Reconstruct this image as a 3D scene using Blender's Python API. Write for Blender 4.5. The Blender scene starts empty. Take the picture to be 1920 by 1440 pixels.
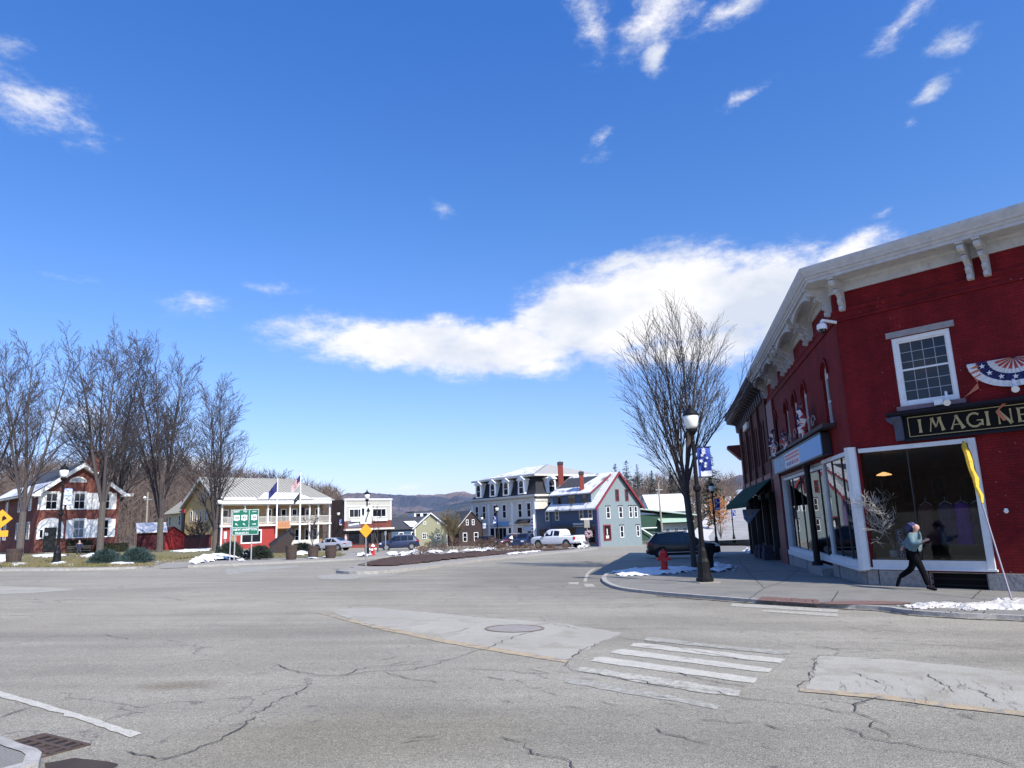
import bpy, bmesh, math, random
from mathutils import Vector, Matrix, noise as mnoise
sc = bpy.context.scene
# ------------------------------------------------------------------ camera (solved from the photograph's vanishing points)
FPX, HZ, SL, EYE = 1330.0, 980.0, 0.038, 2.1
_rho = math.atan(SL); _th = math.atan((HZ-720)*math.cos(_rho)/FPX)
_F = Vector((0, math.cos(_th), math.sin(_th))); _u0 = Vector((0, -math.sin(_th), math.cos(_th))); _r0 = Vector((1, 0, 0))
_R = _r0*math.cos(_rho) - _u0*math.sin(_rho); _U = _r0*math.sin(_rho) + _u0*math.cos(_rho)
cd = bpy.data.cameras.new('camera'); cam = bpy.data.objects.new('camera', cd); sc.collection.objects.link(cam)
cd.sensor_width = 36; cd.lens = FPX/1920*36; cd.clip_start = .05; cd.clip_end = 12000
m = Matrix((( _R[0], _U[0], -_F[0], 0), (_R[1], _U[1], -_F[1], 0), (_R[2], _U[2], -_F[2], EYE), (0, 0, 0, 1)))
cam.matrix_world = m
sc.camera = cam
def ray(px, py): return _F + _R*((px-960)/FPX) + _U*((720-py)/FPX)
def gz(x, y): return .59-.03*x-.018*y
def G(px, py, dz=0):
    d = ray(px, py); t = (.59+dz-EYE)/(d.z+.03*d.x+.018*d.y)
    return Vector((t*d.x, t*d.y, EYE+t*d.z))
def AT(px, py, Y):
    d = ray(px, py); t = Y/d.y; return Vector((t*d.x, Y, EYE+t*d.z))
def WALL(px, py, C, h):
    d = ray(px, py); ux, uy = math.sin(math.radians(h)), math.cos(math.radians(h))
    det = -d.x*uy+d.y*ux; t = (-C[0]*uy+C[1]*ux)/det; x, y = t*d.x, t*d.y
    return (x-C[0])*ux+(y-C[1])*uy, EYE+t*d.z
# ------------------------------------------------------------------ light
SUN_AZ, SUN_EL = 142.0, 43.0
sd = bpy.data.lights.new('sun', 'SUN'); sd.energy = 5.0; sd.angle = math.radians(.53); sd.color = (1, .93, .82)
so = bpy.data.objects.new('sun', sd); sc.collection.objects.link(so)
a, e = math.radians(SUN_AZ), math.radians(SUN_EL)
sv = Vector((math.sin(a)*math.cos(e), math.cos(a)*math.cos(e), math.sin(e)))
so.rotation_euler = sv.to_track_quat('Z', 'Y').to_euler()
so.location = (0, 0, 60)
w = bpy.data.worlds.new('World'); sc.world = w; w.use_nodes = True
nt = w.node_tree; nt.nodes.clear(); N = nt.nodes.new; LK = nt.links.new
sky = N('ShaderNodeTexSky'); sky.sky_type = 'NISHITA'; sky.sun_disc = False
sky.sun_elevation = e; sky.sun_rotation = a; sky.altitude = 200; sky.air_density = 1.0; sky.dust_density = .9; sky.ozone_density = 2.6
def VM(op, a, b=None, nt=nt):
    n = nt.nodes.new('ShaderNodeVectorMath'); n.operation = op
    for i, v in enumerate((a, b)):
        if v is None: continue
        if hasattr(v, 'links'): nt.links.new(v, n.inputs[i])
        else: n.inputs[i].default_value = v
    return n
def MA(op, a, b=None, c=None, clamp=False, nt=nt):
    n = nt.nodes.new('ShaderNodeMath'); n.operation = op; n.use_clamp = clamp
    for i, v in enumerate((a, b, c)):
        if v is None: continue
        if hasattr(v, 'links'): nt.links.new(v, n.inputs[i])
        else: n.inputs[i].default_value = v
    return n.outputs[0]
tc = N('ShaderNodeTexCoord'); nrm = VM('NORMALIZE', tc.outputs['Generated'])
sep = N('ShaderNodeSeparateXYZ'); LK(nrm.outputs[0], sep.inputs[0])
az = MA('ARCTAN2', sep.outputs[0], sep.outputs[1]); el = MA('ARCSINE', sep.outputs[2])
comb = N('ShaderNodeCombineXYZ'); LK(az, comb.inputs[0]); LK(el, comb.inputs[1])
# warp the cloud coordinates so that edges are ragged
nz = N('ShaderNodeTexNoise'); nz.inputs['Scale'].default_value = 9; nz.inputs['Detail'].default_value = 9; nz.inputs['Roughness'].default_value = .62
mp0 = N('ShaderNodeMapping'); mp0.inputs['Scale'].default_value = (1, 1.9, 1); LK(comb.outputs[0], mp0.inputs[0]); LK(mp0.outputs[0], nz.inputs['Vector'])
warp = VM('SUBTRACT', nz.outputs['Color'], (.5, .5, .5)); warp2 = VM('MULTIPLY', warp.outputs[0], (.075, .035, 0)); cc = VM('ADD', comb.outputs[0], warp2.outputs[0])
def azel(px, py):
    d = ray(px, py).normalized(); return math.atan2(d.x, d.y), math.asin(d.z)
CL = [  # centre px, centre py, half width, half height, tilt in deg, weight
 (590, 628, 150, 34, -5, .85), (760, 640, 210, 52, -3, 1.5), (930, 655, 220, 58, -4, 1.6), (1010, 690, 100, 24, 4, 1), (1110, 600, 170, 90, 0, 1.7),
 (1240, 560, 200, 100, 4, 1.9), (1400, 560, 190, 90, 4, 1.7), (1330, 640, 230, 50, 4, 1.2), (1480, 620, 140, 70, 0, 1.1), (1590, 478, 130, 34, 12, .9), (1150, 500, 110, 36, 10, .9),
 (50, 190, 150, 66, -12, .62), (10, 100, 70, 50, 0, .4), (150, 235, 90, 45, -20, .5), (1240, 25, 140, 55, 22, .85), (1228, 105, 34, 46, 10, .9), (1110, 40, 40, 90, 25, .6),
 (1380, 20, 100, 30, 10, .7), (1690, 50, 110, 32, 22, .58), (1778, 85, 60, 36, 10, .68), (1750, 170, 60, 20, 20, .65), (1395, 180, 55, 16, 12, .6), (1130, 258, 30, 14, 30, .4),
 (380, 570, 100, 26, 5, .6), (520, 540, 66, 19, 0, .55), (823, 390, 26, 18, -20, .36), (1710, 228, 22, 12, 0, .45), (1650, 405, 40, 10, 10, .35), (120, 520, 60, 12, 0, .4),
 (170, 790, 110, 36, 0, .7), (330, 872, 200, 26, 0, .9), (1100, 300, 40, 14, 20, .3), (700, 868, 60, 8, 10, .35), (760, 915, 60, 7, 0, .35)]
field = None
for px, py, rx, ry, tilt, wt in CL:
    ca, ce = azel(px, py); ax, _ = azel(px+rx, py); _, ey = azel(px, py-ry)
    mp = N('ShaderNodeMapping'); mp.vector_type = 'TEXTURE'; mp.inputs['Location'].default_value = (ca, ce, 0)
    mp.inputs['Rotation'].default_value = (0, 0, math.radians(tilt+2)); mp.inputs['Scale'].default_value = (abs(ax-ca), abs(ey-ce), 1)
    LK(cc.outputs[0], mp.inputs[0]); ln = VM('LENGTH', mp.outputs[0])
    v = MA('MULTIPLY', MA('SUBTRACT', 1.25, ln.outputs['Value']), wt)
    field = v if field is None else MA('MAXIMUM', field, v)
# other fair-weather clouds beyond the picture, the same kind all round
nb = N('ShaderNodeTexNoise'); nb.inputs['Scale'].default_value = 2.1; nb.inputs['Detail'].default_value = 3; LK(mp0.outputs[0], nb.inputs['Vector'])
away = MA('SUBTRACT', MA('MULTIPLY', MA('ABSOLUTE', MA('ADD', az, .02)), 2.5), 2.0, clamp=True)
oth = MA('SUBTRACT', MA('MULTIPLY', MA('MULTIPLY', MA('SUBTRACT', nb.outputs['Fac'], .52), 7.0), away), MA('MULTIPLY', MA('SUBTRACT', 1.0, away), 3.0))
field = MA('MAXIMUM', field, oth)
n2 = N('ShaderNodeTexNoise'); n2.inputs['Scale'].default_value = 15; n2.inputs['Detail'].default_value = 12; n2.inputs['Roughness'].default_value = .68; LK(mp0.outputs[0], n2.inputs['Vector'])
fld = MA('ADD', field, MA('MULTIPLY', MA('SUBTRACT', n2.outputs['Fac'], .5), 2.1))
mr = N('ShaderNodeMapRange'); mr.interpolation_type = 'SMOOTHERSTEP'; mr.inputs['From Min'].default_value = .08; mr.inputs['From Max'].default_value = 1.35
LK(fld, mr.inputs['Value'])
n3 = N('ShaderNodeTexNoise'); n3.inputs['Scale'].default_value = 7; n3.inputs['Detail'].default_value = 5; LK(mp0.outputs[0], n3.inputs['Vector'])
cr = N('ShaderNodeMapRange'); cr.inputs['From Min'].default_value = .35; cr.inputs['From Max'].default_value = .6; LK(n3.outputs['Fac'], cr.inputs['Value'])
ccol = N('ShaderNodeMix'); ccol.data_type = 'RGBA'; LK(cr.outputs[0], ccol.inputs['Factor'])
ccol.inputs['A'].default_value = (4.3, 4.7, 5.5, 1); ccol.inputs['B'].default_value = (6.6, 6.5, 6.6, 1)
tint = N('ShaderNodeMix'); tint.data_type = 'RGBA'; tint.blend_type = 'MULTIPLY'; tint.inputs['Factor'].default_value = 1; LK(sky.outputs[0], tint.inputs['A']); tint.inputs['B'].default_value = (.9, 1.03, 1.3, 1)
rp_ = N('ShaderNodeValToRGB'); LK(MA('DIVIDE', el, .75, clamp=True), rp_.inputs[0]); E_ = rp_.color_ramp.elements   # the clear dry-air colour by height above the horizon
E_[0].position = 0; E_[0].color = (.78, .64, .70, 1); E_[1].position = 1.0; E_[1].color = (.34, .66, .95, 1); e1 = E_.new(.2); e1.color = (.66, .66, .73, 1); e2 = E_.new(.55); e2.color = (.47, .67, .8, 1)
hs = VM('MULTIPLY', tint.outputs['Result'], rp_.outputs[0]); hs = VM('SCALE', hs.outputs[0]); hs.inputs['Scale'].default_value = 1.3
mx = N('ShaderNodeMix'); mx.data_type = 'RGBA'; LK(mr.outputs[0], mx.inputs['Factor']); LK(hs.outputs[0], mx.inputs['A']); LK(ccol.outputs['Result'], mx.inputs['B'])
bg = N('ShaderNodeBackground'); bg.inputs['Strength'].default_value = .125; LK(mx.outputs['Result'], bg.inputs['Color'])
wo = N('ShaderNodeOutputWorld'); LK(bg.outputs[0], wo.inputs['Surface'])
sc.view_settings.view_transform = 'Standard'; sc.view_settings.look = 'None'; sc.view_settings.exposure = 0.4; sc.view_settings.gamma = 1.0
sc.view_settings.use_curve_mapping = False
sc.render.engine = 'CYCLES'
try: sc.cycles.max_bounces = 6; sc.cycles.transparent_max_bounces = 16
except Exception: pass
# ------------------------------------------------------------------ materials
MC = {}
def M(name, col, rough=.75, var=.12, scale=3., bump=0., bscale=40., metal=0., col2=None, s2=.6, t2=.5, clap=0, spec=None, speck=0., coat=0):
    """procedural paint/soil/stone: base colour, grain (var at scale), optional blotches of col2, optional lap siding relief"""
    if name in MC: return MC[name]
    m = bpy.data.materials.new(name); MC[name] = m; m.use_nodes = True; t = m.node_tree; b = t.nodes['Principled BSDF']
    b.inputs['Roughness'].default_value = rough; b.inputs['Metallic'].default_value = metal
    if spec is not None: b.inputs['Specular IOR Level'].default_value = spec
    if coat: b.inputs['Coat Weight'].default_value = coat; b.inputs['Coat Roughness'].default_value = .05
    g = t.nodes.new('ShaderNodeTexCoord'); P = g.outputs['Object']
    n = t.nodes.new('ShaderNodeTexNoise'); n.inputs['Scale'].default_value = scale; n.inputs['Detail'].default_value = 6; n.inputs['Roughness'].default_value = .65; t.links.new(P, n.inputs['Vector'])
    r = t.nodes.new('ShaderNodeMapRange'); r.inputs['From Min'].default_value = .3; r.inputs['From Max'].default_value = .7
    r.inputs['To Min'].default_value = 1-var; r.inputs['To Max'].default_value = 1+var; t.links.new(n.outputs['Fac'], r.inputs['Value'])
    c = col+(1,) if len(col) == 3 else col
    mul = VM('SCALE', tuple(col), nt=t); t.links.new(r.outputs[0], mul.inputs['Scale']); out = mul.outputs[0]
    if col2 is not None:
        q = t.nodes.new('ShaderNodeTexNoise'); q.inputs['Scale'].default_value = s2; q.inputs['Detail'].default_value = 7; q.inputs['Roughness'].default_value = .6; t.links.new(P, q.inputs['Vector'])
        qr = t.nodes.new('ShaderNodeMapRange'); qr.inputs['From Min'].default_value = t2-.06; qr.inputs['From Max'].default_value = t2+.06; t.links.new(q.outputs['Fac'], qr.inputs['Value'])
        x = t.nodes.new('ShaderNodeMix'); x.data_type = 'RGBA'; t.links.new(qr.outputs[0], x.inputs['Factor']); t.links.new(out, x.inputs['A']); x.inputs['B'].default_value = tuple(col2)+(1,); out = x.outputs['Result']
    if speck:
        q = t.nodes.new('ShaderNodeTexNoise'); q.inputs['Scale'].default_value = 95; q.inputs['Detail'].default_value = 3; t.links.new(P, q.inputs['Vector'])
        qr = t.nodes.new('ShaderNodeMapRange'); qr.inputs['From Min'].default_value = .33; qr.inputs['From Max'].default_value = .67; qr.inputs['To Min'].default_value = 1-speck; qr.inputs['To Max'].default_value = 1+speck; t.links.new(q.outputs['Fac'], qr.inputs['Value'])
        q.inputs['Roughness'].default_value = .7; sm = VM('SCALE', out, nt=t); t.links.new(qr.outputs[0], sm.inputs['Scale']); out = sm.outputs[0]
    if speck > .6:
        q = t.nodes.new('ShaderNodeTexVoronoi'); q.inputs['Scale'].default_value = 48; t.links.new(P, q.inputs['Vector']); qs = t.nodes.new('ShaderNodeSeparateColor'); t.links.new(q.outputs['Color'], qs.inputs[0])
        qr = t.nodes.new('ShaderNodeMapRange'); qr.inputs['To Min'].default_value = .84; qr.inputs['To Max'].default_value = 1.16; t.links.new(qs.outputs[0], qr.inputs['Value']); sm = VM('SCALE', out, nt=t); t.links.new(qr.outputs[0], sm.inputs['Scale']); out = sm.outputs[0]
    t.links.new(out, b.inputs['Base Color'])
    h = None
    if clap:
        s = t.nodes.new('ShaderNodeSeparateXYZ'); t.links.new(P, s.inputs[0])
        h = MA('MULTIPLY', MA('FRACT', MA('MULTIPLY', s.outputs[2], 1/clap), nt=t), -1.0, nt=t)
        dk = MA('LESS_THAN', MA('FRACT', MA('MULTIPLY', s.outputs[2], 1/clap), nt=t), .12, nt=t)
    if bump:
        q = t.nodes.new('ShaderNodeTexNoise'); q.inputs['Scale'].default_value = bscale; q.inputs['Detail'].default_value = 5; t.links.new(P, q.inputs['Vector'])
        h = q.outputs['Fac'] if h is None else MA('ADD', h, MA('MULTIPLY', q.outputs['Fac'], .3, nt=t), nt=t)
    if h is not None:
        bn = t.nodes.new('ShaderNodeBump'); bn.inputs['Strength'].default_value = bump if bump else .5; bn.inputs['Distance'].default_value = .02; t.links.new(h, bn.inputs['Height']); t.links.new(bn.outputs[0], b.inputs['Normal'])
    return m
def brickmat(name, c1, c2, mortar, sx=1., rough=.8, bump=.5, msize=.012, var=.2, chips=None):
    if name in MC: return MC[name]
    m = bpy.data.materials.new(name); MC[name] = m; m.use_nodes = True; t = m.node_tree; b = t.nodes['Principled BSDF']; b.inputs['Roughness'].default_value = rough
    g = t.nodes.new('ShaderNodeTexCoord'); s = t.nodes.new('ShaderNodeSeparateXYZ'); t.links.new(g.outputs['Object'], s.inputs[0])
    cb = t.nodes.new('ShaderNodeCombineXYZ'); t.links.new(MA('ADD', s.outputs[0], s.outputs[1], nt=t), cb.inputs[0]); t.links.new(s.outputs[2], cb.inputs[1])
    k = t.nodes.new('ShaderNodeTexBrick'); k.inputs['Scale'].default_value = 1; k.inputs['Brick Width'].default_value = .215*sx; k.inputs['Row Height'].default_value = .075*sx; k.inputs['Mortar Size'].default_value = msize*.5; k.inputs['Mortar Smooth'].default_value = .3
    k.inputs['Color1'].default_value = c1+(1,); k.inputs['Color2'].default_value = c2+(1,); k.inputs['Mortar'].default_value = mortar+(1,); t.links.new(cb.outputs[0], k.inputs['Vector'])
    n = t.nodes.new('ShaderNodeTexNoise'); n.inputs['Scale'].default_value = 1.7; n.inputs['Detail'].default_value = 8; n.inputs['Roughness'].default_value = .7; t.links.new(g.outputs['Object'], n.inputs['Vector'])
    r = t.nodes.new('ShaderNodeMapRange'); r.inputs['From Min'].default_value = .3; r.inputs['From Max'].default_value = .7; r.inputs['To Min'].default_value = 1-var; r.inputs['To Max'].default_value = 1+var; t.links.new(n.outputs['Fac'], r.inputs['Value'])
    mu = VM('SCALE', k.outputs['Color'], nt=t); t.links.new(r.outputs[0], mu.inputs['Scale']); src = mu.outputs[0]
    if chips:   # flaked paint spots and long faded stains
        c_ = t.nodes.new('ShaderNodeTexNoise'); c_.inputs['Scale'].default_value = 11; c_.inputs['Detail'].default_value = 4; t.links.new(g.outputs['Object'], c_.inputs['Vector'])
        x = t.nodes.new('ShaderNodeMix'); x.data_type = 'RGBA'; t.links.new(MA('GREATER_THAN', c_.outputs['Fac'], .715, nt=t), x.inputs['Factor']); t.links.new(src, x.inputs['A']); x.inputs['B'].default_value = chips+(1,); src = x.outputs['Result']
        mp = t.nodes.new('ShaderNodeMapping'); mp.inputs['Scale'].default_value = (1.3, 1.3, .16); t.links.new(g.outputs['Object'], mp.inputs[0]); d_ = t.nodes.new('ShaderNodeTexNoise'); d_.inputs['Scale'].default_value = 1.4; d_.inputs['Detail'].default_value = 7; t.links.new(mp.outputs[0], d_.inputs['Vector'])
        dr_ = t.nodes.new('ShaderNodeMapRange'); dr_.inputs['From Min'].default_value = .35; dr_.inputs['From Max'].default_value = .7; dr_.inputs['To Min'].default_value = .78; dr_.inputs['To Max'].default_value = 1.25; t.links.new(d_.outputs['Fac'], dr_.inputs['Value'])
        vv = VM('SCALE', src, nt=t); t.links.new(dr_.outputs[0], vv.inputs['Scale']); src = vv.outputs[0]
    t.links.new(src, b.inputs['Base Color'])
    bn = t.nodes.new('ShaderNodeBump'); bn.inputs['Strength'].default_value = bump; bn.inputs['Distance'].default_value = .01
    hh = MA('ADD', MA('MULTIPLY', k.outputs['Fac'], -1., nt=t), MA('MULTIPLY', n.outputs['Fac'], .8, nt=t), nt=t); t.links.new(hh, bn.inputs['Height']); t.links.new(bn.outputs[0], b.inputs['Normal']); b.inputs['Specular IOR Level'].default_value = .2
    return m
def glassmat(name, tint=(.75, .8, .82), refl=1.0):
    if name in MC: return MC[name]
    m = bpy.data.materials.new(name); MC[name] = m; m.use_nodes = True; t = m.node_tree; t.nodes.clear()
    o = t.nodes.new('ShaderNodeOutputMaterial'); tr = t.nodes.new('ShaderNodeBsdfTransparent'); tr.inputs[0].default_value = tint+(1,)
    gl = t.nodes.new('ShaderNodeBsdfGlossy'); gl.inputs['Roughness'].default_value = .01; gl.inputs[0].default_value = (refl, refl, refl, 1)
    fr = t.nodes.new('ShaderNodeFresnel'); fr.inputs[0].default_value = 1.36; mi = t.nodes.new('ShaderNodeMixShader')
    nn = t.nodes.new('ShaderNodeTexNoise'); nn.inputs['Scale'].default_value = .9; bn = t.nodes.new('ShaderNodeBump'); bn.inputs['Strength'].default_value = .12; bn.inputs['Distance'].default_value = .02; t.links.new(nn.outputs['Fac'], bn.inputs['Height']); t.links.new(bn.outputs[0], gl.inputs['Normal'])
    t.links.new(fr.outputs[0], mi.inputs[0]); t.links.new(tr.outputs[0], mi.inputs[1]); t.links.new(gl.outputs[0], mi.inputs[2]); t.links.new(mi.outputs[0], o.inputs[0])
    return m
WHITE = M('white_paint', (.78, .79, .78), .5, .06, 5); CREAMW = M('aged_white_paint', (.62, .6, .54), .6, .12, 6, .25, 30)
PANE = M('dark_window_glass', (.009, .011, .016), .05, .3, 2, spec=.55); PANEL = M('window_glass_with_blind', (.22, .24, .25), .06, .3, 2, spec=.9)
GLASS = glassmat('shop_glass')
BLACK = M('black_iron', (.007, .007, .008), .5, .2, 20, spec=.25); DKMETAL = M('dark_metal', (.03, .03, .035), .5, .2, 9)
GALV = M('galvanised_steel', (.42, .43, .43), .45, .15, 12, metal=.6); RUBBER = M('tyre_rubber', (.02, .02, .02), .85, .2, 20)
SNOW = M('old_snow', (.66, .67, .69), .7, .1, 4, .5, 9, col2=(.5, .47, .44), s2=1.8, t2=.66); RSNOW = M('patchy_roof_snow', (.68, .69, .71), .7, .08, 3, .4, 9, col2=(.16, .16, .165), s2=.9, t2=.6); DSNOW = M('dirty_snow', (.52, .5, .47), .7, .2, 6, .6, 12, col2=(.35, .31, .27), s2=3, t2=.63)
REDBRICK = brickmat('red_painted_brick', (.2, .011, .014), (.155, .009, .012), (.1, .007, .009), bump=.55, var=.22, msize=.016, chips=(.3, .16, .15))
BROWNBRICK = brickmat('brown_brick', (.11, .035, .03), (.08, .028, .025), (.07, .04, .036), var=.25)
OLDBRICK = brickmat('old_red_brick', (.2, .062, .048), (.14, .045, .038), (.2, .15, .13), var=.25, sx=1.3)
GRANITE = M('granite_block', (.27, .26, .25), .85, .3, 9, .6, 14, speck=.2); PAVING = M('aggregate_paving', (.2, .192, .172), .9, .12, 2.2, .3, 60, col2=(.155, .15, .137), s2=.5, t2=.56, speck=.38)
KERBM = M('granite_kerb', (.34, .325, .3), .85, .25, 6, .4, 20, speck=.2)
WOODM = M('warm_wood', (.35, .17, .07), .55, .25, 6); BARK = M('tree_bark', (.095, .082, .072), .95, .3, 8, .9, 18); TWIG = M('bare_twigs', (.07, .058, .058), .95, .25, 5)
DTWIG = M('dark_bare_twigs', (.045, .038, .042), .95, .25, 5)
# ------------------------------------------------------------------ mesh helpers
class MB:
    def __init__(s): s.v = []; s.f = []; s.m = []; s.mi = 0; s.sm = False
    def add(s, vs, fs):
        o = len(s.v); s.v.extend(tuple(p) for p in vs); s.f.extend(tuple(i+o for i in f) for f in fs); s.m.extend([s.mi]*len(fs)); return s
    def box(s, x0, x1, y0, y1, z0, z1):
        return s.add([(x0, y0, z0), (x1, y0, z0), (x1, y1, z0), (x0, y1, z0), (x0, y0, z1), (x1, y0, z1), (x1, y1, z1), (x0, y1, z1)],
                     [(0, 3, 2, 1), (4, 5, 6, 7), (0, 1, 5, 4), (1, 2, 6, 5), (2, 3, 7, 6), (3, 0, 4, 7)])
    def prism(s, pts, v):  # pts: 3d polygon, extruded by vector v
        n = len(pts); v = Vector(v); P = [Vector(p) for p in pts]
        return s.add(P+[p+v for p in P], [tuple(range(n))[::-1], tuple(range(n, 2*n))]+[(i, (i+1) % n, n+(i+1) % n, n+i) for i in range(n)])
    def xz(s, pts, y0, y1): return s.prism([(x, y0, z) for x, z in pts], (0, y1-y0, 0))
    def yz(s, pts, x0, x1): return s.prism([(x0, y, z) for y, z in pts], (x1-x0, 0, 0))
    def ring(s, x0, x1, z0, z1, w, y0, y1):
        s.box(x0, x0+w, y0, y1, z0, z1); s.box(x1-w, x1, y0, y1, z0, z1); s.box(x0+w, x1-w, y0, y1, z1-w, z1); s.box(x0+w, x1-w, y0, y1, z0, z0+w); return s
    def tube(s, pts, rad, n=6, cap=True):
        P = [Vector(p) for p in pts]; k = len(P); vs = []
        if not hasattr(rad, '__len__'): rad = [rad]*k
        up = None
        for i in range(k):
            d = (P[min(i+1, k-1)]-P[max(i-1, 0)])
            if d.length < 1e-9: d = Vector((0, 0, 1))
            d.normalize()
            if up is None: up = d.orthogonal().normalized()
            else:
                up = up-d*up.dot(d)
                up = up.normalized() if up.length > 1e-6 else d.orthogonal().normalized()
            b = d.cross(up)
            for j in range(n):
                a = 2*math.pi*j/n; vs.append(P[i]+(up*math.cos(a)+b*math.sin(a))*rad[i])
        fs = [(i*n+j, i*n+(j+1) % n, (i+1)*n+(j+1) % n, (i+1)*n+j) for i in range(k-1) for j in range(n)]
        if cap: fs += [tuple(range(n))[::-1], tuple(range((k-1)*n, k*n))]
        return s.add(vs, fs)
    def lathe(s, prof, n=16, c=(0, 0, 0), sq=None):
        vs = []
        for r, z in prof:
            for j in range(n):
                a = 2*math.pi*(j+.5)/n; vs.append((c[0]+r*math.cos(a), c[1]+r*math.sin(a), c[2]+z))
        k = len(prof); fs = [(i*n+j, i*n+(j+1) % n, (i+1)*n+(j+1) % n, (i+1)*n+j) for i in range(k-1) for j in range(n)]
        fs += [tuple(range(n))[::-1], tuple(range((k-1)*n, k*n))]
        return s.add(vs, fs)
def mesh(name, mb, mats):
    me = bpy.data.meshes.new(name); me.from_pydata(mb.v, [], mb.f)
    for m in (mats if isinstance(mats, (list, tuple)) else [mats]): me.materials.append(m)
    if len(me.materials) > 1: me.polygons.foreach_set('material_index', mb.m)
    if mb.sm: me.polygons.foreach_set('use_smooth', [True]*len(me.polygons))
    me.update(); return me
def put(name, me, parent=None, loc=(0, 0, 0), rz=0, label=None, cat=None, group=None, kind=None):
    o = bpy.data.objects.new(name, me); sc.collection.objects.link(o); o.parent = parent; o.location = loc; o.rotation_euler = (0, 0, rz)
    if label: o['label'] = label
    if cat: o['category'] = cat
    if group: o['group'] = group
    if kind: o['kind'] = kind
    return o
def ob(name, mb, mats, parent=None, loc=(0, 0, 0), rz=0, **k): return put(name, mesh(name, mb, mats), parent, loc, rz, **k)
def thing(name, label, cat, loc=(0, 0, 0), rz=0, group=None): return put(name, None, None, loc, rz, label, cat, group)
def dup(o, loc, rz, label, group=None, scale=None):
    c = o.copy(); sc.collection.objects.link(c); c.location = loc; c.rotation_euler = (0, 0, rz); c['label'] = label
    if scale: c.scale = (scale,)*3
    def rec(a, b):
        for ch in a.children:
            k = ch.copy(); sc.collection.objects.link(k); k.parent = b; rec(ch, k)
    rec(o, c); return c
def rzh(h): return math.radians(90-h)
def hv(h): return Vector((math.sin(math.radians(h)), math.cos(math.radians(h)), 0))
def text(parent, s, x, z, size, y, mat, name='lettering', align='CENTER', rot=(math.pi/2, 0, 0), ext=.004, bold=0):
    cu = bpy.data.curves.new('t', 'FONT'); cu.body = s; cu.size = size; cu.align_x = align; cu.extrude = ext; cu.offset = bold
    t = bpy.data.objects.new('t', cu); sc.collection.objects.link(t); bpy.context.view_layer.update()
    me = bpy.data.meshes.new_from_object(t.evaluated_get(bpy.context.evaluated_depsgraph_get())); bpy.data.objects.remove(t); me.name = name
    me.materials.clear(); me.materials.append(mat)
    o = put(name, me, parent, (x, y, z)); o.rotation_euler = rot; return o
# ------------------------------------------------------------------ ground, road, pavements
rnd = random.Random(7)
def grid(name, xs, ys, zf, mat, **k):
    mb = MB(); mb.v = [(x, y, zf(x, y)) for y in ys for x in xs]; n = len(xs)
    mb.f = [(j*n+i, j*n+i+1, (j+1)*n+i+1, (j+1)*n+i) for j in range(len(ys)-1) for i in range(n-1)]; mb.m = [0]*len(mb.f)
    return ob(name, mb, mat, **k)
cl = lambda v, a, b: max(a, min(b, v))
ground_m = M('dry_ground', (.13, .11, .08), .95, .3, .8, col2=(.09, .1, .05), s2=.15)
grid('ground', [-6000, -400, -90, 60, 400, 6000], [-300, -60, 130, 400, 9000], lambda x, y: gz(cl(x, -90, 60), cl(y, -60, 130))-.04, ground_m, kind='structure')
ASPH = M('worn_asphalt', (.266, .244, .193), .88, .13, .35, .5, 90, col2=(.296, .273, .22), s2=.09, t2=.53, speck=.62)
# tyre-darkened lanes and a few sealed cracks live in the material too
t = ASPH.node_tree; b = t.nodes['Principled BSDF']; lk = b.inputs['Base Color'].links[0]; src = lk.from_socket
g_ = t.nodes.new('ShaderNodeTexCoord'); mp_ = t.nodes.new('ShaderNodeMapping'); mp_.inputs['Rotation'].default_value = (0, 0, math.radians(14)); mp_.inputs['Scale'].default_value = (.12, 1.1, 1); t.links.new(g_.outputs['Object'], mp_.inputs[0])
q_ = t.nodes.new('ShaderNodeTexNoise'); q_.inputs['Scale'].default_value = 1.0; q_.inputs['Detail'].default_value = 8; q_.inputs['Roughness'].default_value = .6; t.links.new(mp_.outputs[0], q_.inputs['Vector'])
r_ = t.nodes.new('ShaderNodeMapRange'); r_.inputs['From Min'].default_value = .35; r_.inputs['From Max'].default_value = .7; r_.inputs['To Min'].default_value = 1.1; r_.inputs['To Max'].default_value = .78; t.links.new(q_.outputs['Fac'], r_.inputs['Value'])
v_ = VM('SCALE', src, nt=t); t.links.new(r_.outputs[0], v_.inputs['Scale'])
# fine crackle
w_ = t.nodes.new('ShaderNodeTexVoronoi'); w_.feature = 'DISTANCE_TO_EDGE'; w_.inputs['Scale'].default_value = .55
nd_ = t.nodes.new('ShaderNodeTexNoise'); nd_.inputs['Scale'].default_value = 2.5; nd_.inputs['Detail'].default_value = 6; t.links.new(g_.outputs['Object'], nd_.inputs['Vector'])
wp_ = VM('MULTIPLY', VM('SUBTRACT', nd_.outputs['Color'], (.5, .5, .5), nt=t).outputs[0], (.9, .9, 0), nt=t); wa_ = VM('ADD', g_.outputs['Object'], wp_.outputs[0], nt=t); t.links.new(wa_.outputs[0], w_.inputs['Vector'])
ms_ = t.nodes.new('ShaderNodeTexNoise'); ms_.inputs['Scale'].default_value = .35; t.links.new(g_.outputs['Object'], ms_.inputs['Vector'])
th_ = MA('MULTIPLY', MA('SUBTRACT', ms_.outputs['Fac'], .5, nt=t), .06, nt=t)
ck_ = MA('LESS_THAN', w_.outputs['Distance'], th_, nt=t)
x_ = t.nodes.new('ShaderNodeMix'); x_.data_type = 'RGBA'; t.links.new(MA('MULTIPLY', ck_, .55, nt=t), x_.inputs['Factor']); t.links.new(v_.outputs[0], x_.inputs['A']); x_.inputs['B'].default_value = (.07, .065, .06, 1)
src = x_.outputs['Result']
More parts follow.
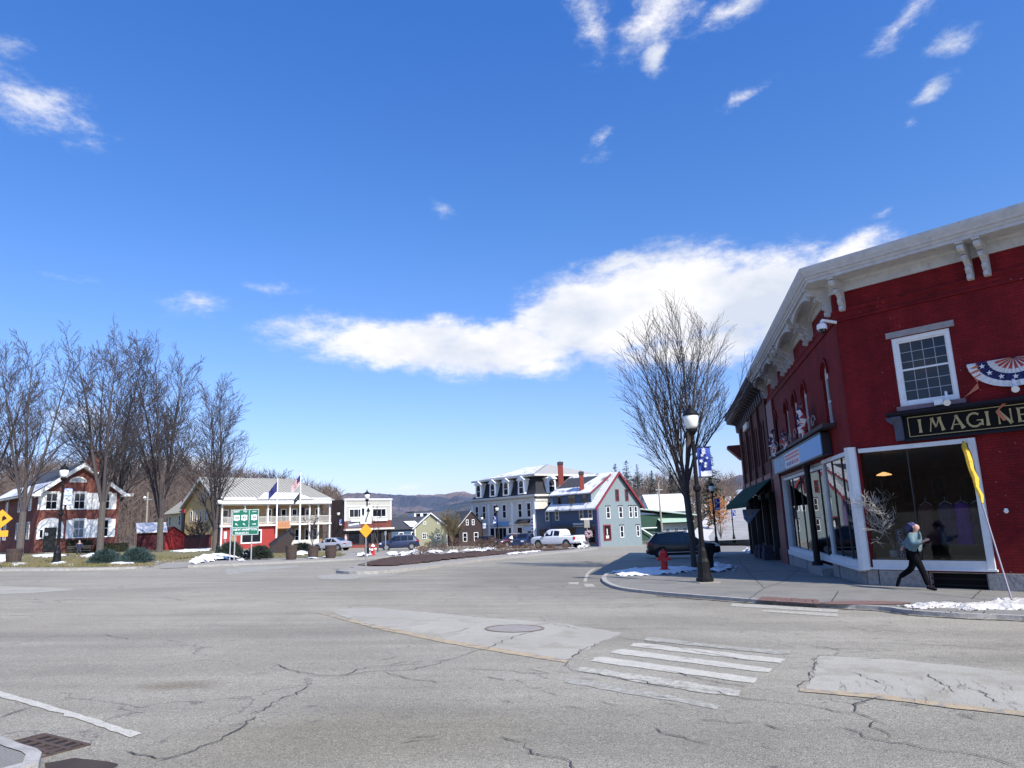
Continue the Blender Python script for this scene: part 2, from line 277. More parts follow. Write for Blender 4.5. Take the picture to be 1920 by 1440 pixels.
# soft-edged darker and lighter areas and old stains, each with its own place on the ground
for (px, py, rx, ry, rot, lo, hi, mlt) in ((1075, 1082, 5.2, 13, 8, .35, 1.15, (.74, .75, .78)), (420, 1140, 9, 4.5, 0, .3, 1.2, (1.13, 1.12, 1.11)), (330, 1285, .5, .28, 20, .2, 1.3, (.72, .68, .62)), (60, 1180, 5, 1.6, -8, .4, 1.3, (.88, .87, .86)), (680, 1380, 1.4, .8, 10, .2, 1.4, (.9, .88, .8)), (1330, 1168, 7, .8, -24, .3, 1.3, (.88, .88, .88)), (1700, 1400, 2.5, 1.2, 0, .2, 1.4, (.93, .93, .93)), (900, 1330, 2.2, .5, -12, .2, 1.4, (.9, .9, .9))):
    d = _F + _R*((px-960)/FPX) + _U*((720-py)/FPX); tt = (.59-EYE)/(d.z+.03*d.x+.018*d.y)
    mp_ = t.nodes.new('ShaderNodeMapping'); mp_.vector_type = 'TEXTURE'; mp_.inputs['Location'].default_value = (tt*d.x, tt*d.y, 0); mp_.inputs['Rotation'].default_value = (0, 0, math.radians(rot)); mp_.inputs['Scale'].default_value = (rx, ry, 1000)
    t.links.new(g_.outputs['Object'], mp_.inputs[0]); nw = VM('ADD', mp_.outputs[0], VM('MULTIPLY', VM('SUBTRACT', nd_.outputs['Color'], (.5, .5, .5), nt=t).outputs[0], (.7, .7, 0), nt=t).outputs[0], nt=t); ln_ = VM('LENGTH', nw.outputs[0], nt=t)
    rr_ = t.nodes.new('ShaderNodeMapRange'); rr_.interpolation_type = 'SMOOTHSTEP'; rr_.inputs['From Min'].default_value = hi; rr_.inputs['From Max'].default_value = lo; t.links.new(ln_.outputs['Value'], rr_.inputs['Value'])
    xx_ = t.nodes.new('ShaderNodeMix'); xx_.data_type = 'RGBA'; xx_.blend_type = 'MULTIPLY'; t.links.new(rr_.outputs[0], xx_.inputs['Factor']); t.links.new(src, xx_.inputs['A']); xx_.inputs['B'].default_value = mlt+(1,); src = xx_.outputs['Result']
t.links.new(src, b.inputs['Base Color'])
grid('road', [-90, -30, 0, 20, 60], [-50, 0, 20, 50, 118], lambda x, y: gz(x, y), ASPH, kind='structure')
def P2(pts, dz=0): return [G(x, y, dz) for x, y in pts]
def sheet(name, pts, dz, mat, world=False, **k):
    P = pts if world else P2(pts); bm = bmesh.new(); vs = [bm.verts.new((p[0], p[1], gz(p[0], p[1])+dz)) for p in P]
    f = bm.faces.new(vs); f.normal_update()
    if f.normal.z < 0: f.normal_flip()
    bmesh.ops.triangulate(bm, faces=[f]); me = bpy.data.meshes.new(name); bm.to_mesh(me); bm.free(); me.materials.append(mat)
    return put(name, me, **k)
def inset(P, w):
    n = len(P); A = sum(P[i][0]*P[(i+1) % n][1]-P[(i+1) % n][0]*P[i][1] for i in range(n)); sg = 1 if A > 0 else -1; out = []
    for i in range(n):
        a = Vector((P[i][0]-P[i-1][0], P[i][1]-P[i-1][1])); c = Vector((P[(i+1) % n][0]-P[i][0], P[(i+1) % n][1]-P[i][1])); a.normalize(); c.normalize()
        na = Vector((-a.y, a.x))*sg; nc = Vector((-c.y, c.x))*sg; b = (na+nc)/max(.5, 1+na.dot(nc)); out.append((P[i][0]+b.x*w, P[i][1]+b.y*w))
    return out
def smooth(pts, n=4):
    out = []; k = len(pts)
    for i in range(k-1):
        p0, p1, p2, p3 = pts[max(i-1, 0)], pts[i], pts[i+1], pts[min(i+2, k-1)]
        for j in range(n):
            t = j/n; out.append(tuple(.5*((2*p1[q])+(-p0[q]+p2[q])*t+(2*p0[q]-5*p1[q]+4*p2[q]-p3[q])*t*t+(-p0[q]+3*p1[q]-3*p2[q]+p3[q])*t**3) for q in range(len(p1))))
    out.append(tuple(pts[-1])); return out
def kerbed(kname, pname, P, w, h, pm, km=None):
    """kerb ring round polygon P (world xy) plus the raised surface inside it"""
    Q = inset(P, w); mb = MB(); n = len(P)
    for i in range(n):
        j = (i+1) % n
        z = lambda p, d: (p[0], p[1], gz(p[0], p[1])+d)
        mb.add([z(P[i], -.05), z(P[j], -.05), z(P[j], h), z(P[i], h)], [(0, 1, 2, 3)]); mb.add([z(P[i], h), z(P[j], h), z(Q[j], h), z(Q[i], h)], [(0, 1, 2, 3)])
    k = ob(kname, mb, km or KERBM, kind='structure'); s = sheet(pname, Q, h-.006, pm, world=True, kind='structure'); return k, s
xy = lambda L: [(p[0], p[1]) for p in L]
C0 = G(1629, 1091, .15); hL, hR = 12.37, 137.8; dL, dR = hv(hL), hv(hR)
# shop-side pavement with its bulb
front = smooth([(1136, 1078), (1128, 1087), (1136, 1097), (1165, 1107), (1230, 1115), (1300, 1121), (1400, 1129), (1500, 1136), (1650, 1144), (1700, 1151), (1800, 1158), (1916, 1163), (2150, 1178)], 3)
back = smooth([(1349, 1026), (1341, 1038), (1333, 1050), (1318, 1060), (1270, 1066), (1180, 1070), (1150, 1073), (1136, 1078)], 3)[:-1]
PP = xy(P2(back))+xy(P2(front)); far = C0+dL*60; PP += [tuple((C0+dR*14+Vector((3, 3, 0)))[:2]), (30, 30), (34, 78), (far.x+4, far.y)]
far2 = G(1352, 1021); PP.append((far2.x, far2.y))
kerbed('kerb', 'pavement', PP, .16, .075, PAVING)
def ribbon(mb, pts, wd, dz, jit=.0, r=rnd, taper=True):
    P = [Vector((p[0], p[1], 0)) for p in pts]
    if jit:
        Q = []
        for i in range(len(P)-1):
            L = (P[i+1]-P[i]).length; n = max(1, int(L/.07)); wv = 0; d = (P[i+1]-P[i]).normalized(); q = Vector((-d.y, d.x, 0)); ph = r.random()*9
            for j in range(n): wv = .6*wv+r.gauss(0, jit*.75); Q.append(P[i]+(P[i+1]-P[i])*(j/n)+q*wv)
        Q.append(P[-1]); P = Q
    n = len(P); vs = []
    for i, p in enumerate(P):
        d = (P[min(i+1, n-1)]-P[max(i-1, 0)]).normalized(); q = Vector((-d.y, d.x, 0)); f = wd*.5*((.35+.9*r.random()) if jit else 1)
        if taper and jit and i in (0, n-1): f *= .15
        for s in (-1, 1):
            v = p+q*f*s; vs.append((v.x, v.y, gz(v.x, v.y)+dz))
    mb.add(vs, [(2*i, 2*i+2, 2*i+3, 2*i+1) for i in range(n-1)])
CRACK = M('crack_fill', (.06, .056, .052), .95, .3, 30); WORNW = M('worn_white_marking', (.42, .4, .34), .8, .14, 4, col2=(.27, .255, .21), s2=18, t2=.53, speck=.35)  # dark sealed tone of the cracks, also used for paving joints
FADEW = M('faded_white_marking', (.37, .355, .315), .85, .14, 4, col2=(.265, .25, .205), s2=12, t2=.47, speck=.45); WHITEM = M('white_road_paint', (.46, .435, .37), .8, .12, 6, col2=(.3, .285, .25), s2=26, t2=.62, speck=.3)
YEL = M('worn_yellow_marking', (.38, .3, .19), .85, .15, 5, col2=(.23, .215, .19), s2=8, t2=.55, speck=.3)
CONC = M('bare_concrete_patch', (.345, .325, .275), .9, .12, .8, .3, 50, col2=(.285, .265, .215), s2=1.6, t2=.57, speck=.28)
DKPATCH = M('dark_brown_asphalt', (.045, .03, .022), .85, .2, 4)  # flat dark brown for the two patches by the drain
cr = MB()
for L in [[(505, 1245), (560, 1262), (640, 1268), (700, 1260), (780, 1256), (830, 1242), (880, 1225), (915, 1214), (960, 1195), (1000, 1185)],
          [(640, 1268), (690, 1250), (790, 1246)], [(470, 1340), (500, 1325), (560, 1300), (595, 1284)], [(590, 1440), (330, 1420), (300, 1422), (232, 1409)][1:], [(300, 1430), (370, 1408), (430, 1378), (480, 1345)],
          [(0, 1347), (68, 1326)], [(1058, 1240), (1056, 1250), (1072, 1259), (1130, 1266), (1240, 1286), (1330, 1297), (1390, 1310), (1500, 1323), (1600, 1338), (1640, 1352), (1665, 1362)], [(1600, 1338), (1605, 1322), (1652, 1308)],
          [(1640, 1352), (1648, 1370), (1665, 1382), (1662, 1390)], [(1580, 1364), (1620, 1382), (1700, 1396), (1800, 1414), (1860, 1425), (1920, 1445)], [(1230, 1365), (1262, 1380), (1330, 1398)], [(940, 1382), (985, 1402), (1050, 1425), (1080, 1445)],
          [(1310, 1350), (1380, 1358), (1420, 1356)], [(870, 1254), (960, 1260), (1030, 1264)], [(1160, 1195), (1230, 1208), (1300, 1220), (1360, 1232), (1415, 1240)], [(995, 1172), (1030, 1170), (1090, 1180)],
          [(1062, 1238), (1120, 1206)], [(1512, 1292), (1520, 1270), (1532, 1240)], [(200, 1190), (240, 1200)], [(500, 1120), (720, 1128), (900, 1130)], [(1640, 1205), (1760, 1210), (1900, 1222)], [(1400, 1180), (1520, 1192)], [(1180, 1150), (1260, 1154)],
          [(720, 1260), (770, 1275), (830, 1281)], [(1240, 1256), (1300, 1270), (1400, 1290)], [(520, 1160), (545, 1163)], [(700, 1178), (760, 1184)], [(840, 1188), (880, 1178)], [(1600, 1262), (1660, 1285)], [(1740, 1265), (1790, 1300)], [(1820, 1290), (1880, 1320)]]:
    ribbon(cr, xy(P2(L)), .013, .010, .03)
rc = random.Random(21)
for (x0, x1, y0, y1, n_, sl_) in ((1150, 1900, 1150, 1225, 150, .075), (600, 1150, 1100, 1140, 40, .02), (200, 600, 1110, 1200, 30, .05), (850, 1900, 1240, 1420, 90, .2), (300, 900, 1230, 1420, 40, -.1), (1180, 1480, 1225, 1245, 14, .11)):
    for _ in range(n_):
        x, y = rc.uniform(x0, x1), rc.uniform(y0, y1)+0; L_ = rc.uniform(8, 48); q0_ = G(x, y+(x-x0)*sl_*.35); q1_ = G(x+L_, y+(x-x0)*sl_*.35+L_*(sl_+rc.gauss(0, .05))); ribbon(cr, [(q0_.x, q0_.y), (q1_.x, q1_.y)], rc.uniform(.006, .016), .010, .02)
for _ in range(46):   # crazing in the right concrete patch
    x, y = rc.uniform(1560, 1910), rc.uniform(1245, 1300); y += (x-1560)*.1; q0_ = G(x, y); q1_ = G(x+rc.uniform(10, 30), y+rc.uniform(4, 20)); ribbon(cr, [(q0_.x, q0_.y), (q1_.x, q1_.y)], .004, .012, .025)
ob('asphalt_cracks', cr, CRACK, kind='stuff', label='thin dark cracks wandering across the worn asphalt', cat='cracks')
def ragged(pts, j, step=.11, r=rnd):
    P = xy(P2(pts)); out = []
    for i in range(len(P)):
        a, c = Vector(P[i]), Vector(P[(i+1) % len(P)]); n = max(1, int((c-a).length/step))
        for k in range(n):
            q = a+(c-a)*(k/n); out.append((q.x+r.gauss(0, j), q.y+r.gauss(0, j)))
    return out
def mark(name, pts, mat, label, cat, dz=.006, j=.012, group=None):
    o = sheet(name, ragged(pts, j), dz, mat, world=True, kind='structure'); o['label'] = label; o['category'] = cat
    return o
mark('concrete_patch', [(622, 1147), (640, 1142), (700, 1140), (800, 1148), (900, 1158), (1040, 1168), (1168, 1187), (1120, 1207), (1062, 1238), (960, 1222), (850, 1205), (740, 1183), (660, 1163)], CONC, 'long pale concrete patch with a round cover in mid road', 'road patch', .004, .03)
mark('concrete_patch', [(1534, 1231), (1640, 1234), (1800, 1249), (1990, 1272), (1990, 1352), (1920, 1338), (1760, 1320), (1640, 1304), (1512, 1293)], CONC, 'pale cracked concrete patch at the right edge of the road', 'road patch', .004, .015)
mark('concrete_patch', [(-60, 1100), (0, 1099), (90, 1102), (145, 1106), (60, 1112), (-60, 1116)], CONC, 'small pale patch in the road near the left kerb', 'road patch', .004, .03)
mark('centre_line', [(594, 1149), (600, 1149), (700, 1172), (850, 1202), (960, 1220), (1064, 1238), (1060, 1243), (950, 1226), (840, 1207), (700, 1178)], YEL, 'worn yellow line along the long concrete patch', 'road line')
mark('centre_line', [(1500, 1292), (1640, 1302), (1760, 1318), (1920, 1336), (2000, 1350), (2000, 1358), (1920, 1344), (1760, 1326), (1640, 1310), (1500, 1298)], YEL, 'worn yellow line below the cracked concrete patch', 'road line', .008, .01)
mark('crossing_bar', [(1212, 1196), (1225, 1195), (1330, 1208), (1480, 1222), (1482, 1227), (1450, 1227), (1330, 1214), (1208, 1201)], FADEW, 'faintest far bar of the zebra crossing', 'crossing bar')
mark('crossing_bar', [(1190, 1207), (1205, 1206), (1470, 1236), (1460, 1244), (1180, 1212)], WHITEM, 'second bar of the zebra crossing counted from the shops', 'crossing bar')
mark('crossing_bar', [(1156, 1219), (1168, 1218), (1448, 1254), (1438, 1262), (1145, 1225)], WHITEM, 'third bar of the zebra crossing counted from the shops', 'crossing bar')
mark('crossing_bar', [(1118, 1233), (1130, 1232), (1424, 1273), (1412, 1282), (1106, 1240)], WHITEM, 'fourth bar of the zebra crossing counted from the shops', 'crossing bar')
mark('crossing_bar', [(1086, 1252), (1105, 1252), (1240, 1272), (1392, 1296), (1382, 1306), (1300, 1297), (1180, 1277), (1084, 1258)], WORNW, 'worn fifth bar of the zebra crossing counted from the shops', 'crossing bar')
mark('crossing_bar', [(1062, 1272), (1100, 1276), (1250, 1302), (1350, 1322), (1342, 1330), (1240, 1312), (1060, 1280)], FADEW, 'faded nearest bar of the zebra crossing', 'crossing bar', .004)
mark('crossing_bar', [(1372, 1132), (1390, 1132), (1572, 1143), (1572, 1149), (1368, 1137)], WORNW, 'white crossing bar close to the shop kerb', 'crossing bar')
mark('crossing_bar', [(1430, 1144), (1572, 1151), (1570, 1157), (1426, 1147)], WORNW, 'second thin white crossing bar off the shop kerb', 'crossing bar')
mark('edge_line', [(-40, 1286), (0, 1297), (60, 1314), (150, 1340), (262, 1376), (246, 1384), (150, 1350), (60, 1324), (0, 1307), (-40, 1296)], WHITEM, 'white edge line running to the drain corner at lower left', 'road line', .006, .008)
for i, (pts, lb) in enumerate([([(420, 1068), (440, 1064), (560, 1060), (560, 1063), (470, 1073), (425, 1078)], 'faded white hatching left of the traffic island'), ([(590, 1080), (640, 1076), (700, 1077), (760, 1075), (650, 1087), (600, 1086)], 'faded white hatching at the island tip'),
        ([(1066, 1092), (1086, 1092), (1084, 1096), (1066, 1096)], 'left white dash before the pavement corner'), ([(1092, 1095), (1112, 1095), (1116, 1100), (1100, 1101)], 'right white dash before the pavement corner')]):
    mark('road_marking', pts, FADEW if i < 2 else WORNW, lb, 'road marking', j=.03)
mb = MB(); ribbon(mb, xy(P2(smooth([(1116, 1066), (1106, 1072), (1100, 1080), (1097, 1091)], 3))), .12, .008); ribbon(mb, xy(P2([(1116, 1066), (1132, 1067)])), .12, .008)
ob('bay_line', mb, WORNW, kind='structure', label='curved white line at the end of the parking bays', cat='road line')
for i, x in enumerate((1135, 1155, 1178, 1200, 1222)):
    mb = MB(); a = G(x, 1066-i*1.5); ribbon(mb, [(a.x, a.y), (a.x-3.2, a.y+9.5)], .12, .008)
for i in range(4):
    mb = MB(); a = G(1120+i*8, 1060-i*5); c_ = G(1215+i*4, 1058-i*4.5); ribbon(mb, [(a.x, a.y), (c_.x, c_.y)], .12, .008)
    ob('bay_line', mb, WORNW, kind='structure', label='white parking bay stripe, one of four behind the snowy kerb bulb', cat='road line', group='parking bay stripes')
# hatched long ribs on the road toward the far shops
mb = MB(); ribbon(mb, xy(P2(smooth([(590, 1070), (500, 1078), (350, 1092), (0, 1098)], 3))), .3, .004, .1)
# manhole rim in the concrete patch
c = G(965, 1179); mb = MB(); ro, ri = .5, .45
for i in range(40):
    a0, a1 = i*math.pi/20, (i+1)*math.pi/20
    mb.add([(c.x+r*math.cos(a), c.y+r*math.sin(a), gz(c.x+r*math.cos(a), c.y+r*math.sin(a))+.012) for r, a in ((ri, a0), (ro, a0), (ro, a1), (ri, a1))], [(0, 1, 2, 3)])
mh = thing('manhole_cover', 'round manhole cover in the long concrete patch', 'manhole cover', c)
ob('rim', mb, M('rusty_iron', (.2, .155, .12), .8, .2, 9), mh, loc=-c)
mb = MB(); mb.add([(ri*math.cos(i*math.pi/16), ri*math.sin(i*math.pi/16), .008-.03*ri*math.cos(i*math.pi/16)-.018*ri*math.sin(i*math.pi/16)) for i in range(32)], [tuple(range(32))]); ob('lid', mb, M('worn_lid', (.27, .245, .22), .8, .15, 9, .6, 30), mh)
# tactile pads + covers on the pavement
TACT = M('brick_red_paver', (.17, .1, .085), .85, .25, 9, .4, 40)
def padpart(name, label, cat, quad, nx, ny, dz=.07):
    A, B, Cc, D = [G(x, y, dz) for x, y in quad]; c = (A+B+Cc+D)/4; th = thing(name, label, cat, c)
    shared = None
    for i in range(nx):
        for j in range(ny):
            f = lambda u, v: (A*(1-u)*(1-v)+B*u*(1-v)+Cc*u*v+D*(1-u)*v)-c
            g = .06; u0, u1, v0, v1 = (i+g)/nx, (i+1-g)/nx, (j+g)/ny, (j+1-g)/ny; m_ = MB()
            m_.prism([f(u0, v0), f(u1, v0), f(u1, v1), f(u0, v1)], (0, 0, .012+.003*((i*7+j*3) % 3))); ob('paver', m_, TACT, th)
padpart('tactile_pad', 'red brick tactile pad set in the pavement at the crossing', 'paving pad', [(1418, 1126), (1540, 1134), (1534, 1125), (1428, 1119)], 9, 3)
cc_ = G(1622, 1131, .07); mb = MB(); mb.add([(.95*math.cos(i*math.pi/16), .42*math.sin(i*math.pi/16), .012-.03*.95*math.cos(i*math.pi/16)-.018*.42*math.sin(i*math.pi/16)) for i in range(32)], [tuple(range(32))])
ob('utility_cover', mb, TACT, loc=cc_, label='oval rusty utility cover by the kerb in front of the shop', cat='utility cover')
# pavement joints
mb = MB()
for L in [[(1382, 1046), (1405, 1075), (1433, 1103)], [(1433, 1103), (1398, 1128)], [(1572, 1109), (1556, 1133)], [(1840, 1106), (1822, 1123)], [(1500, 1066), (1470, 1090), (1433, 1103)], [(1640, 1108), (1700, 1112), (1780, 1118)]]:
    P = [G(x, y, .07) for x, y in L]; ribbon(mb, xy(P), .025, .076, .008)
ob('pavement_joints', mb, CRACK, kind='structure')
# near corner: catch basin, kerb and slab at lower left
GR = G(60, 1404); gr = thing('drain_grate', 'iron drain grate in the gutter at the lower left corner', 'drain', GR, math.radians(-28)); gr.rotation_euler = (-.018, .03, math.radians(-28))
IRON = M('rusty_grate_iron', (.075, .05, .036), .75, .3, 12, .3, 30)
mb = MB(); mb.ring(-.42, .42, -.3, .3, .05, 0, .03); f = MB()
f.box(-.42, .42, -.3, -.26, -.02, .03); f.box(-.42, .42, .26, .3, -.02, .03); f.box(-.42, -.38, -.26, .26, -.02, .03); f.box(.38, .42, -.26, .26, -.02, .03); ob('frame', f, IRON, gr); gr.scale = (.72, .85, .4)
for i in range(5): f = MB(); f.box(-.38+.155*i+.03, -.38+.155*i+.075, -.26, .26, 0, .026); ob('bar', f, IRON, gr)
for i in range(3): f = MB(); f.box(-.38, .38, -.26+.13*(i+1)-.022, -.26+.13*(i+1)+.022, .002, .028); ob('bar', f, IRON, gr)
f = MB(); f.box(-.38, .38, -.26, .26, .006, .008); ob('sump', f, M('sump_dark', (.008, .007, .006), .9), gr)
sheet('dark_patch', ragged([(72, 1382), (124, 1397), (92, 1413), (66, 1398)], .01, .1), .004, DKPATCH, world=True, kind='structure')
sheet('dark_patch', ragged([(84, 1432), (115, 1426), (140, 1421), (180, 1427), (220, 1432), (205, 1446), (90, 1450)], .012, .08), .004, DKPATCH, world=True, kind='structure')
PP2 = xy(P2([(-60, 1392), (0, 1407), (34, 1422), (66, 1432), (76, 1440), (70, 1460), (-60, 1500)]))
kerbed('kerb', 'pavement', PP2, .09, .1, PAVING)
GRIT = M('gutter_grit', (.05, .038, .03), .9, .4, 20, .8, 40)
gm = MB(); ribbon(gm, xy(P2(smooth([(1230, 1117), (1300, 1123), (1400, 1131), (1500, 1138), (1650, 1146), (1700, 1153), (1800, 1160), (1916, 1165), (2100, 1176)], 3))), .16, .006, .03); ob('gutter_grit', gm, GRIT, kind='stuff', label='dark wet grit in the gutter of the shop kerb', cat='grit')
gm = MB(); rg = random.Random(5)
for _ in range(170):
    p = G(rg.uniform(1690, 2050), rg.gauss(1141, 6), .08); r1 = rg.uniform(.004, .02); gm.lathe([(.001, 0), (r1, r1*.6), (.001, r1*1.2)], 5, (p.x, p.y, p.z+rg.random()*.05))
ob('snow_debris', gm, GRIT, kind='stuff', label='dark crumbs and litter in the dirty snow by the shop kerb', cat='debris')
# lawns and pavements on the far side
GRASS = M('winter_grass', (.13, .125, .045), .95, .3, 2.5, .8, 14, col2=(.2, .165, .09), s2=.45, t2=.52)
FARPAVE = M('far_pavement', (.3, .275, .235), .9, .12, 1.5, col2=(.26, .24, .21), s2=.7)
k1 = smooth([(-260, 1078), (-100, 1074), (0, 1071.5), (120, 1070), (230, 1067.5), (278, 1065)], 3)
kerbed('kerb', 'pavement', xy(P2(k1+[(300, 1058), (330, 1050), (-260, 1056)])), .16, .1, FARPAVE)
sheet('lawn', P2([(-260, 1069), (-100, 1067), (0, 1064.5), (120, 1063), (225, 1061.5), (300, 1054), (350, 1047.5), (400, 1043.5), (395, 1026), (-260, 1034)]), .11, GRASS, world=True, kind='structure')
k2 = smooth([(352, 1064), (400, 1062), (480, 1058.5), (560, 1055), (660, 1050.5), (735, 1045), (800, 1041.5), (870, 1038)], 3)
kerbed('kerb', 'pavement', xy(P2(k2+[(872, 1034), (560, 1040), (450, 1044), (360, 1055)])), .16, .1, FARPAVE)
sheet('lawn', P2([(380, 1053), (430, 1051.5), (560, 1048.5), (640, 1045.5), (650, 1041), (560, 1036), (450, 1038), (400, 1044)]), .12, GRASS, world=True, kind='structure')
sheet('footpath', P2([(300, 1067), (352, 1064.5), (372, 1055), (405, 1046), (450, 1040), (430, 1038.5), (395, 1043), (340, 1051), (300, 1058)]), .02, FARPAVE, world=True, kind='structure')
# traffic island with planting bed
MULCH = M('dark_mulch', (.055, .03, .022), .98, .5, 5, 1., 12)
isl = smooth([(630, 1074.5), (655, 1077), (710, 1076), (800, 1067), (860, 1058), (930, 1050), (1020, 1040.5), (1085, 1034), (1120, 1030)], 3)+[(1112, 1027)]+smooth([(1040, 1029), (960, 1034), (860, 1041), (780, 1048), (700, 1060), (650, 1070)], 3)
kerbed('kerb', 'island_paving', xy(P2(isl)), .16, .12, FARPAVE)
def mound(name, poly, h, mat, dz, seg=.5, rough=.5, seed=1, world=False, **k):
    """low uneven heap over a ground polygon"""
    P = xy(poly) if world else xy(P2(poly)); bm = bmesh.new()
    xs = [p[0] for p in P]; ys = [p[1] for p in P]
    def inside(x, y):
        c = False; n = len(P)
        for i in range(n):
            x1, y1 = P[i]; x2, y2 = P[i-1]
            if (y1 > y) != (y2 > y) and x < (x2-x1)*(y-y1)/(y2-y1)+x1: c = not c
        return c
    def dist(x, y):
        b = 9e9
        for i in range(len(P)):
            a, c = Vector(P[i]), Vector(P[i-1]); q = Vector((x, y)); e = c-a; t_ = cl((q-a).dot(e)/max(e.length_squared, 1e-9), 0, 1); b = min(b, (q-a-e*t_).length)
        return b
    nx = max(2, int((max(xs)-min(xs))/seg)); ny = max(2, int((max(ys)-min(ys))/seg)); V = {}
    wmax = .5*min(max(xs)-min(xs), max(ys)-min(ys)); soft = min(wmax, h*4+.15)
    for i in range(nx+1):
        for j in range(ny+1):
            x = min(xs)+(max(xs)-min(xs))*i/nx; y = min(ys)+(max(ys)-min(ys))*j/ny
            s_ = dist(x, y)*(1 if inside(x, y) else -1)/soft
            nn = mnoise.fractal(Vector((x*1.7+seed*9, y*1.7, seed)), .7, 2.1, 4)
            hh = s_+rough*nn
            if hh > -.02: V[i, j] = bm.verts.new((x, y, gz(x, y)+dz+h*min(1, max(0, hh))**.6*(1+.5*nn)+(-.02 if hh < 0 else 0)))
    for i in range(nx):
        for j in range(ny):
            q = [V.get((i, j)), V.get((i+1, j)), V.get((i+1, j+1)), V.get((i, j+1))]; q = [v for v in q if v]
            if len(q) >= 3: bm.faces.new(q)
    me = bpy.data.meshes.new(name); bm.to_mesh(me); bm.free(); me.materials.append(mat)
    return put(name, me, kind=k.pop('kind', 'stuff'), **k)
mound('mulch_bed', [(667, 1064.5), (710, 1053), (760, 1047), (860, 1042), (960, 1036), (1050, 1032), (1085, 1031), (1000, 1038), (940, 1043), (860, 1052), (800, 1060), (740, 1066), (690, 1067)], .14, MULCH, .11, .35, .25, 3, label='dark bark mulch heaped along the traffic island', cat='mulch')
# snow
def snow(i, poly, h, lb, mat=None, dz=.06, seg=.22, rough=.55): mound('snow_patch', poly, h, mat or SNOW, dz, seg, rough, 10+i, label=lb, cat='snow')
snow(0, [(1146, 1078), (1180, 1072), (1240, 1069), (1300, 1069), (1308, 1072), (1290, 1077), (1220, 1083), (1165, 1084)], .12, 'snow patch at the hydrant foot on the kerb bulb', seg=.12, rough=.45)
snow(1, [(1318, 1066), (1345, 1061), (1372, 1066), (1380, 1072), (1350, 1077), (1325, 1077)], .2, 'snow heap right of the tree trunk on the pavement', seg=.12, rough=.4)
snow(2, [(1690, 1144), (1730, 1140), (1790, 1139), (1850, 1136), (1930, 1128), (2040, 1130), (2000, 1152), (1900, 1152), (1800, 1150), (1720, 1148)], .085, 'dirty snow ridge along the kerb in front of the shop', DSNOW, .05, .045, .95)
snow(3, [(1402, 1032), (1416, 1027), (1428, 1032), (1420, 1040), (1405, 1040)], .3, 'small snow lump by the awning shop posts', seg=.12)
snow(4, [(0, 1062), (-100, 1050), (-100, 1044), (35, 1044), (45, 1047), (40, 1050)], .15, 'snow strip behind the left planter tub')
for i, (pl, h, lb) in enumerate([([(14, 1062), (30, 1058), (60, 1061), (40, 1065), (15, 1066)], .1, 'snow at the foot of the leftmost planter tub'), ([(86, 1062), (110, 1056), (132, 1060), (100, 1066)], .12, 'snow at the foot of the leftmost street lamp'), ([(118, 1064), (140, 1060), (145, 1066), (120, 1067)], .07, 'snow crust right of the leftmost street lamp'),
    ([(190, 1061), (230, 1056), (262, 1061), (225, 1065)], .12, 'snow between the two blue-green shrubs'), ([(55, 1045), (110, 1041), (130, 1045), (80, 1049)], .12, 'snow in front of the brick house steps'), ([(150, 1046), (172, 1040), (195, 1042), (188, 1048), (160, 1049)], .15, 'snow under the second tree from the left'),
    ([(240, 1058), (262, 1054), (300, 1057), (260, 1062)], .1, 'snow in front of the right blue-green shrub'), ([(350, 1063), (362, 1053), (392, 1049), (436, 1046), (446, 1051), (400, 1056), (372, 1060)], .35, 'ploughed snow bank along the footpath left of the green sign'),
    ([(443, 1054), (455, 1050), (464, 1053), (452, 1058)], .15, 'snow lump under the green highway sign'), ([(446, 1043), (462, 1040), (470, 1048), (450, 1052)], .3, 'snow heap between the shrubs behind the green sign'), ([(318, 1036), (345, 1033), (400, 1030), (392, 1035), (340, 1038)], .12, 'snow line in front of the red board wall'),
    ([(552, 1043), (560, 1037), (578, 1037), (580, 1043), (565, 1046)], .3, 'snow heap at the flagpole foot'), ([(572, 1049), (590, 1045), (598, 1049), (580, 1051)], .1, 'snow below the middle barrel planter'), ([(598, 1049), (612, 1045), (622, 1048)], .1, 'snow below the right barrel planter'),
    ([(666, 1046), (676, 1040), (694, 1040), (700, 1044), (684, 1047)], .25, 'snow heap left of the small red and white hydrant'), ([(722, 1043), (736, 1038), (748, 1040), (742, 1045)], .25, 'snow lump right of the small hydrant, first in the row'),
    ([(744, 1043), (756, 1038), (766, 1041), (758, 1045)], .22, 'second snow lump right of the small hydrant'), ([(762, 1041), (776, 1034), (790, 1037), (784, 1042)], .3, 'biggest snow lump behind the mulch bed'), ([(788, 1040), (810, 1036), (832, 1037), (815, 1041)], .2, 'long low snow strip behind the mulch bed'),
    ([(836, 1041), (850, 1035), (862, 1037), (855, 1041)], .25, 'snow lump below the little dark gabled house'), ([(1075, 1026), (1090, 1018), (1104, 1022), (1100, 1030), (1085, 1031)], .55, 'snow heap behind the white pickup'), ([(940, 1042), (1000, 1036), (1060, 1030), (1085, 1029), (1050, 1033), (960, 1043)], .12, 'snow crust along the far end of the island bed'),
    ([(455, 1066), (430, 1067), (440, 1064)], .03, 'thin snow smear on the left lane'), ([(860, 1036), (900, 1032), (940, 1031), (900, 1036)], .2, 'snow strip in front of the white mansard building')]):
    snow(20+i, pl, h, lb, dz=.1, seg=.25, rough=.35)
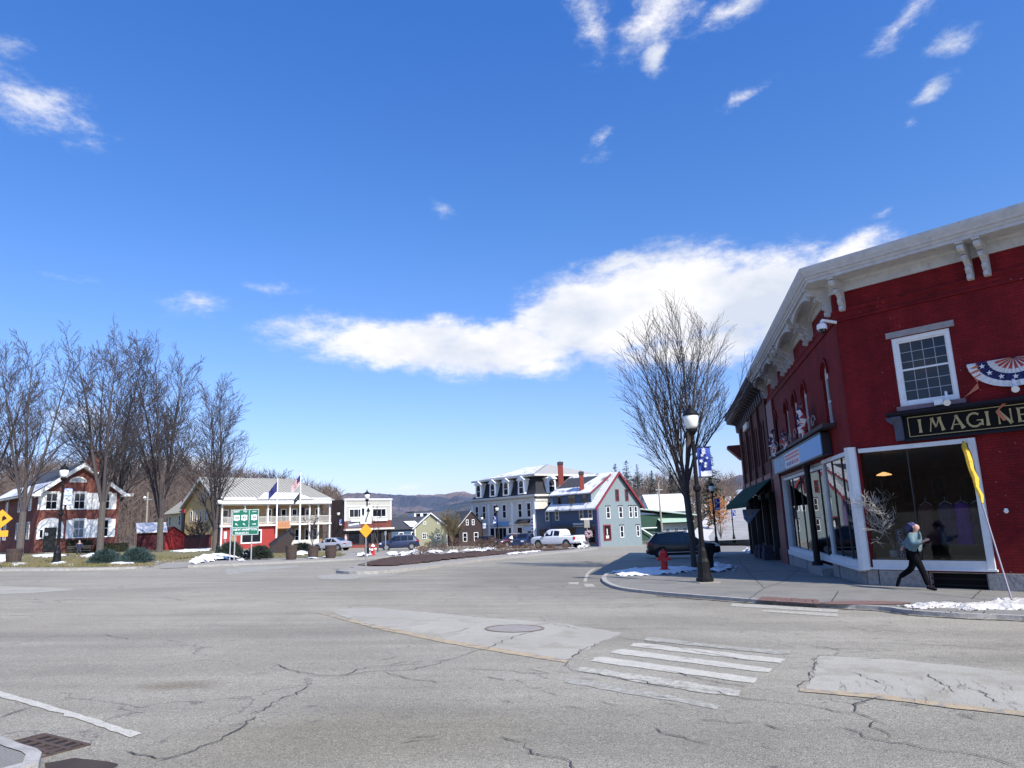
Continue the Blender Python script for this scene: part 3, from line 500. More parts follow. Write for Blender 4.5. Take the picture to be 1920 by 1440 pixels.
# ------------------------------------------------------------------ the red corner block
L16 = 16.7; oL = C0+dL*L16; RB = thing('brick_building', 'two-storey red painted brick corner building with white bracketed cornice', 'building', (C0.x, C0.y, 0))
def frame_part(name, mb, mats, org, h, par=None, **k):
    """mesh given in a wall frame (x right as seen from the street, y inward, z up)"""
    par = par or RB; o = ob(name, mb, mats, par); o.location = Vector((org[0], org[1], 0))-Vector(par.location) ; o.rotation_euler = (0, 0, rzh(h))
    for a, b_ in k.items(): o[a] = b_
    return o
LF = (oL, hL+180); RF = (C0, hR)      # left facade frame, right facade frame
def holewall(mb, W, z0, z1, holes, arches=(), th=.28):
    xs = sorted({0., W}|{h[0] for h in holes}|{h[1] for h in holes}); zs = sorted({z0, z1}|{h[2] for h in holes}|{h[3] for h in holes})
    for i in range(len(xs)-1):
        for j in range(len(zs)-1):
            cx, cz = (xs[i]+xs[i+1])/2, (zs[j]+zs[j+1])/2
            if any(h[0] < cx < h[1] and h[2] < cz < h[3] for h in holes): continue
            mb.add([(xs[i], 0, zs[j]), (xs[i+1], 0, zs[j]), (xs[i+1], 0, zs[j+1]), (xs[i], 0, zs[j+1])], [(0, 1, 2, 3)])
    for h in holes:
        x0, x1, a, b_ = h
        mb.add([(x0, 0, a), (x0, th, a), (x0, th, b_), (x0, 0, b_)], [(0, 3, 2, 1)]); mb.add([(x1, 0, a), (x1, th, a), (x1, th, b_), (x1, 0, b_)], [(0, 1, 2, 3)])
        mb.add([(x0, 0, a), (x1, 0, a), (x1, th, a), (x0, th, a)], [(0, 1, 2, 3)])
        if h not in arches: mb.add([(x0, 0, b_), (x1, 0, b_), (x1, th, b_), (x0, th, b_)], [(0, 3, 2, 1)])
        else:
            r = (x1-x0)/2; cx = (x0+x1)/2; zc = b_-r; n = 12; A = [(cx-r*math.cos(math.pi*k/n), zc+r*math.sin(math.pi*k/n)) for k in range(n+1)]
            for k in range(n):
                (p, q), (p2, q2) = A[k], A[k+1]
                mb.add([(p, 0, q), (p2, 0, q2), (p2, 0, b_), (p, 0, b_)], [(0, 1, 2, 3)]); mb.add([(p, 0, q), (p, th, q), (p2, th, q2), (p2, 0, q2)], [(0, 3, 2, 1)])
X = lambda s: L16-s
HW = .47; ARC = [(X(s)-HW, X(s)+HW, 4.92, 6.98) for s in (2.35, 6.35, 8.65, 10.95, 14.35)]
mb = MB(); holewall(mb, L16, -1.6, 9.05, ARC+[(X(4.3), X(.22), .42, 3.84), (X(14.45), X(4.3)-.0001, .2, 3.84)], ARC); frame_part('wall', mb, REDBRICK, *LF)
mb = MB(); holewall(mb, 12, -1., 9.05, [(1.5, 3.0, 4.9, 6.88), (.2, 3.15, .42, 3.84), (1.62, 2.98, -.5, .38), (6, 7.4, 4.9, 6.88), (10, 11.4, 4.9, 6.88)]); frame_part('wall', mb, REDBRICK, *RF)
# back and roof
nL = hv(hL-90); nR = hv(hR+90)   # outward normals
ROOFM = M('flat_roof_felt', (.1, .1, .1), .9)
def poly3(name, pts, mat, par=RB):
    m_ = MB(); m_.add([Vector(p)-Vector(par.location) for p in pts], [tuple(range(len(pts)))]); return ob(name, m_, mat, par)
A0, A1 = C0+dL*L16, C0+dR*12; inL, inR = -nL*16, -nR*14
Z = lambda v, z: Vector((v.x, v.y, z))
poly3('roof', [Z(C0, 9.04), Z(A1, 9.04), Z(A1+inR, 9.04), Z(A0+inL, 9.04), Z(A0, 9.04)], ROOFM)
for a, b_ in ((A1, A1+inR), (A1+inR, A0+inL), (A0+inL, A0)): poly3('wall', [Z(a, -2), Z(b_, -2), Z(b_, 9.04), Z(a, 9.04)], REDBRICK)
# cornice with a mitred corner
def cornice(name, prof, ends, mat, par=RB, corner=True):
    m_ = MB(); rows = []
    for o, z in prof:
        r = [Z(C0+dL*ends[0]+nL*o, z), Z(C0+(nL+nR)*(o/(1+nL.dot(nR))), z), Z(C0+dR*ends[1]+nR*o, z)]; rows.append(r)
    vs = [p-Vector(par.location) for r in rows for p in r]
    m_.add(vs, [(3*i+j, 3*i+j+1, 3*i+j+4, 3*i+j+3) for i in range(len(rows)-1) for j in range(2)]); return ob(name, m_, mat, par)
CORN = M('cornice_paint', (.5, .5, .49), .7, .16, 4, .2, 25, col2=(.34, .32, .29), s2=3.5, t2=.66)
cornice('cornice', [(.0, 8.62), (.05, 8.62), (.06, 8.9), (.12, 8.96), (.74, 8.96), (.74, 9.05), (.78, 9.06), (.79, 9.12), (.85, 9.15), (.86, 9.2), (.9, 9.26), (.93, 9.33), (.94, 9.42), (-.1, 9.46)], (L16, 12), CORN)
cornice('string_course', [(0, 7.74), (.05, 7.74), (.05, 7.82), (.02, 7.84), (.02, 7.98), (.055, 8.0), (.055, 8.09), (0, 8.12)], (L16, 12), REDBRICK)
# brackets: scrolled outline, thick in x
BP = [(0, 0), (-.16, .02), (-.2, .1), (-.14, .16), (-.2, .22), (-.24, .32), (-.17, .38), (-.22, .46), (-.32, .52), (-.42, .56), (-.46, .62), (-.38, .66), (-.5, .7), (-.62, .72), (-.68, .78), (-.68, .86), (-.62, .9), (0, .9)]
bm1 = MB(); bm1.yz(BP, -.075, .075); bm1.box(-.095, .095, -.72, 0, .9, .95)
for a_, b_ in ((-.185, .03), (-.23, .24), (-.44, .5)): bm1.box(-.05, .05, a_-.03, a_, b_, b_+.12)
bme = mesh('bracket', bm1, CORN)
def bracket(org, h, x, z=8.01):
    o = put('bracket', bme, RB); p = org+hv(h)*x; o.location = (p.x-RB.location.x, p.y-RB.location.y, z); o.rotation_euler = (0, 0, rzh(h))
for s in (.3, 3.73, 4.12, 7.6, 8.0, 11.3): bracket(C0, hR, s)
LBR = [.3, 3.4, 4.2, 7.6, 8.3, 9.2, 10.0, 12.4, 13.2, 16.2]
for s in LBR: bracket(oL, hL+180, X(s))
# arched pelmets between the paired brackets on the side facade
for s0, s1 in ((.3, 3.4), (4.2, 7.6), (8.3, 9.2), (10, 12.4), (13.2, 16.2)):
    x0, x1 = X(s1)+.1, X(s0)-.1; n = 12; pts = [(x0, 8.95), (x0, 8.62)]+[(x0+(x1-x0)*(k/n), 8.62+.24*math.sin(math.pi*k/n)**.7) for k in range(1, n)]+[(x1, 8.62), (x1, 8.95)]
    m_ = MB(); m_.xz(pts, -.66, -.56); m_.xz([(p, q-.001) for p, q in pts], -.14, -.07); frame_part('pelmet', m_, CORN, *LF)
# arched windows
REC = M('sash_white', (.6, .62, .63), .5, .08, 6)
for i, h in enumerate(ARC):
    cx = (h[0]+h[1])/2; r = HW; zc = h[3]-r; n = 12
    m_ = MB(); m_.box(h[0], h[0]+.09, .1, .2, h[2], zc); m_.box(h[1]-.09, h[1], .1, .2, h[2], zc); m_.box(h[0]+.09, h[1]-.09, .1, .2, zc-.05, zc+.03); m_.box(h[0]+.09, h[1]-.09, .12, .2, 5.65, 5.72); m_.box(h[0]+.09, h[1]-.09, .1, .2, h[2], h[2]+.08)
    for k in range(n):
        a0, a1 = math.pi*k/n, math.pi*(k+1)/n; m_.xz([(cx-r*math.cos(a0), zc+r*math.sin(a0)), (cx-r*math.cos(a1), zc+r*math.sin(a1)), (cx-(r-.1)*math.cos(a1), zc+(r-.1)*math.sin(a1)), (cx-(r-.1)*math.cos(a0), zc+(r-.1)*math.sin(a0))], .1, .2)
    wn = frame_part('window', m_, REC, *LF)
    m_ = MB(); m_.box(h[0]+.09, h[1]-.09, .17, .185, h[2]+.08, 5.65); ob('pane', m_, PANE, wn); m_ = MB(); m_.box(h[0]+.09, h[1]-.09, .15, .165, 5.72, zc-.05); ob('pane', m_, PANE, wn)
    m_ = MB(); m_.xz([(cx-(r-.1)*math.cos(math.pi*k/n), zc+.03+(r-.12)*math.sin(math.pi*k/n)) for k in range(n+1)], .14, .155); ob('transom_panel', m_, REC, wn)
    m_ = MB(); ro, ri = r+.16, r+.03   # hood mould
    for k in range(n):
        a0, a1 = math.pi*k/n, math.pi*(k+1)/n; m_.xz([(cx-ro*math.cos(a0), zc+ro*math.sin(a0)), (cx-ro*math.cos(a1), zc+ro*math.sin(a1)), (cx-ri*math.cos(a1), zc+ri*math.sin(a1)), (cx-ri*math.cos(a0), zc+ri*math.sin(a0))], -.05, -.002)
    frame_part('arch_hood', m_, REDBRICK, *LF)
# leaded sash window on the front
def sash(h, big=False):
    x0, x1, z0, z1 = h; m_ = MB(); m_.ring(x0, x1, z0, z1, .11, .02, .14); m_.ring(x0+.11, x1-.11, z0+.11, z1-.11, .05, .06, .16); m_.box(x0+.16, x1-.16, .07, .15, (z0+z1)/2+.02, (z0+z1)/2+.07)
    wn = frame_part('window', m_, WHITE, *RF); m_ = MB(); m_.box(x0+.16, x1-.16, .115, .13, z0+.16, z1-.16); ob('pane', m_, PANE, wn)
    m_ = MB(); LEAD = M('leading', (.34, .36, .38), .5)
    for k in range(1, 4): xx = x0+.16+(x1-x0-.32)*k/4; m_.box(xx-.009, xx+.009, .105, .114, z0+.16, z1-.16)
    for k in range(1, 6):
        zz = z0+.16+(z1-z0-.32)*k/6
        if k != 3: m_.box(x0+.16, x1-.16, .103, .112, zz-.009, zz+.009)
    ob('glazing_bars', m_, LEAD, wn)
LINT = M('grey_stone_lintel', (.3, .28, .27), .85, .15, 8, .3, 30)
for h in [(1.5, 3.0, 4.9, 6.88), (6, 7.4, 4.9, 6.88), (10, 11.4, 4.9, 6.88)]:
    sash(h); m_ = MB(); m_.box(h[0]-.12, h[1]+.14, -.035, .03, 6.9, 7.07); frame_part('lintel', m_, LINT, *RF); m_ = MB(); m_.box(h[0]-.08, h[1]+.14, -.09, .02, 4.78, 4.9); frame_part('sill', m_, M('purplish_stone_sill', (.2, .14, .15), .85, .2, 8), *RF)
# IMAGINE fascia
SG = thing('shop_sign', 'black fascia sign lettered IMAGINE in gold above the display window', 'shop sign', (C0.x, C0.y, 0)); SGB = M('black_sign_paint', (.006, .005, .005), .5, .2, 6, spec=.12); GOLD = M('gold_leaf', (.42, .33, .15), .45, .15, 20)
def rpart(name, m_, mat, par): return frame_part(name, m_, mat, *RF, par=par)
m_ = MB(); m_.box(1.55, 8.4, -.1, -.012, 3.93, 4.62); rpart('board', m_, SGB, SG)
m_ = MB(); m_.box(1.15, 8.8, -.26, -.012, 4.66, 4.74); m_.box(1.25, 8.7, -.2, -.012, 4.62, 4.66); m_.box(1.5, 8.45, -.13, -.1, 3.9, 3.97); rpart('moulding', m_, M('dark_moulding', (.014, .014, .02), .6, spec=.15), SG)
m_ = MB(); m_.yz([(-.012, 3.95), (-.12, 3.95), (-.13, 4.3), (-.17, 4.45), (-.24, 4.55), (-.24, 4.62), (-.012, 4.62)], 1.3, 1.53); m_.xz([(1.3, 4.4), (1.3, 4.62), (1.12, 4.62), (1.16, 4.52)], -.2, -.012); rpart('console', m_, M('slate_blue_paint', (.05, .06, .09), .6, .2, 9), SG)
m_ = MB(); m_.ring(1.66, 8.3, 4.02, 4.57, .018, -.108, -.1); rpart('gold_border', m_, GOLD, SG)
def letter(strokes, x, z, s, name='lettering'):
    m_ = MB()
    for (xa, za, xb, zb, wa, wb) in strokes:   # flared strokes
        d = Vector((xb-xa, zb-za)); d.normalize(); q = Vector((-d.y, d.x)); n = 5; L = []; Rr = []
        for k in range(n+1):
            u = k/n; fl = (wa*(1-u)+wb*u)*(1+.55*(2*u-1)**4); p = Vector((xa+(xb-xa)*u, za+(zb-za)*u)); L.append(p+q*fl/2); Rr.append(p-q*fl/2)
        P = L+Rr[::-1]; m_.xz([(x+p.x*s, z+p.y*s) for p in P][::-1], -.112, -.1)
    rpart(name, m_, GOLD, SG)
G_ = [(.72*math.cos(a)*.62+.45, .5+.5*math.sin(a)*.95) for a in [math.radians(v) for v in range(50, 345, 25)]]
LT = {'I': [(.15, 0, .15, 1, .16, .16)], 'M': [(.08, 0, .26, 1, .05, .09), (.26, 1, .5, .3, .16, .1), (.5, .3, .78, 1, .06, .08), (.76, 1, .96, 0, .17, .17)], 'A': [(.02, 0, .42, 1, .09, .05), (.38, 1, .8, 0, .14, .2), (.16, .33, .62, .33, .06, .06)],
      'G': [(G_[i][0], G_[i][1], G_[i+1][0], G_[i+1][1], .12, .12) for i in range(len(G_)-1)]+[(.92, .42, .9, .08, .12, .12), (.6, .46, .98, .46, .06, .06)], 'N': [(.1, 0, .1, 1, .08, .08), (.08, 1, .82, 0, .16, .16), (.82, 0, .82, 1, .08, .08)],
      'E': [(.12, 0, .12, 1, .15, .15), (.12, .95, .6, .95, .07, .1), (.12, .5, .5, .5, .06, .09), (.12, .05, .62, .05, .07, .1)]}
for ch, px in zip('IMAGINE', (1723, 1743, 1785, 1817, 1851, 1874, 1912)):
    s_, _ = WALL(px, 795, C0, hR); letter(LT[ch], s_, 4.11, .37)
# display window frames
POST = M('display_white_paint', (.66, .68, .68), .5, .07, 4)
m_ = MB(); m_.box(.2, 3.15, -.06, .1, 3.72, 3.84); m_.box(3.03, 3.2, -.08, .1, .42, 3.84); m_.box(-.02, 3.24, -.1, .1, .42, .47); m_.box(.2, 3.03, -.05, .1, .47, .68); rpart('window_frame', m_, POST, RB)
m_ = MB(); m_.tube([(C0.x-RB.location.x+(nL+nR).x*.03, C0.y-RB.location.y+(nL+nR).y*.03, .4), (C0.x-RB.location.x+(nL+nR).x*.03, C0.y-RB.location.y+(nL+nR).y*.03, 3.9)], .17, 6); ob('corner_post', m_, POST, RB)
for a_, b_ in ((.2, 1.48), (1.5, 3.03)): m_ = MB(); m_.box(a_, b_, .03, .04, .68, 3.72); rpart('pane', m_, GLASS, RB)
m_ = MB(); m_.box(1.478, 1.502, .0, .06, .68, 3.72); rpart('mullion', m_, DKMETAL, RB)
# stone base
for i, (a_, b_, z0, z1) in enumerate([(0, .32, -.35, .4), (.34, 1.6, -.35, .4), (3.0, 3.9, -.35, .38), (3.92, 5.2, -.35, .38), (5.22, 6.6, -.35, .38), (6.62, 8.2, -.35, .38), (8.22, 10, -.35, .38), (10.02, 12, -.35, .38)]):
    m_ = MB(); m_.box(a_+.01, b_-.01, -.06-.02*(i % 3), .05, z0, z1); rpart('foundation_block', m_, GRANITE, RB)
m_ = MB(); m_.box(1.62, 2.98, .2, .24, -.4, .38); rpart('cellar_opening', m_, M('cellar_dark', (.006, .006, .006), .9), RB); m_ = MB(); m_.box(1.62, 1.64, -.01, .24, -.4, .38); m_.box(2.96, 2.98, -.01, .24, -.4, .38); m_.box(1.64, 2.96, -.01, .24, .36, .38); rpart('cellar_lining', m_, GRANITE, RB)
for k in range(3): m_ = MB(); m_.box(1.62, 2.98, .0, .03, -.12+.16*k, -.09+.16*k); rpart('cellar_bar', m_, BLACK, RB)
s = 0.
rr = random.Random(3)
while s < L16-.2:
    b_ = min(L16, s+rr.uniform(.9, 1.5)); zt = .36 if s < 4.3 else (.2 if s < 7.4 else .33-.035*(s-7.4)); m_ = MB(); m_.box(X(b_)+.01, X(s)-.01, -.05-.03*rr.random(), .1, -1.2, zt); frame_part('foundation_block', m_, GRANITE, *LF); s = b_
# side display bays
m_ = MB(); m_.box(X(4.3), X(.1), -.06, .1, 3.72, 3.84); m_.box(X(4.36), X(4.24), -.05, .1, .45, 3.72); m_.box(X(4.45), X(0), -.2, .1, .36, .44); m_.box(X(4.4), X(0), -.1, .1, .44, .62); frame_part('window_frame', m_, POST, *LF)
for a_, b_ in ((1.55, .2), (2.95, 1.57), (4.24, 2.97)): m_ = MB(); m_.box(X(a_), X(b_), .02, .03, .62, 3.72); frame_part('pane', m_, GLASS, *LF)
for a_ in (1.56, 2.96): m_ = MB(); m_.box(X(a_)-.012, X(a_)+.012, -.01, .05, .62, 3.72); frame_part('mullion', m_, DKMETAL, *LF)
RC = .14
m_ = MB(); m_.box(X(14.45), X(4.36), RC-.1, RC+.08, 3.6, 3.72); m_.box(X(14.45), X(14.3), -.02, RC+.1, .3, 3.84); m_.box(X(14.3), X(4.36), -.02, RC+.1, .3, .5); m_.box(X(14.3), X(7.2), -.1, RC-.06, .14, .34); frame_part('window_frame', m_, POST, *LF)
m_ = MB(); m_.box(X(14.45), X(4.3), 0, RC+.1, 3.73, 3.83); frame_part('soffit', m_, M('soffit_grey', (.35, .35, .34), .7), *LF)
m_ = MB(); m_.box(X(4.42), X(4.3), .02, RC+.1, .2, 3.73); frame_part('reveal', m_, POST, *LF)
xs_ = [14.3, 12.2, 10.1, 8.0, 5.9, 4.42]
for a_, b_ in zip(xs_, xs_[1:]):
    m_ = MB(); m_.box(X(a_)+.02, X(b_)-.02, RC, RC+.01, .5, 3.6); frame_part('pane', m_, GLASS, *LF); m_ = MB(); m_.box(X(b_)-.02, X(b_)+.02, RC-.03, RC+.04, .5, 3.6); frame_part('mullion', m_, DKMETAL, *LF)
m_ = MB(); m_.tube([(X(6.3), -.22, .12), (X(6.3), -.22, .25), (X(6.3), -.22, .3), (X(6.3), -.22, 3.6), (X(6.3), -.22, 3.84)], [.2, .2, .12, .11, .16], 10); frame_part('iron_column', m_, BLACK, *LF)
m_ = MB(); m_.box(X(7.2), X(4.45), -.42, -.03, -.5, .13); frame_part('door_step', m_, GRANITE, *LF)
m_ = MB(); m_.box(X(16.6), X(14.5), -.12, .0, -1.1, 7.7); m_.box(X(16.7), X(14.45), -.15, 0, 3.8, 3.95); frame_part('pilaster', m_, M('dark_red_paint', (.13, .02, .022), .6, .2, 3), *LF)
# shop interior shell (closed room behind all display glass)
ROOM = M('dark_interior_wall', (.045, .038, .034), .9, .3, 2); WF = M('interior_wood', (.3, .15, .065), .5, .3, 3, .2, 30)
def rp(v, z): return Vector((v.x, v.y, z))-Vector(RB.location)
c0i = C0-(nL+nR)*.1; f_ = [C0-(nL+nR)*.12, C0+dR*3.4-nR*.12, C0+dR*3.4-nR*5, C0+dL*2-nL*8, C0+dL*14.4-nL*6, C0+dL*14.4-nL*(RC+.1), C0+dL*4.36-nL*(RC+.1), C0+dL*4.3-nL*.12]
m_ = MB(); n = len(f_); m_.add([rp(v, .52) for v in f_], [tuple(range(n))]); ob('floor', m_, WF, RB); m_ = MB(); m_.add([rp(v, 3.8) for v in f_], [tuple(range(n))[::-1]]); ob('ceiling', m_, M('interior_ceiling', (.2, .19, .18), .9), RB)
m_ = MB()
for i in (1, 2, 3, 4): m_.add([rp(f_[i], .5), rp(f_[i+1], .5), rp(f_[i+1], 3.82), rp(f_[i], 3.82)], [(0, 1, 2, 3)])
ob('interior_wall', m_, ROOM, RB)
m_ = MB(); m_.box(.25, 3.0, .12, 1.5, .52, .72); frame_part('display_shelf', m_, M('pale_display_wood', (.6, .33, .14), .5, .3, 3, .2, 30), *RF)
# side shop sign, blue with a flag-like panel
SB = thing('shop_sign', 'long sky-blue fascia sign with a red and white striped panel over the side shop window', 'shop sign', (oL.x, oL.y, 0))
def lpart(name, m_, mat, par): return frame_part(name, m_, mat, *LF, par=par)
m_ = MB(); m_.box(X(14.35), X(2.55), -.3, -.02, 3.93, 4.66); m_.box(X(14.4), X(2.5), -.34, -.3, 3.9, 3.96); m_.box(X(14.4), X(2.5), -.34, -.3, 4.63, 4.69); lpart('frame', m_, M('sign_black_frame', (.012, .012, .02), .5), SB)
m_ = MB(); m_.box(X(14.3), X(2.65), -.325, -.3, 3.965, 4.625); lpart('panel', m_, M('sky_blue_sign', (.16, .4, .72), .5, .08, 3), SB)
m_ = MB(); m_.box(X(14.3), X(10.6), -.33, -.325, 3.97, 4.62); lpart('dark_blue_panel', m_, M('mid_blue_sign', (.1, .24, .42), .5, .25, 4, col2=(.2, .4, .55), s2=3), SB)
m_ = MB(); m_.box(X(10.6), X(6.9), -.332, -.325, 3.97, 4.58); lpart('white_panel', m_, M('sign_white', (.6, .62, .68), .5), SB)
for k in range(2): m_ = MB(); m_.box(X(10.5), X(7.0), -.338, -.332, 4.3+.14*k, 4.38+.14*k); lpart('red_stripe', m_, M('sign_red', (.55, .07, .08), .5), SB)
for k in range(7): m_ = MB(); a_ = 10.2-.45*k; m_.box(X(a_), X(a_-.3), -.338, -.332, 4.05, 4.2); lpart('lettering', m_, M('sign_navy', (.05, .06, .25), .5) if k < 4 else M('sign_red', (.55, .07, .08)), SB)
# ledge with scroll railing over the side sign
LG = thing('balcony_ledge', 'dark ledge with scrolled iron railing under the arched windows', 'ledge', (oL.x, oL.y, 0))
m_ = MB(); m_.box(X(15.2), X(1.6), -.42, -.02, 4.74, 4.86); lpart('shelf', m_, M('dark_ledge', (.05, .035, .04), .7), LG)
for k in range(9):
    s_ = 3.3+k*1.3; m_ = MB(); q = [(X(s_)+.42*math.cos(a)*(1-.07*i), -.36, 5.12+.26*math.sin(a)*(1-.07*i)) for i, a in enumerate([j*.55 for j in range(14)])]; m_.tube(q, .018, 5); lpart('scroll', m_, M('pale_iron', (.35, .3, .32), .5), LG)
RBL = [M('bunting_red', (.5, .06, .06), .8), M('bunting_white', (.72, .72, .72), .8, .1, 8), M('bunting_navy', (.02, .025, .12), .8)]
def crumple(name, s_, z, label, seed, sz):
    r = random.Random(seed); m_ = MB(); n = 9
    g = [[(X(s_)+(i/n-.5)*sz+r.gauss(0, .05), -.45+r.gauss(0, .07), z+(j/n-.5)*sz*.9*(1-.3*abs(i/n-.5))+r.gauss(0, .05)+(.5*sz*(max(0, i/n-.6))*(1 if j > 5 else 0))) for j in range(n+1)] for i in range(n+1)]
    for i in range(n):
        for j in range(n):
            m_.mi = 2 if (j > 5 and (i+j) % 3) or (j > 2 and i < 4 and r.random() < .6) else (1 if (i+j) % 3 != 1 else 0)
            m_.add([g[i][j], g[i+1][j], g[i+1][j+1], g[i][j+1]], [(0, 1, 2, 3)])
    th = thing(name, label, 'bunting', (oL.x, oL.y, 0)); frame_part('cloth', m_, RBL, *LF, par=th)
crumple('bunting', 5.0, 5.35, 'crumpled stars and stripes bunting between the nearest two arched windows', 4, 1.15)
crumple('bunting', 13.0, 5.3, 'crumpled stars and stripes bunting at the far end of the ledge', 9, 1.2)
crumple('bunting', 9.4, 5.1, 'small bunting cloth in the middle of the ledge railing', 12, .7)
# fan bunting on the front
FB = thing('bunting', 'red, white and blue pleated fan bunting on the red wall above the IMAGINE sign', 'bunting', (C0.x, C0.y, 0))
cx, cz, Rr = 4.35, 5.78, 1.0
m_ = MB(); n = 36
for k in range(n):
    a0, a1 = math.pi+math.pi*k/n, math.pi+math.pi*(k+1)/n
    for q, (r0, r1, mi) in enumerate([(.05, .4, 0), (.4, .55, 1), (.55, .8, 2), (.8, 1.0, 1)]):
        m_.mi = mi
        if q == 0 and k % 4 < 2: m_.mi = 1
        y0, y1 = -.08-.05*(k % 2), -.08-.05*((k+1) % 2)
        m_.add([(cx+Rr*r_*math.cos(a_)*(1.05), y_, cz+Rr*.75*r_*math.sin(a_)) for r_, a_, y_ in ((r0, a0, y0), (r1, a0, y0), (r1, a1, y1), (r0, a1, y1))], [(0, 1, 2, 3)])
rpart('cloth', m_, RBL, FB)
for k in range(7):
    a_ = math.pi*(1.08+.14*k); m_ = MB(); x_, z_ = cx+Rr*.68*1.05*math.cos(a_), cz+Rr*.75*.68*math.sin(a_); P = []
    for i in range(10): r_ = .075 if i % 2 == 0 else .03; P.append((x_+r_*math.sin(i*math.pi/5), z_+r_*math.cos(i*math.pi/5)))
    m_.xz(P[::-1], -.155, -.14); rpart('star', m_, RBL[1], FB)
m_ = MB(); m_.add([(3.3, -.06, 5.78), (3.55, -.12, 5.76), (3.6, -.1, 5.5), (3.48, -.08, 5.25), (3.38, -.1, 5.5)], [(0, 1, 2, 3, 4)]); m_.add([(3.48, -.08, 5.25), (3.5, -.1, 5.1), (3.2, -.1, 4.95), (3.1, -.1, 4.9), (3.25, -.09, 5.02)], [(0, 1, 2, 3, 4)])
rpart('orange_tail', m_, M('faded_orange_cloth', (.5, .15, .08), .85), FB)
m_ = MB(); m_.add([(3.95, -.13, 4.62), (4.1, -.13, 4.66), (3.9, -.13, 4.5), (3.78, -.13, 4.42)], [(0, 1, 2, 3)]); m_.add([(3.78, -.13, 4.42), (3.86, -.13, 4.46), (3.98, -.13, 4.2), (3.92, -.13, 4.18)], [(0, 1, 2, 3)]); rpart('torn_strip', m_, M('faded_orange_cloth', (.5, .15, .08), .85), FB)
# lights, camera, small fittings on the front
for (s_, z_, lb, big) in ((2.72, 4.84, 'white floodlight on the sill of the leaded window', 1), (4.28, 4.95, 'white floodlight under the fan bunting', 1)):
    th = thing('floodlight', lb, 'floodlight', (C0.x, C0.y, 0)); m_ = MB(); m_.tube([(s_-.02, -.05, z_+.3), (s_, -.12, z_+.22), (s_+.02, -.2, z_+.06)], .035, 6); rpart('arm', m_, WHITE, th); m_ = MB(); m_.tube([(s_+.0, -.17, z_+.1), (s_+.04, -.3, z_+.0), (s_+.06, -.36, z_-.04)], [.04, .075, .09], 10); rpart('head', m_, WHITE, th)
    if s_ < 3: m_ = MB(); m_.box(s_-.3, s_-.08, -.2, -.06, z_-.04, z_+.1); rpart('box', m_, WHITE, th)
th = thing('security_camera', 'white dome security camera on an arm near the corner under the cornice', 'security camera', (C0.x, C0.y, 0)); p = C0-Vector((0, 0, C0.z)); q = lambda o, z: tuple(nL*o*.6+nR*o*.4-dL*.1+Vector((0, 0, z)))
m_ = MB(); m_.tube([q(.0, 7.72), q(.5, 7.78), q(.55, 7.72)], .05, 8); ob('arm', m_, WHITE, th); m_ = MB(); c_ = q(.55, 7.5); m_.lathe([(.06, .2), (.14, .14), (.15, 0), (.1, -.01)], 12, c_); ob('housing', m_, WHITE, th); m_ = MB(); m_.lathe([(.12, 0), (.11, -.08), (.05, -.13)], 12, c_); ob('dome', m_, PANE, th)
th = thing('wall_bell', 'small pale fitting on the red wall right of the display window', 'wall fitting', (C0.x, C0.y, 0)); m_ = MB(); m_.lathe([(.03, -.05), (.06, 0), (.03, .07)], 8, (3.63, -.05, 1.92)); rpart('body', m_, WHITE, th)
# furled yellow flag on a pole leaning at the window
b0 = G(1897, 1124, .13); top = AT(1806, 830, 0.0001) if False else None
s_, z_ = WALL(1808, 828, C0, hR); tp = C0+dR*s_+nR*.12; tp = Vector((tp.x, tp.y, z_))
th = thing('furled_flag', 'furled yellow and dark flag on a long pole leaning against the display window frame', 'flag', b0)
m_ = MB(); m_.tube([(0, 0, 0), tuple(tp-b0)], .02, 6); ob('pole', m_, M('pole_grey', (.22, .2, .24), .5), th)
d_ = tp-b0; rr = random.Random(2); m_ = MB(); pts = [d_*(u)+dR*(.02+.018*math.sin(u*45))+nR*.03 for u in (1.0, .96, .9, .84, .78, .72, .66, .6, .55)]; m_.tube(pts, [.02, .07, .075, .085, .07, .075, .05, .055, .02], 7); ob('cloth', m_, M('yellow_cloth', (.72, .42, .03), .8, .25, 7), th)
m_ = MB(); m_.tube([p_+dR*.06 for p_ in pts[1:6]], [.02, .035, .03, .03, .01], 6); ob('dark_fold', m_, M('dark_fold_cloth', (.02, .02, .02), .9), th)
# ---- things in the display window
th = thing('ornament_tree', 'white ornamental branch tree in a pale pot inside the display window', 'ornamental tree', tuple(C0+dR*.62-nR*.5)); th.location.z = .7; th.scale = (.82,)*3
r = random.Random(5); m_ = MB()
def br(p, d, L, rad, lv):
    pts = [p]; q = Vector(p)
    for i in range(4): d = (d+Vector((r.gauss(0, .22), r.gauss(0, .22), r.gauss(.05, .15)))).normalized(); q = q+d*L/4; pts.append(q.copy())
    m_.tube(pts, [rad*(1-.15*i) for i in range(5)], 4, cap=False)
    if lv < 3:
        for i in range(2, 5):
            for _ in range(2): br(pts[i], (d+Vector((r.gauss(0, .8), r.gauss(0, .8), r.gauss(.1, .4)))).normalized(), L*.6, rad*.55, lv+1)
    else:
        for q in pts[1:]: m_.lathe([(.001, -.012), (.014, 0), (.001, .012)], 4, q)
br(Vector((0, 0, .25)), Vector((.12, 0, 1)).normalized(), 1.25, .018, 0); br(Vector((0, 0, .25)), Vector((-.25, 0, 1)).normalized(), 1.2, .016, 1)
ob('branches', m_, M('pale_branch', (.45, .42, .38), .6), th); m_ = MB(); m_.lathe([(.1, 0), (.15, .05), (.17, .26), (.15, .27)], 14); ob('pot', m_, M('pale_pot', (.55, .55, .53), .6), th)
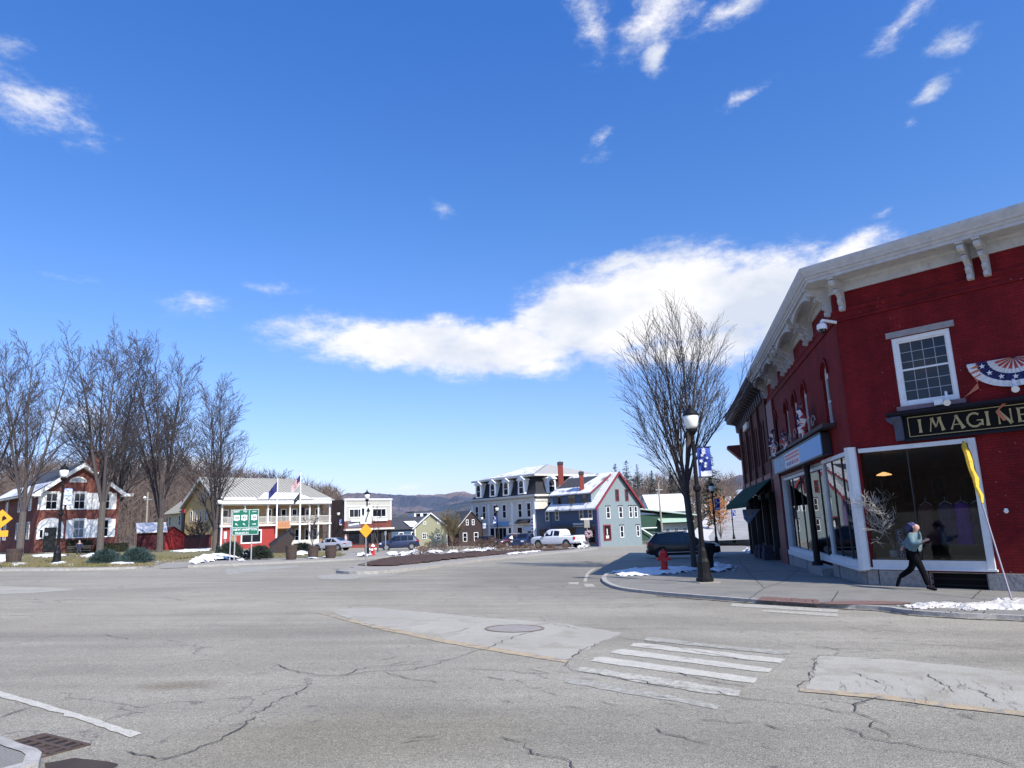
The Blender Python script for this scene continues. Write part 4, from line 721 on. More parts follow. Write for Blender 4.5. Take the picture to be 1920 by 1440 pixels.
th = thing('closed_sign', 'tall narrow blue board reading CLOSED in the display window', 'sign', tuple(C0+dR*.93-nR*.2)); th.location.z = .7; th.rotation_euler = (0, 0, rzh(hR))
m_ = MB(); m_.box(-.11, .11, 0, .03, 0, .82); ob('board', m_, M('navy_board', (.015, .03, .13), .5), th)
for i, ch in enumerate('CLOSED'): text(th, ch, 0, .66-.125*i, .15, -.004, WHITE, rot=(math.pi/2, math.radians(-4), 0))
for s_, col, lb in ((1.45, (.1, .02, .03), 'dark red dress at the left of the row of dresses in the window'), (2.75, (.03, .04, .06), 'dark blue dress at the right end of the row in the window'), (2.35, (.16, .03, .32), 'violet dress hanging in the display window'), (1.95, (.05, .045, .1), 'charcoal dress hanging left of the violet one in the window')):
    th = thing('dress', lb, 'dress', tuple(C0+dR*s_-nR*1.0)); th.location.z = 1.05; th.rotation_euler = (0, 0, rzh(hR)); m_ = MB(); m_.sm = True; n = 24
    rings = [(.30, 0, .06), (.24, .35, .05), (.17, .7, .05), (.2, .95, .05), (.17, 1.08, .03), (.05, 1.14, .03)]
    for a_, z_, d_ in rings: pass
    vs = [((a_*(1+.05*math.cos(j*6*2*math.pi/n)))*math.cos(2*math.pi*j/n), (d_*2.2)*math.sin(2*math.pi*j/n), z_) for a_, z_, d_ in rings for j in range(n)]
    m_.add(vs, [(i*n+j, i*n+(j+1) % n, (i+1)*n+(j+1) % n, (i+1)*n+j) for i in range(len(rings)-1) for j in range(n)]); ob('cloth', m_, M('dress_%d' % int(s_*100), col, .7, .2, 6), th)
    m_ = MB(); m_.tube([(-.16, 0, 1.1), (0, 0, 1.2), (.16, 0, 1.1)], .01, 4); m_.tube([(0, 0, 1.2), (0, 0, 1.32)], .006, 4); ob('hanger', m_, GALV, th)
th = thing('pendant_lamp', 'warm lit pendant lamp deep inside the corner shop', 'lamp', tuple(C0+dL*1.2-nL*1.1)); th.location.z = 3.1
LM = M('lit_lamp', (1, .6, .25)); LM.node_tree.nodes['Principled BSDF'].inputs['Emission Color'].default_value = (1, .5, .18, 1); LM.node_tree.nodes['Principled BSDF'].inputs['Emission Strength'].default_value = 1.5
m_ = MB(); m_.lathe([(.03, .1), (.2, .03), (.22, 0), (.03, -.02)], 16); ob('shade', m_, LM, th); m_ = MB(); m_.tube([(0, 0, .05), (0, 0, .7)], .01, 4); ob('cord', m_, BLACK, th)
# flag hanging in the side display
th = thing('wall_flag', 'stars and stripes flag hanging on a slanted staff at the side shop doorway', 'flag', tuple(C0+dL*10.4-nL*.45)); th.location.z = 1.9; th.rotation_euler = (0, 0, rzh(hL+180))
m_ = MB(); n = 9
for i in range(n):
    for j in range(7):
        u0, u1 = i/n, (i+1)/n; v0, v1 = j/7, (j+1)/7; m_.mi = (2 if i > 5 and j < 4 else (0 if j % 2 == 0 else 1))
        f = lambda u, v: (1.1*u+.25*math.sin(v*3), -.06*math.sin(v*9+u*5), .2+1.3*u-1.0*v*(1.1-.4*u))
        m_.add([f(u0, v0), f(u1, v0), f(u1, v1), f(u0, v1)], [(0, 1, 2, 3)])
ob('cloth', m_, RBL, th); m_ = MB(); m_.tube([(-.1, 0, .05), (1.25, 0, 1.66)], .015, 5); ob('staff', m_, WOODM, th)
# ------------------------------------------------------------------ the darker building next along
NB = thing('brick_building', 'darker brown brick building with tall narrow windows and green awning beyond the red one', 'building', (oL.x, oL.y, 0))
W2 = 17.6; o2 = C0+dL*(L16+W2); NF = (o2, hL+180); XX = lambda s: L16+W2-s
hl = [(XX(s)-.3, XX(s)+.3, 4.9, 7.3) for s in (18.3, 19.3, 20.3, 21.9, 22.9, 23.9, 25.5, 26.5, 27.5, 29.1, 30.1, 31.1, 33)]
m_ = MB(); holewall(m_, W2, -1.6, 3.0, []); m_.v = []; m_.f = []; m_.m = []
holewall(m_, W2, 3.3, 9.0, hl, hl); frame_part('wall', m_, BROWNBRICK, *NF, par=NB)
for h in hl:
    m_ = MB(); m_.ring(h[0], h[1], h[2], h[3]-.1, .06, .12, .2); m_.box(h[0], h[1], .12, .2, 6.05, 6.12); wn = frame_part('window', m_, M('brown_sash', (.16, .1, .08), .6), *NF, par=NB); m_ = MB(); m_.box(h[0], h[1], .2, .22, h[2], h[3]); ob('pane', m_, PANE, wn)
for s_ in (17.2, 21.1, 24.7, 28.3, 32.0): m_ = MB(); m_.box(XX(s_)-.25, XX(s_)+.25, -.14, 0, 3.2, 8.3); frame_part('pilaster', m_, BROWNBRICK, *NF, par=NB)
m_ = MB(); DKC = M('dark_cornice', (.04, .03, .04), .7)
m_.yz([(0, 8.2), (-.15, 8.25), (-.2, 8.8), (-.8, 8.95), (-.82, 9.15), (-.95, 9.3), (-.95, 9.36), (.1, 9.4)], -.2, W2); frame_part('cornice', m_, DKC, *NF, par=NB)
for s_ in range(18, 34): m_ = MB(); m_.yz([(0, 8.2), (-.2, 8.25), (-.25, 8.6), (-.62, 8.85), (-.62, 8.95), (0, 8.95)], XX(s_)-.07, XX(s_)+.07); frame_part('bracket', m_, DKC, *NF, par=NB)
m_ = MB(); m_.box(XX(27.6), XX(25.2), -.3, -.15, 7.55, 7.95); frame_part('name_panel', m_, CREAMW, *NF, par=NB)
m_ = MB(); m_.box(0, W2, .8, 14, -1.5, 8.9); m_.box(0, .3, .0, .8, -1.5, 3.3); m_.box(W2-.3, W2, 0, .8, -1.5, 3.3); frame_part('body', m_, M('dark_shopfront', (.02, .018, .018), .6), *NF, par=NB)
for s_ in (20.5, 24.5, 28.5, 32.5): m_ = MB(); m_.box(XX(s_)-.12, XX(s_)+.12, .05, .3, -1.3, 3.3); frame_part('shopfront_post', m_, M('dark_shopfront', (.02, .018, .018)), *NF, par=NB)
for a_, b_ in ((17.2, 20.3), (20.7, 24.3), (24.7, 28.3), (28.7, 32.3)): m_ = MB(); m_.box(XX(b_), XX(a_), .5, .52, .1, 3.0); frame_part('pane', m_, GLASS, *NF, par=NB)
m_ = MB(); m_.box(0, W2, -.1, .05, 3.9, 4.2); frame_part('fascia', m_, M('dark_red_paint', (.13, .02, .022)), *NF, par=NB)
m_ = MB(); m_.yz([(-.02, 4.0), (-1.45, 2.72), (-1.45, 2.45), (-1.42, 2.45), (-1.42, 2.7), (-.02, 3.94)], XX(34), XX(17.6)); frame_part('awning', m_, M('green_canvas', (.004, .05, .04), .95, .15, 5, spec=.1), *NF, par=NB)
for s_ in (17.62, 24, 30): m_ = MB(); m_.tube([(XX(s_), -1.42, 2.5), (XX(s_), -.02, 2.6)], .02, 4); frame_part('awning_rod', m_, BLACK, *NF, par=NB)
th = thing('hanging_pennant', 'pale blue pennant hanging under the green awning', 'pennant', tuple(C0+dL*22+nL*.85)); th.location.z = 2.35; th.rotation_euler = (0, 0, math.radians(8)); m_ = MB()
m_.mi = 0; m_.xz([(-.55, 0), (-.5, -.55), (-.25, -.85), (.6, 0)], -.01, .01); ob('cloth', m_, M('pennant_blue', (.25, .42, .75), .8, .35, 4, col2=(.5, .5, .6), s2=4), th)
# items standing along the shopfront
for i, s_ in enumerate((19.2, 21.5, 23.2)):
    th = thing('display_rack', ['nearest dark goods rack on the pavement under the awning', 'middle dark goods rack under the awning', 'furthest dark goods rack under the awning'][i], 'rack', tuple(C0+dL*s_+nL*.45)); th.location.z = gz(th.location.x, th.location.y)+.075
    m_ = MB(); m_.box(-.3, .3, -.2, .2, .05, .5); m_.box(-.25, .25, -.15, .15, .5, .8); ob('bin', m_, M('rack_dark_%d' % i, (.04, .04, .06), .8, .5, 9), th); m_ = MB(); m_.tube([(0, .1, .5), (0, .1, 1.5)], .02, 5); ob('post', m_, BLACK, th)
m_ = MB(); m_.prism([(-.02, 0, 6.2), (-.02, -.9, 7.1), (-.02, -.9, 7.3), (-.02, 3, 7.4), (-.02, 3, 6.2)], (-1.2, 0, 0)); frame_part('side_hood', m_, M('dark_red_paint', (.13, .02, .022)), *NF, par=NB)
# ------------------------------------------------------------------ far buildings
WCACHE = {}
def house(name, label, org, h, cat='building', z=None):
    z = gz(org[0], org[1]) if z is None else z
    return thing(name, label, cat, (org[0], org[1], z), rzh(h))
def side(S, W, D, x):
    return {'F': ((x, 0), 0), 'L': ((0, D-x), -math.pi/2), 'R': ((W, x), math.pi/2)}[S]
def win(T, S, W, D, x, z, w, h, fm=WHITE, pm=PANE, fw=.11, rail=True, mun=(0, 0), arch=False, shut=None, head=None, name='window', dy=0.):
    """x = centre along the wall from the viewer's left, z = bottom, all relative to the house origin"""
    key = (w, h, fm.name, pm.name, fw, rail, mun, arch)
    if key not in WCACHE:
        m_ = MB(); m_.ring(-w/2, w/2, 0, h, fw, -.06, .01)
        if rail: m_.box(-w/2+fw, w/2-fw, -.045, .01, h/2-.03, h/2+.03)
        for k in range(mun[0]): xx = -w/2+fw+(w-2*fw)*(k+1)/(mun[0]+1); m_.box(xx-.02, xx+.02, -.04, .01, fw, h-fw)
        for k in range(mun[1]): zz = fw+(h-2*fw)*(k+1)/(mun[1]+1); m_.box(-w/2+fw, w/2-fw, -.038, .01, zz-.015, zz+.015)
        if arch:
            n = 10; m_.xz([(-w/2, h)]+[(-w/2*math.cos(math.pi*k/n), h+.32*w*math.sin(math.pi*k/n)) for k in range(1, n)]+[(w/2, h)], -.07, .01)
        p_ = MB(); p_.box(-w/2+fw, w/2-fw, -.02, -.005, fw, h-fw)
        WCACHE[key] = (mesh('window', m_, fm), mesh('pane', p_, pm))
    a, b_ = WCACHE[key]; (px, py), r = side(S, W, D, x); off = Vector((math.sin(r), -math.cos(r)))*dy
    o = put(name, a, T, (px+off.x, py+off.y, z), r); put('pane', b_, o)
    if shut:
        for s_ in (-1, 1):
            k2 = ('sh', w, h)
            if k2 not in WCACHE:
                m_ = MB(); sw = w*.52; m_.box(-sw/2, sw/2, -.05, 0, 0, h); m_.ring(-sw/2, sw/2, 0, h, .06, -.065, -.05); WCACHE[k2] = mesh('shutter', m_, shut)
            sx = s_*(w/2+w*.27); c_, s2 = math.cos(r), math.sin(r); put('shutter', WCACHE[k2], T, (px+sx*c_, py+sx*s2, z), r)
    if head:
        m_ = MB(); m_.box(-w/2-.08, w/2+.08, -.12, 0, h, h+.12); ob('window_head', m_, head, T, (px, py, z+.0), r)
    return o
def gable_roof(T, W, D, ze, zp, axis, mat, ov=.4, th=.16, name='roof'):
    """ridge along x ('x') or y ('y'); two slabs"""
    m_ = MB()
    if axis == 'y':
        s_ = (zp-ze)/(W/2)
        for sg in (0, 1):
            e = (-ov, ze-ov*s_) if sg == 0 else (W+ov, ze-ov*s_); m_.xz([e, (W/2, zp), (W/2, zp+th), (e[0], e[1]+th)], -ov, D+ov)
    else:
        s_ = (zp-ze)/(D/2)
        for sg in (0, 1):
            e = (-ov, ze-ov*s_) if sg == 0 else (D+ov, ze-ov*s_); m_.yz([e, (D/2, zp), (D/2, zp+th), (e[0], e[1]+th)], -ov, W+ov)
    return ob(name, m_, mat, T)
def gable_wall(T, W, D, z0, ze, zp, axis, mat):
    m_ = MB()
    if axis == 'y': m_.xz([(0, z0), (W, z0), (W, ze), (W/2, zp), (0, ze)], 0, D)
    else: m_.yz([(0, z0), (D, z0), (D, ze), (D/2, zp), (0, ze)], 0, W)
    return ob('wall', m_, mat, T)
SLATE = M('dark_slate_roof', (.05, .05, .055), .7, .25, 3, .4, 12); RF_WHITE = M('pale_metal_roof', (.36, .35, .31), .45, .08, 2)
# 1 brick house with shutters
W, D = 7.7, 15.0; T = house('brick_house', 'two-storey brick house with white shutters and arched black front door', (-48.73, 72.88), 42, 'house', .66)
gable_wall(T, W, D, -1, 6.3, 9.2, 'y', OLDBRICK); gable_roof(T, W, D, 6.35, 9.25, 'y', SLATE, .45, .12)
s_ = 2.9/(W/2)
for sg in (0, 1):
    e = (-.5, 6.35-.5*s_) if sg == 0 else (W+.5, 6.35-.5*s_); m_ = MB(); m_.xz([(e[0], e[1]-.28), (W/2, 9.25-.28), (W/2, 9.42), (e[0], e[1]+.2)], -.62, -.46); ob('rake_board', m_, WHITE, T)
    m_ = MB(); m_.xz([(W/2, 9.0), (W/2+(e[0]-W/2)*.95, 9.0-2.9*.95), (W/2+(e[0]-W/2)*.95, 8.88-2.9*.95), (W/2, 8.88)], -.4, 0); ob('soffit_mould', m_, WHITE, T)
m_ = MB(); m_.box(-.75, -.3, -.6, D, 5.95, 6.12); ob('eave_gutter', m_, CREAMW, T); m_ = MB(); m_.add([(-.62, -.4, 6.22), (-.62, D, 6.22), (1.2, D, 7.45), (1.2, -.4, 7.45)], [(0, 3, 2, 1)]); ob('roof_snow', m_, SNOW, T)
m_ = MB(); m_.box(W+.1, W+1.1, -.9, .9, 5.85, 6.15); m_.box(-.9, .1, -.9, .4, 5.85, 6.1); ob('eave_return', m_, WHITE, T)
for x in (1.2, 3.78, 6.2): win(T, 'F', W, D, x, 4.5, 1.15, 1.75, shut=WHITE, mun=(1, 0), head=WHITE)
for x in (3.9, 6.25): win(T, 'F', W, D, x, 1.55, 1.15, 1.9, shut=WHITE, pm=PANEL if x < 4 else PANE, mun=(1, 0), head=WHITE)
m_ = MB(); m_.xz([(2.75+.85*math.cos(math.pi*k/12)+.75, 7.35+.6*math.sin(math.pi*k/12)) for k in range(13)], -.08, 0); lu = ob('lunette', m_, WHITE, T); m_ = MB(); m_.xz([(3.5+.66*math.cos(math.pi*k/12), 7.42+.42*math.sin(math.pi*k/12)) for k in range(13)], -.09, -.08); ob('pane', m_, PANEL, lu)
m_ = MB(); m_.xz([(.1, 1.6), (.1, 2.7)]+[(1.3-1.2*math.cos(math.pi*k/12), 2.75+.95*math.sin(math.pi*k/12)) for k in range(13)]+[(2.5, 2.7), (2.5, 1.6)], -.12, 0); m_.box(.1, .32, -.12, 0, 1.55, 1.7); dw = ob('door_surround', m_, WHITE, T)
m_ = MB(); m_.box(.75, 1.85, -.15, -.1, .35, 2.72); dr = ob('door', m_, M('black_door', (.01, .012, .012), .5), T); m_ = MB(); m_.box(.82, 1.1, -.17, -.15, 1.9, 2.2); ob('notice', m_, WHITE, dr)
for x in (.5, 2.15): m_ = MB(); m_.box(x-.12, x+.12, -.14, -.12, 1.75, 2.5); ob('side_light', m_, PANE, dw)
for k in range(3): m_ = MB(); m_.box(.3, 2.3, -1.2+.35*k, 0, -.4, .0+.12*k); ob('step', m_, FARPAVE, T)
for x in (3.5, 8.5, 12.5):
    for z_ in (1.6, 4.5): win(T, 'L', W, D, x, z_, .95, 1.8)
m_ = MB(); m_.box(W-2.1, W-1.0, 3.2, 4.4, 6.5, 10.9); m_.box(W-2.2, W-.9, 3.1, 4.5, 10.9, 11.1); ob('chimney', m_, OLDBRICK, T)
m_ = MB(); m_.box(5.3, 6.2, 5, 6, 7, 10.2); ob('chimney', m_, BLACK, T)
HEDGE = M('dark_hedge', (.025, .03, .015), .95, .4, 9)
def bush(name, c, rx, ry, h, n, mat, label, cat='shrub', seed=1, leaf=.09, flat=.6, group=None):
    r = random.Random(seed); m_ = MB()
    for i in range(n):
        a = r.random()*2*math.pi; q = r.random()**.5; zz = r.random(); k = math.sqrt(max(0, 1-zz*zz))*(.75+.25*r.random())*(1+.18*math.sin(a*3+seed)); p = Vector((rx*q*k*math.cos(a), ry*q*k*math.sin(a), .05+h*zz*(.85+.25*r.random()*q)))
        d = Vector((math.cos(a)*q+r.gauss(0, .4), math.sin(a)*q+r.gauss(0, .4), flat+r.gauss(0, .4))).normalized(); u = d.orthogonal().normalized(); w_ = leaf*(.5+r.random()); L = leaf*2.4*(.5+r.random())
        m_.add([p-u*w_*.5, p+u*w_*.5, p+d*L], [(0, 1, 2)])
    t_ = thing(name, label, cat, c, group=group); ob('foliage', m_, mat, t_)
    m_ = MB()
    for i in range(7): a = i*.9; m_.tube([(0, 0, 0), (rx*.5*math.cos(a), ry*.5*math.sin(a), h*.55)], [.03, .01], 4)
    ob('stems', m_, BARK, t_); return t_
def boxhedge(label, org, h, L, dp, ht, mat, seed):
    r = random.Random(seed); m_ = MB(); t_ = thing('hedge', label, 'hedge', org, rzh(h)); m_.box(.1, L-.1, .1, dp-.1, 0, ht-.1)
    for i in range(int(L*dp*160)+500):
        p = Vector((r.random()*L, r.random()*dp, ht*r.random())); f = r.randrange(3); p = Vector((p.x, 0 if f == 0 else p.y, ht if f else p.z)); u = Vector((r.gauss(0, 1), r.gauss(0, 1), r.gauss(0, 1))).normalized()*.12; v = Vector((r.gauss(0, 1), r.gauss(0, 1), r.gauss(0, 1))).normalized()*.12; m_.add([p, p+u, p+v], [(0, 1, 2)])
    ob('foliage', m_, mat, t_)
f42 = hv(42); n132 = hv(132); bo = Vector((-48.73, 72.88, .6))
boxhedge('dark clipped hedge beside the black front door of the brick house', bo+f42*2.7+n132*1.2, 42, 2.4, 1.0, 1.35, HEDGE, 1)
boxhedge('lower dark hedge at the right end of the brick house', bo+f42*5.4+n132*1.2, 42, 3.2, 1.0, .85, HEDGE, 2)
# 2 sheds, fence wall
RED = M('barn_red', (.2, .012, .012), .8, .18, 2, clap=.16, bump=.3); DRED = M('dark_red_board', (.075, .01, .015), .8, .2, 2, clap=.16, bump=.3); CRED = M('bright_red_siding', (.33, .035, .03), .7, .12, 2, clap=.16, bump=.3)
q = G(301, 1034); T = house('shed', 'small barn-red shed with an arched double door', (-44.3, 90), 50, z=.35); T.scale = (.82,)*3; W, D = 3.3, 4.5
gable_wall(T, W, D, -.5, 2.2, 3.35, 'y', RED); gable_roof(T, W, D, 2.25, 3.42, 'y', M('dark_red_roof', (.09, .012, .015), .8), .22, .1)
m_ = MB(); m_.xz([(.55, 0), (2.75, 0), (2.75, 1.55)]+[(1.65+1.1*math.cos(math.pi*k/10), 1.55+.45*math.sin(math.pi*k/10)) for k in range(11)]+[(.55, 1.55)], -.05, 0); ob('door', m_, M('shed_door_red', (.3, .013, .014), .7, .15, 3, clap=.3), T)
m_ = MB(); m_.add([(2.4, 0, 2.92), (2.4, 3, 2.92), (3.4, 3, 2.2), (3.4, 0, 2.2)], [(0, 1, 2, 3)]); ob('roof_snow', m_, SNOW, T, loc=(0, 0, .13))
q = G(262, 1032); T = house('shed', 'dark red lean-to shed under a snow-covered roof', (-46.2, 88), 60, z=.5); W, D = 3.0, 3.0
m_ = MB(); m_.yz([(0, -.5), (D, -.5), (D, 3.1), (0, 2.1)], 0, W); ob('wall', m_, DRED, T); m_ = MB(); m_.yz([(-.3, 2.03), (D+.2, 3.2), (D+.2, 3.32), (-.3, 2.15)], -.2, W+.2); ob('roof', m_, SNOW, T)
q0 = Vector((-40.41, 98.30, 0)); T = house('board_wall', 'low dark red board wall joining the sheds and the yellow inn', (q0.x-2+hv(-48).x*11.6, q0.y-1+hv(-48).y*11.6), 132, 'wall'); m_ = MB(); m_.box(-1.5, 13.6, 0, .3, -.6, 1.75); ob('boards', m_, DRED, T); m_ = MB(); m_.box(-1.6, 13.7, -.05, .35, 1.75, 1.85); ob('cap', m_, DRED, T)
# 3 yellow inn with porch
YELM = M('yellow_clapboard', (.74, .5, .2), .75, .08, 2, clap=.15, bump=.25); BEIGE = M('beige_clapboard', (.62, .53, .34), .75, .08, 2, clap=.15, bump=.25)
def seamroof(T, polys, mat, name='roof', step=.55):
    """standing-seam roof: quads a-b (eave) to d-c (ridge) with raised seams"""
    for (a, b_, c, d) in polys:
        a, b_, c, d = map(Vector, (a, b_, c, d)); nn = (b_-a).cross(d-a).normalized()
        if nn.z < 0: nn = -nn
        m_ = MB(); m_.prism([a, b_, c, d], nn*.12); ob(name, m_, mat, T); m_ = MB(); L = (b_-a).length; n = int(L/step)
        for i in range(n+1):
            u = i/n; p = a+(b_-a)*u+nn*.12; q_ = d+(c-d)*u+nn*.12
            e = (b_-a).normalized()*.04; m_.prism([p-e, p+e, q_+e, q_-e], nn*.06)
        o = ob('seam', m_, M('roof_seam', (.2, .195, .175), .6), T); o['kind'] = 'stuff'
q0 = Vector((-40.41, 98.30, 0)); W, D = 17.4, 11.3; T = house('inn', 'yellow two-storey inn with white double porch and pale metal roof', q0, 42, z=0)
IW = M('shaded_porch_wall', (.3, .2, .11), .8, .25, 1.2, clap=.15, bump=.25)  # shade of the porch recess put into the back wall colour
m_ = MB(); m_.yz([(2.2, -.8), (D, -.8), (D, 6.2), (5.66, 9.9), (2.2, 6.9)], 0, W-3.6); m_.box(W-3.6, W, 2.2, D, -.8, 6.0); ob('wall', m_, YELM, T)
m_ = MB(); m_.box(.02, W-.02, 2.12, 2.19, -.5, 6.1); ob('porch_back_wall', m_, IW, T)
seamroof(T, [((-.6, -.2, 6.45), (W+.6, -.2, 6.45), (W-3.2, 5.66, 10.05), (-.6, 5.66, 10.05)), ((W+.6, D+.6, 5.9), (-.6, D+.6, 5.9), (-.6, 5.66, 10.05), (W-3.2, 5.66, 10.05))], RF_WHITE)
seamroof(T, [((W+.6, -.2, 6.45), (W+.6, D+.6, 6.0), (W-3.19, 5.67, 10.04), (W-3.2, 5.65, 10.05))], RF_WHITE)
m_ = MB(); m_.box(-.3, W+.5, -.5, 2.3, 5.95, 6.4); ob('porch_beam', m_, CREAMW, T)
m_ = MB(); m_.box(-.35, W+.6, -.7, -.48, 6.05, 6.5); ob('fascia', m_, WHITE, T)
m_ = MB(); m_.add([(5, -.35, 6.5), (14.2, -.35, 6.5), (12.4, 1.3, 7.55), (7, 1.3, 7.55)], [(0, 1, 2, 3)]); m_.add([(5, -.35, 6.5), (7, 1.3, 7.55), (7, 1.4, 7.3)], [(0, 1, 2)]); o = ob('roof_snow', m_, SNOW, T, loc=(0, 0, .2))
m_ = MB(); m_.add([(-.4, -.3, 6.45), (5, -.3, 6.45), (5, .35, 6.85), (-.4, .35, 6.85)], [(0, 1, 2, 3)]); m_.add([(14, -.3, 6.45), (W, -.3, 6.45), (W, .2, 6.75), (14, .2, 6.75)], [(0, 1, 2, 3)]); ob('roof_snow', m_, SNOW, T, loc=(0, 0, .2))
m_ = MB(); m_.box(-.2, W+.1, -.2, 2.15, 2.95, 3.2); ob('porch_floor', m_, WHITE, T)
for x in (.1, 3.4, 6.9, 10.4, 13.7, 15.2, 17.2):
    m_ = MB(); m_.box(x-.09, x+.09, -.1, .08, 3.2, 5.95); ob('porch_post', m_, WHITE, T); m_ = MB(); m_.box(x-.1, x+.1, -.1, .1, -.4, 2.95)
    if x > 9 or x < .2: ob('porch_post', m_, WHITE, T)
m_ = MB(); m_.box(0, W, -.08, -.02, 4.2, 4.28); m_.box(0, W, -.08, -.02, 3.35, 3.42)
for k in range(116): m_.box(.1+.15*k, .15+.15*k, -.07, -.03, 3.42, 4.2)
ob('balustrade', m_, CREAMW, T)
for x in (1.6, 3.2, 5.2, 8.2, 10.6, 12.4, 14.7, 16.4): win(T, 'F', W, D, x, 3.5, .9, 1.9, dy=-2.1)
win(T, 'F', W, D, 9.4, 3.25, .95, 2.3, fm=M('blue_door', (.02, .03, .12), .5), pm=PANE, dy=-2.1, name='door'); win(T, 'F', W, D, 13.6, 3.25, .95, 2.3, fm=M('blue_door', (.02, .03, .12)), pm=PANE, dy=-2.1, name='door')
m_ = MB(); m_.box(.0, 8.3, .25, 2.1, -.6, 2.93); ob('ground_bay', m_, CRED, T); win(T, 'F', W, D, 4.6, .6, 3.1, 1.9, pm=PANE, fw=.18, rail=False, dy=-.24)
m_ = MB(); m_.box(1.4, 2.4, .15, .26, -.4, 1.7); ob('door', m_, M('tan_door', (.3, .22, .12), .7), T)
for x in (11.6, 12.9, 14.6, 15.9): win(T, 'F', W, D, x, .1, .8, 2.3, dy=-2.1)
m_ = MB(); m_.box(9.2, 15, -.3, -.1, -.3, .75); ob('porch_skirt', m_, CREAMW, T)
m_ = MB(); m_.box(8.0, 10.2, -.5, -.4, 2.5, 3.55); sg = ob('hanging_sign', m_, M('orange_sign', (.45, .2, .1), .7, .2, 6), T); m_ = MB(); m_.ring(8.1, 10.1, 2.6, 3.45, .07, -.52, -.5); ob('sign_border', m_, M('sign_tan', (.55, .35, .2), .7), sg)
for x in (3.4, 5.0, 6.6): win(T, 'L', W, D, x+.2, 3.9, .75, 1.6, mun=(0, 0)); 
for x in (2.1,): win(T, 'L', W, D, x, 3.9, .75, 1.6)
for x in (5.3, 6.6): win(T, 'L', W, D, x, 6.9, .65, 1.35)
win(T, 'L', W, D, 4.6, 1.9, 1.0, .9, pm=PANE)
for sgn in (0, 1):
    m_ = MB(); e = [(-.3, 6.2), (5.66, 10.12), (5.66, 9.75), (-.3, 5.85)] if sgn == 0 else [(D+.6, 5.85), (5.66, 9.75), (5.66, 10.12), (D+.6, 6.2)]; m_.yz(e, -.7, -.55); ob('rake_board', m_, WHITE, T)
# rear wing of the inn
q1 = q0+hv(-48)*D; T = house('inn_wing', 'beige rear wing of the yellow inn with pale roof and red chimney', q1+hv(42)*1.0, 42, z=.1); W2_, D2 = 9, 8.5
m_ = MB(); m_.box(0, W2_, 0, D2, -.8, 5.4); ob('wall', m_, BEIGE, T)
seamroof(T, [((-.5, D2+.3, 5.2), (-.5, -.3, 5.2), (4.0, -.3, 8.6), (4.0, D2+.3, 8.6)), ((W2_, -.3, 5.2), (W2_, D2, 5.2), (4.0, D2, 8.6), (4.0, -.3, 8.6))], RF_WHITE)
m_ = MB(); m_.box(-.55, .4, 1.4, 2.3, -.5, 6.6); ob('chimney', m_, DKMETAL, T); m_ = MB(); m_.box(-.6, .45, 1.35, 2.35, 5.2, 7.2); ob('chimney_top', m_, CRED, T)
for x in (1.2, 4.2, 7.6): win(T, 'L', W2_, D2, D2-x if x < 1.3 else D2-x, 3.4, .75, 1.6)
# 4 grey and red shop
GREY = M('pale_grey_siding', (.43, .42, .37), .7, .07, 2, clap=.14, bump=.3)
q0 = Vector((-23.91, 99.77, 0)); W, D = 8.1, 3.1; T = house('shop', 'two-storey flat-fronted shop, pale grey above with a dark red band', q0, 42, z=-.6)
m_ = MB(); m_.box(0, W, .02, D, -.5, 6.75); ob('body', m_, M('dark_brown_render', (.055, .035, .03), .85, .25, 2), T)
m_ = MB(); m_.box(0, W, -.06, .02, 3.75, 6.75); ob('wall', m_, GREY, T); m_ = MB(); m_.box(-.1, W+.1, -.2, .1, 6.6, 6.85); m_.box(0, W, -.12, -.06, 5.75, 5.87); m_.box(-.02, .2, -.1, -.06, 3.75, 6.6); m_.box(W-.2, W+.02, -.1, -.06, 3.75, 6.6); ob('trim', m_, WHITE, T)
m_ = MB(); m_.box(0, W, -.1, .02, 2.7, 3.75); ob('red_band', m_, M('band_red', (.15, .04, .03), .8, .2, 4), T); m_ = MB(); m_.box(-.1, W+.2, -.55, 0, 2.45, 2.7); ob('canopy', m_, CREAMW, T)
win(T, 'F', W, D, 1.9, 4.2, 2.4, 1.25, fm=WHITE, mun=(2, 0), rail=False, dy=.06); win(T, 'F', W, D, 5.9, 4.2, 2.5, 1.25, fm=WHITE, mun=(2, 0), rail=False, dy=.06)
m_ = MB(); m_.box(.9, 3.4, -.35, -.08, 3.65, 3.95); m_.box(4.6, 7.2, -.35, -.08, 3.65, 3.95); ob('snow_ledge', m_, SNOW, T)
m_ = MB(); m_.box(.4, 2.6, -.18, -.1, 2.85, 3.6); sg = ob('shop_board', m_, M('grey_signboard', (.12, .13, .17), .6), T)
m_ = MB(); rr = random.Random(4)
for k in range(8): m_.box(.6+.22*k, .74+.22*k, -.2, -.18, 3.1+.02*k, 3.3+.03*k)
ob('sign_script', m_, WHITE, sg)
m_ = MB(); m_.box(.3, W-.3, .0, .04, -.3, 2.4); ob('shopfront_recess', m_, DKMETAL, T)
for x, w_ in ((1.6, 2.0), (3.9, 1.5), (5.7, 1.5), (7.2, 1.0)): win(T, 'F', W, D, x, .5, w_, 1.8, fm=M('dark_frame', (.05, .03, .03), .6), pm=PANE, rail=False, dy=.0)
m_ = MB(); m_.box(.2, W-.2, -.08, 0, -.4, .45); ob('stall_riser', m_, M('riser_red', (.2, .05, .035), .8, .2, 4), T)

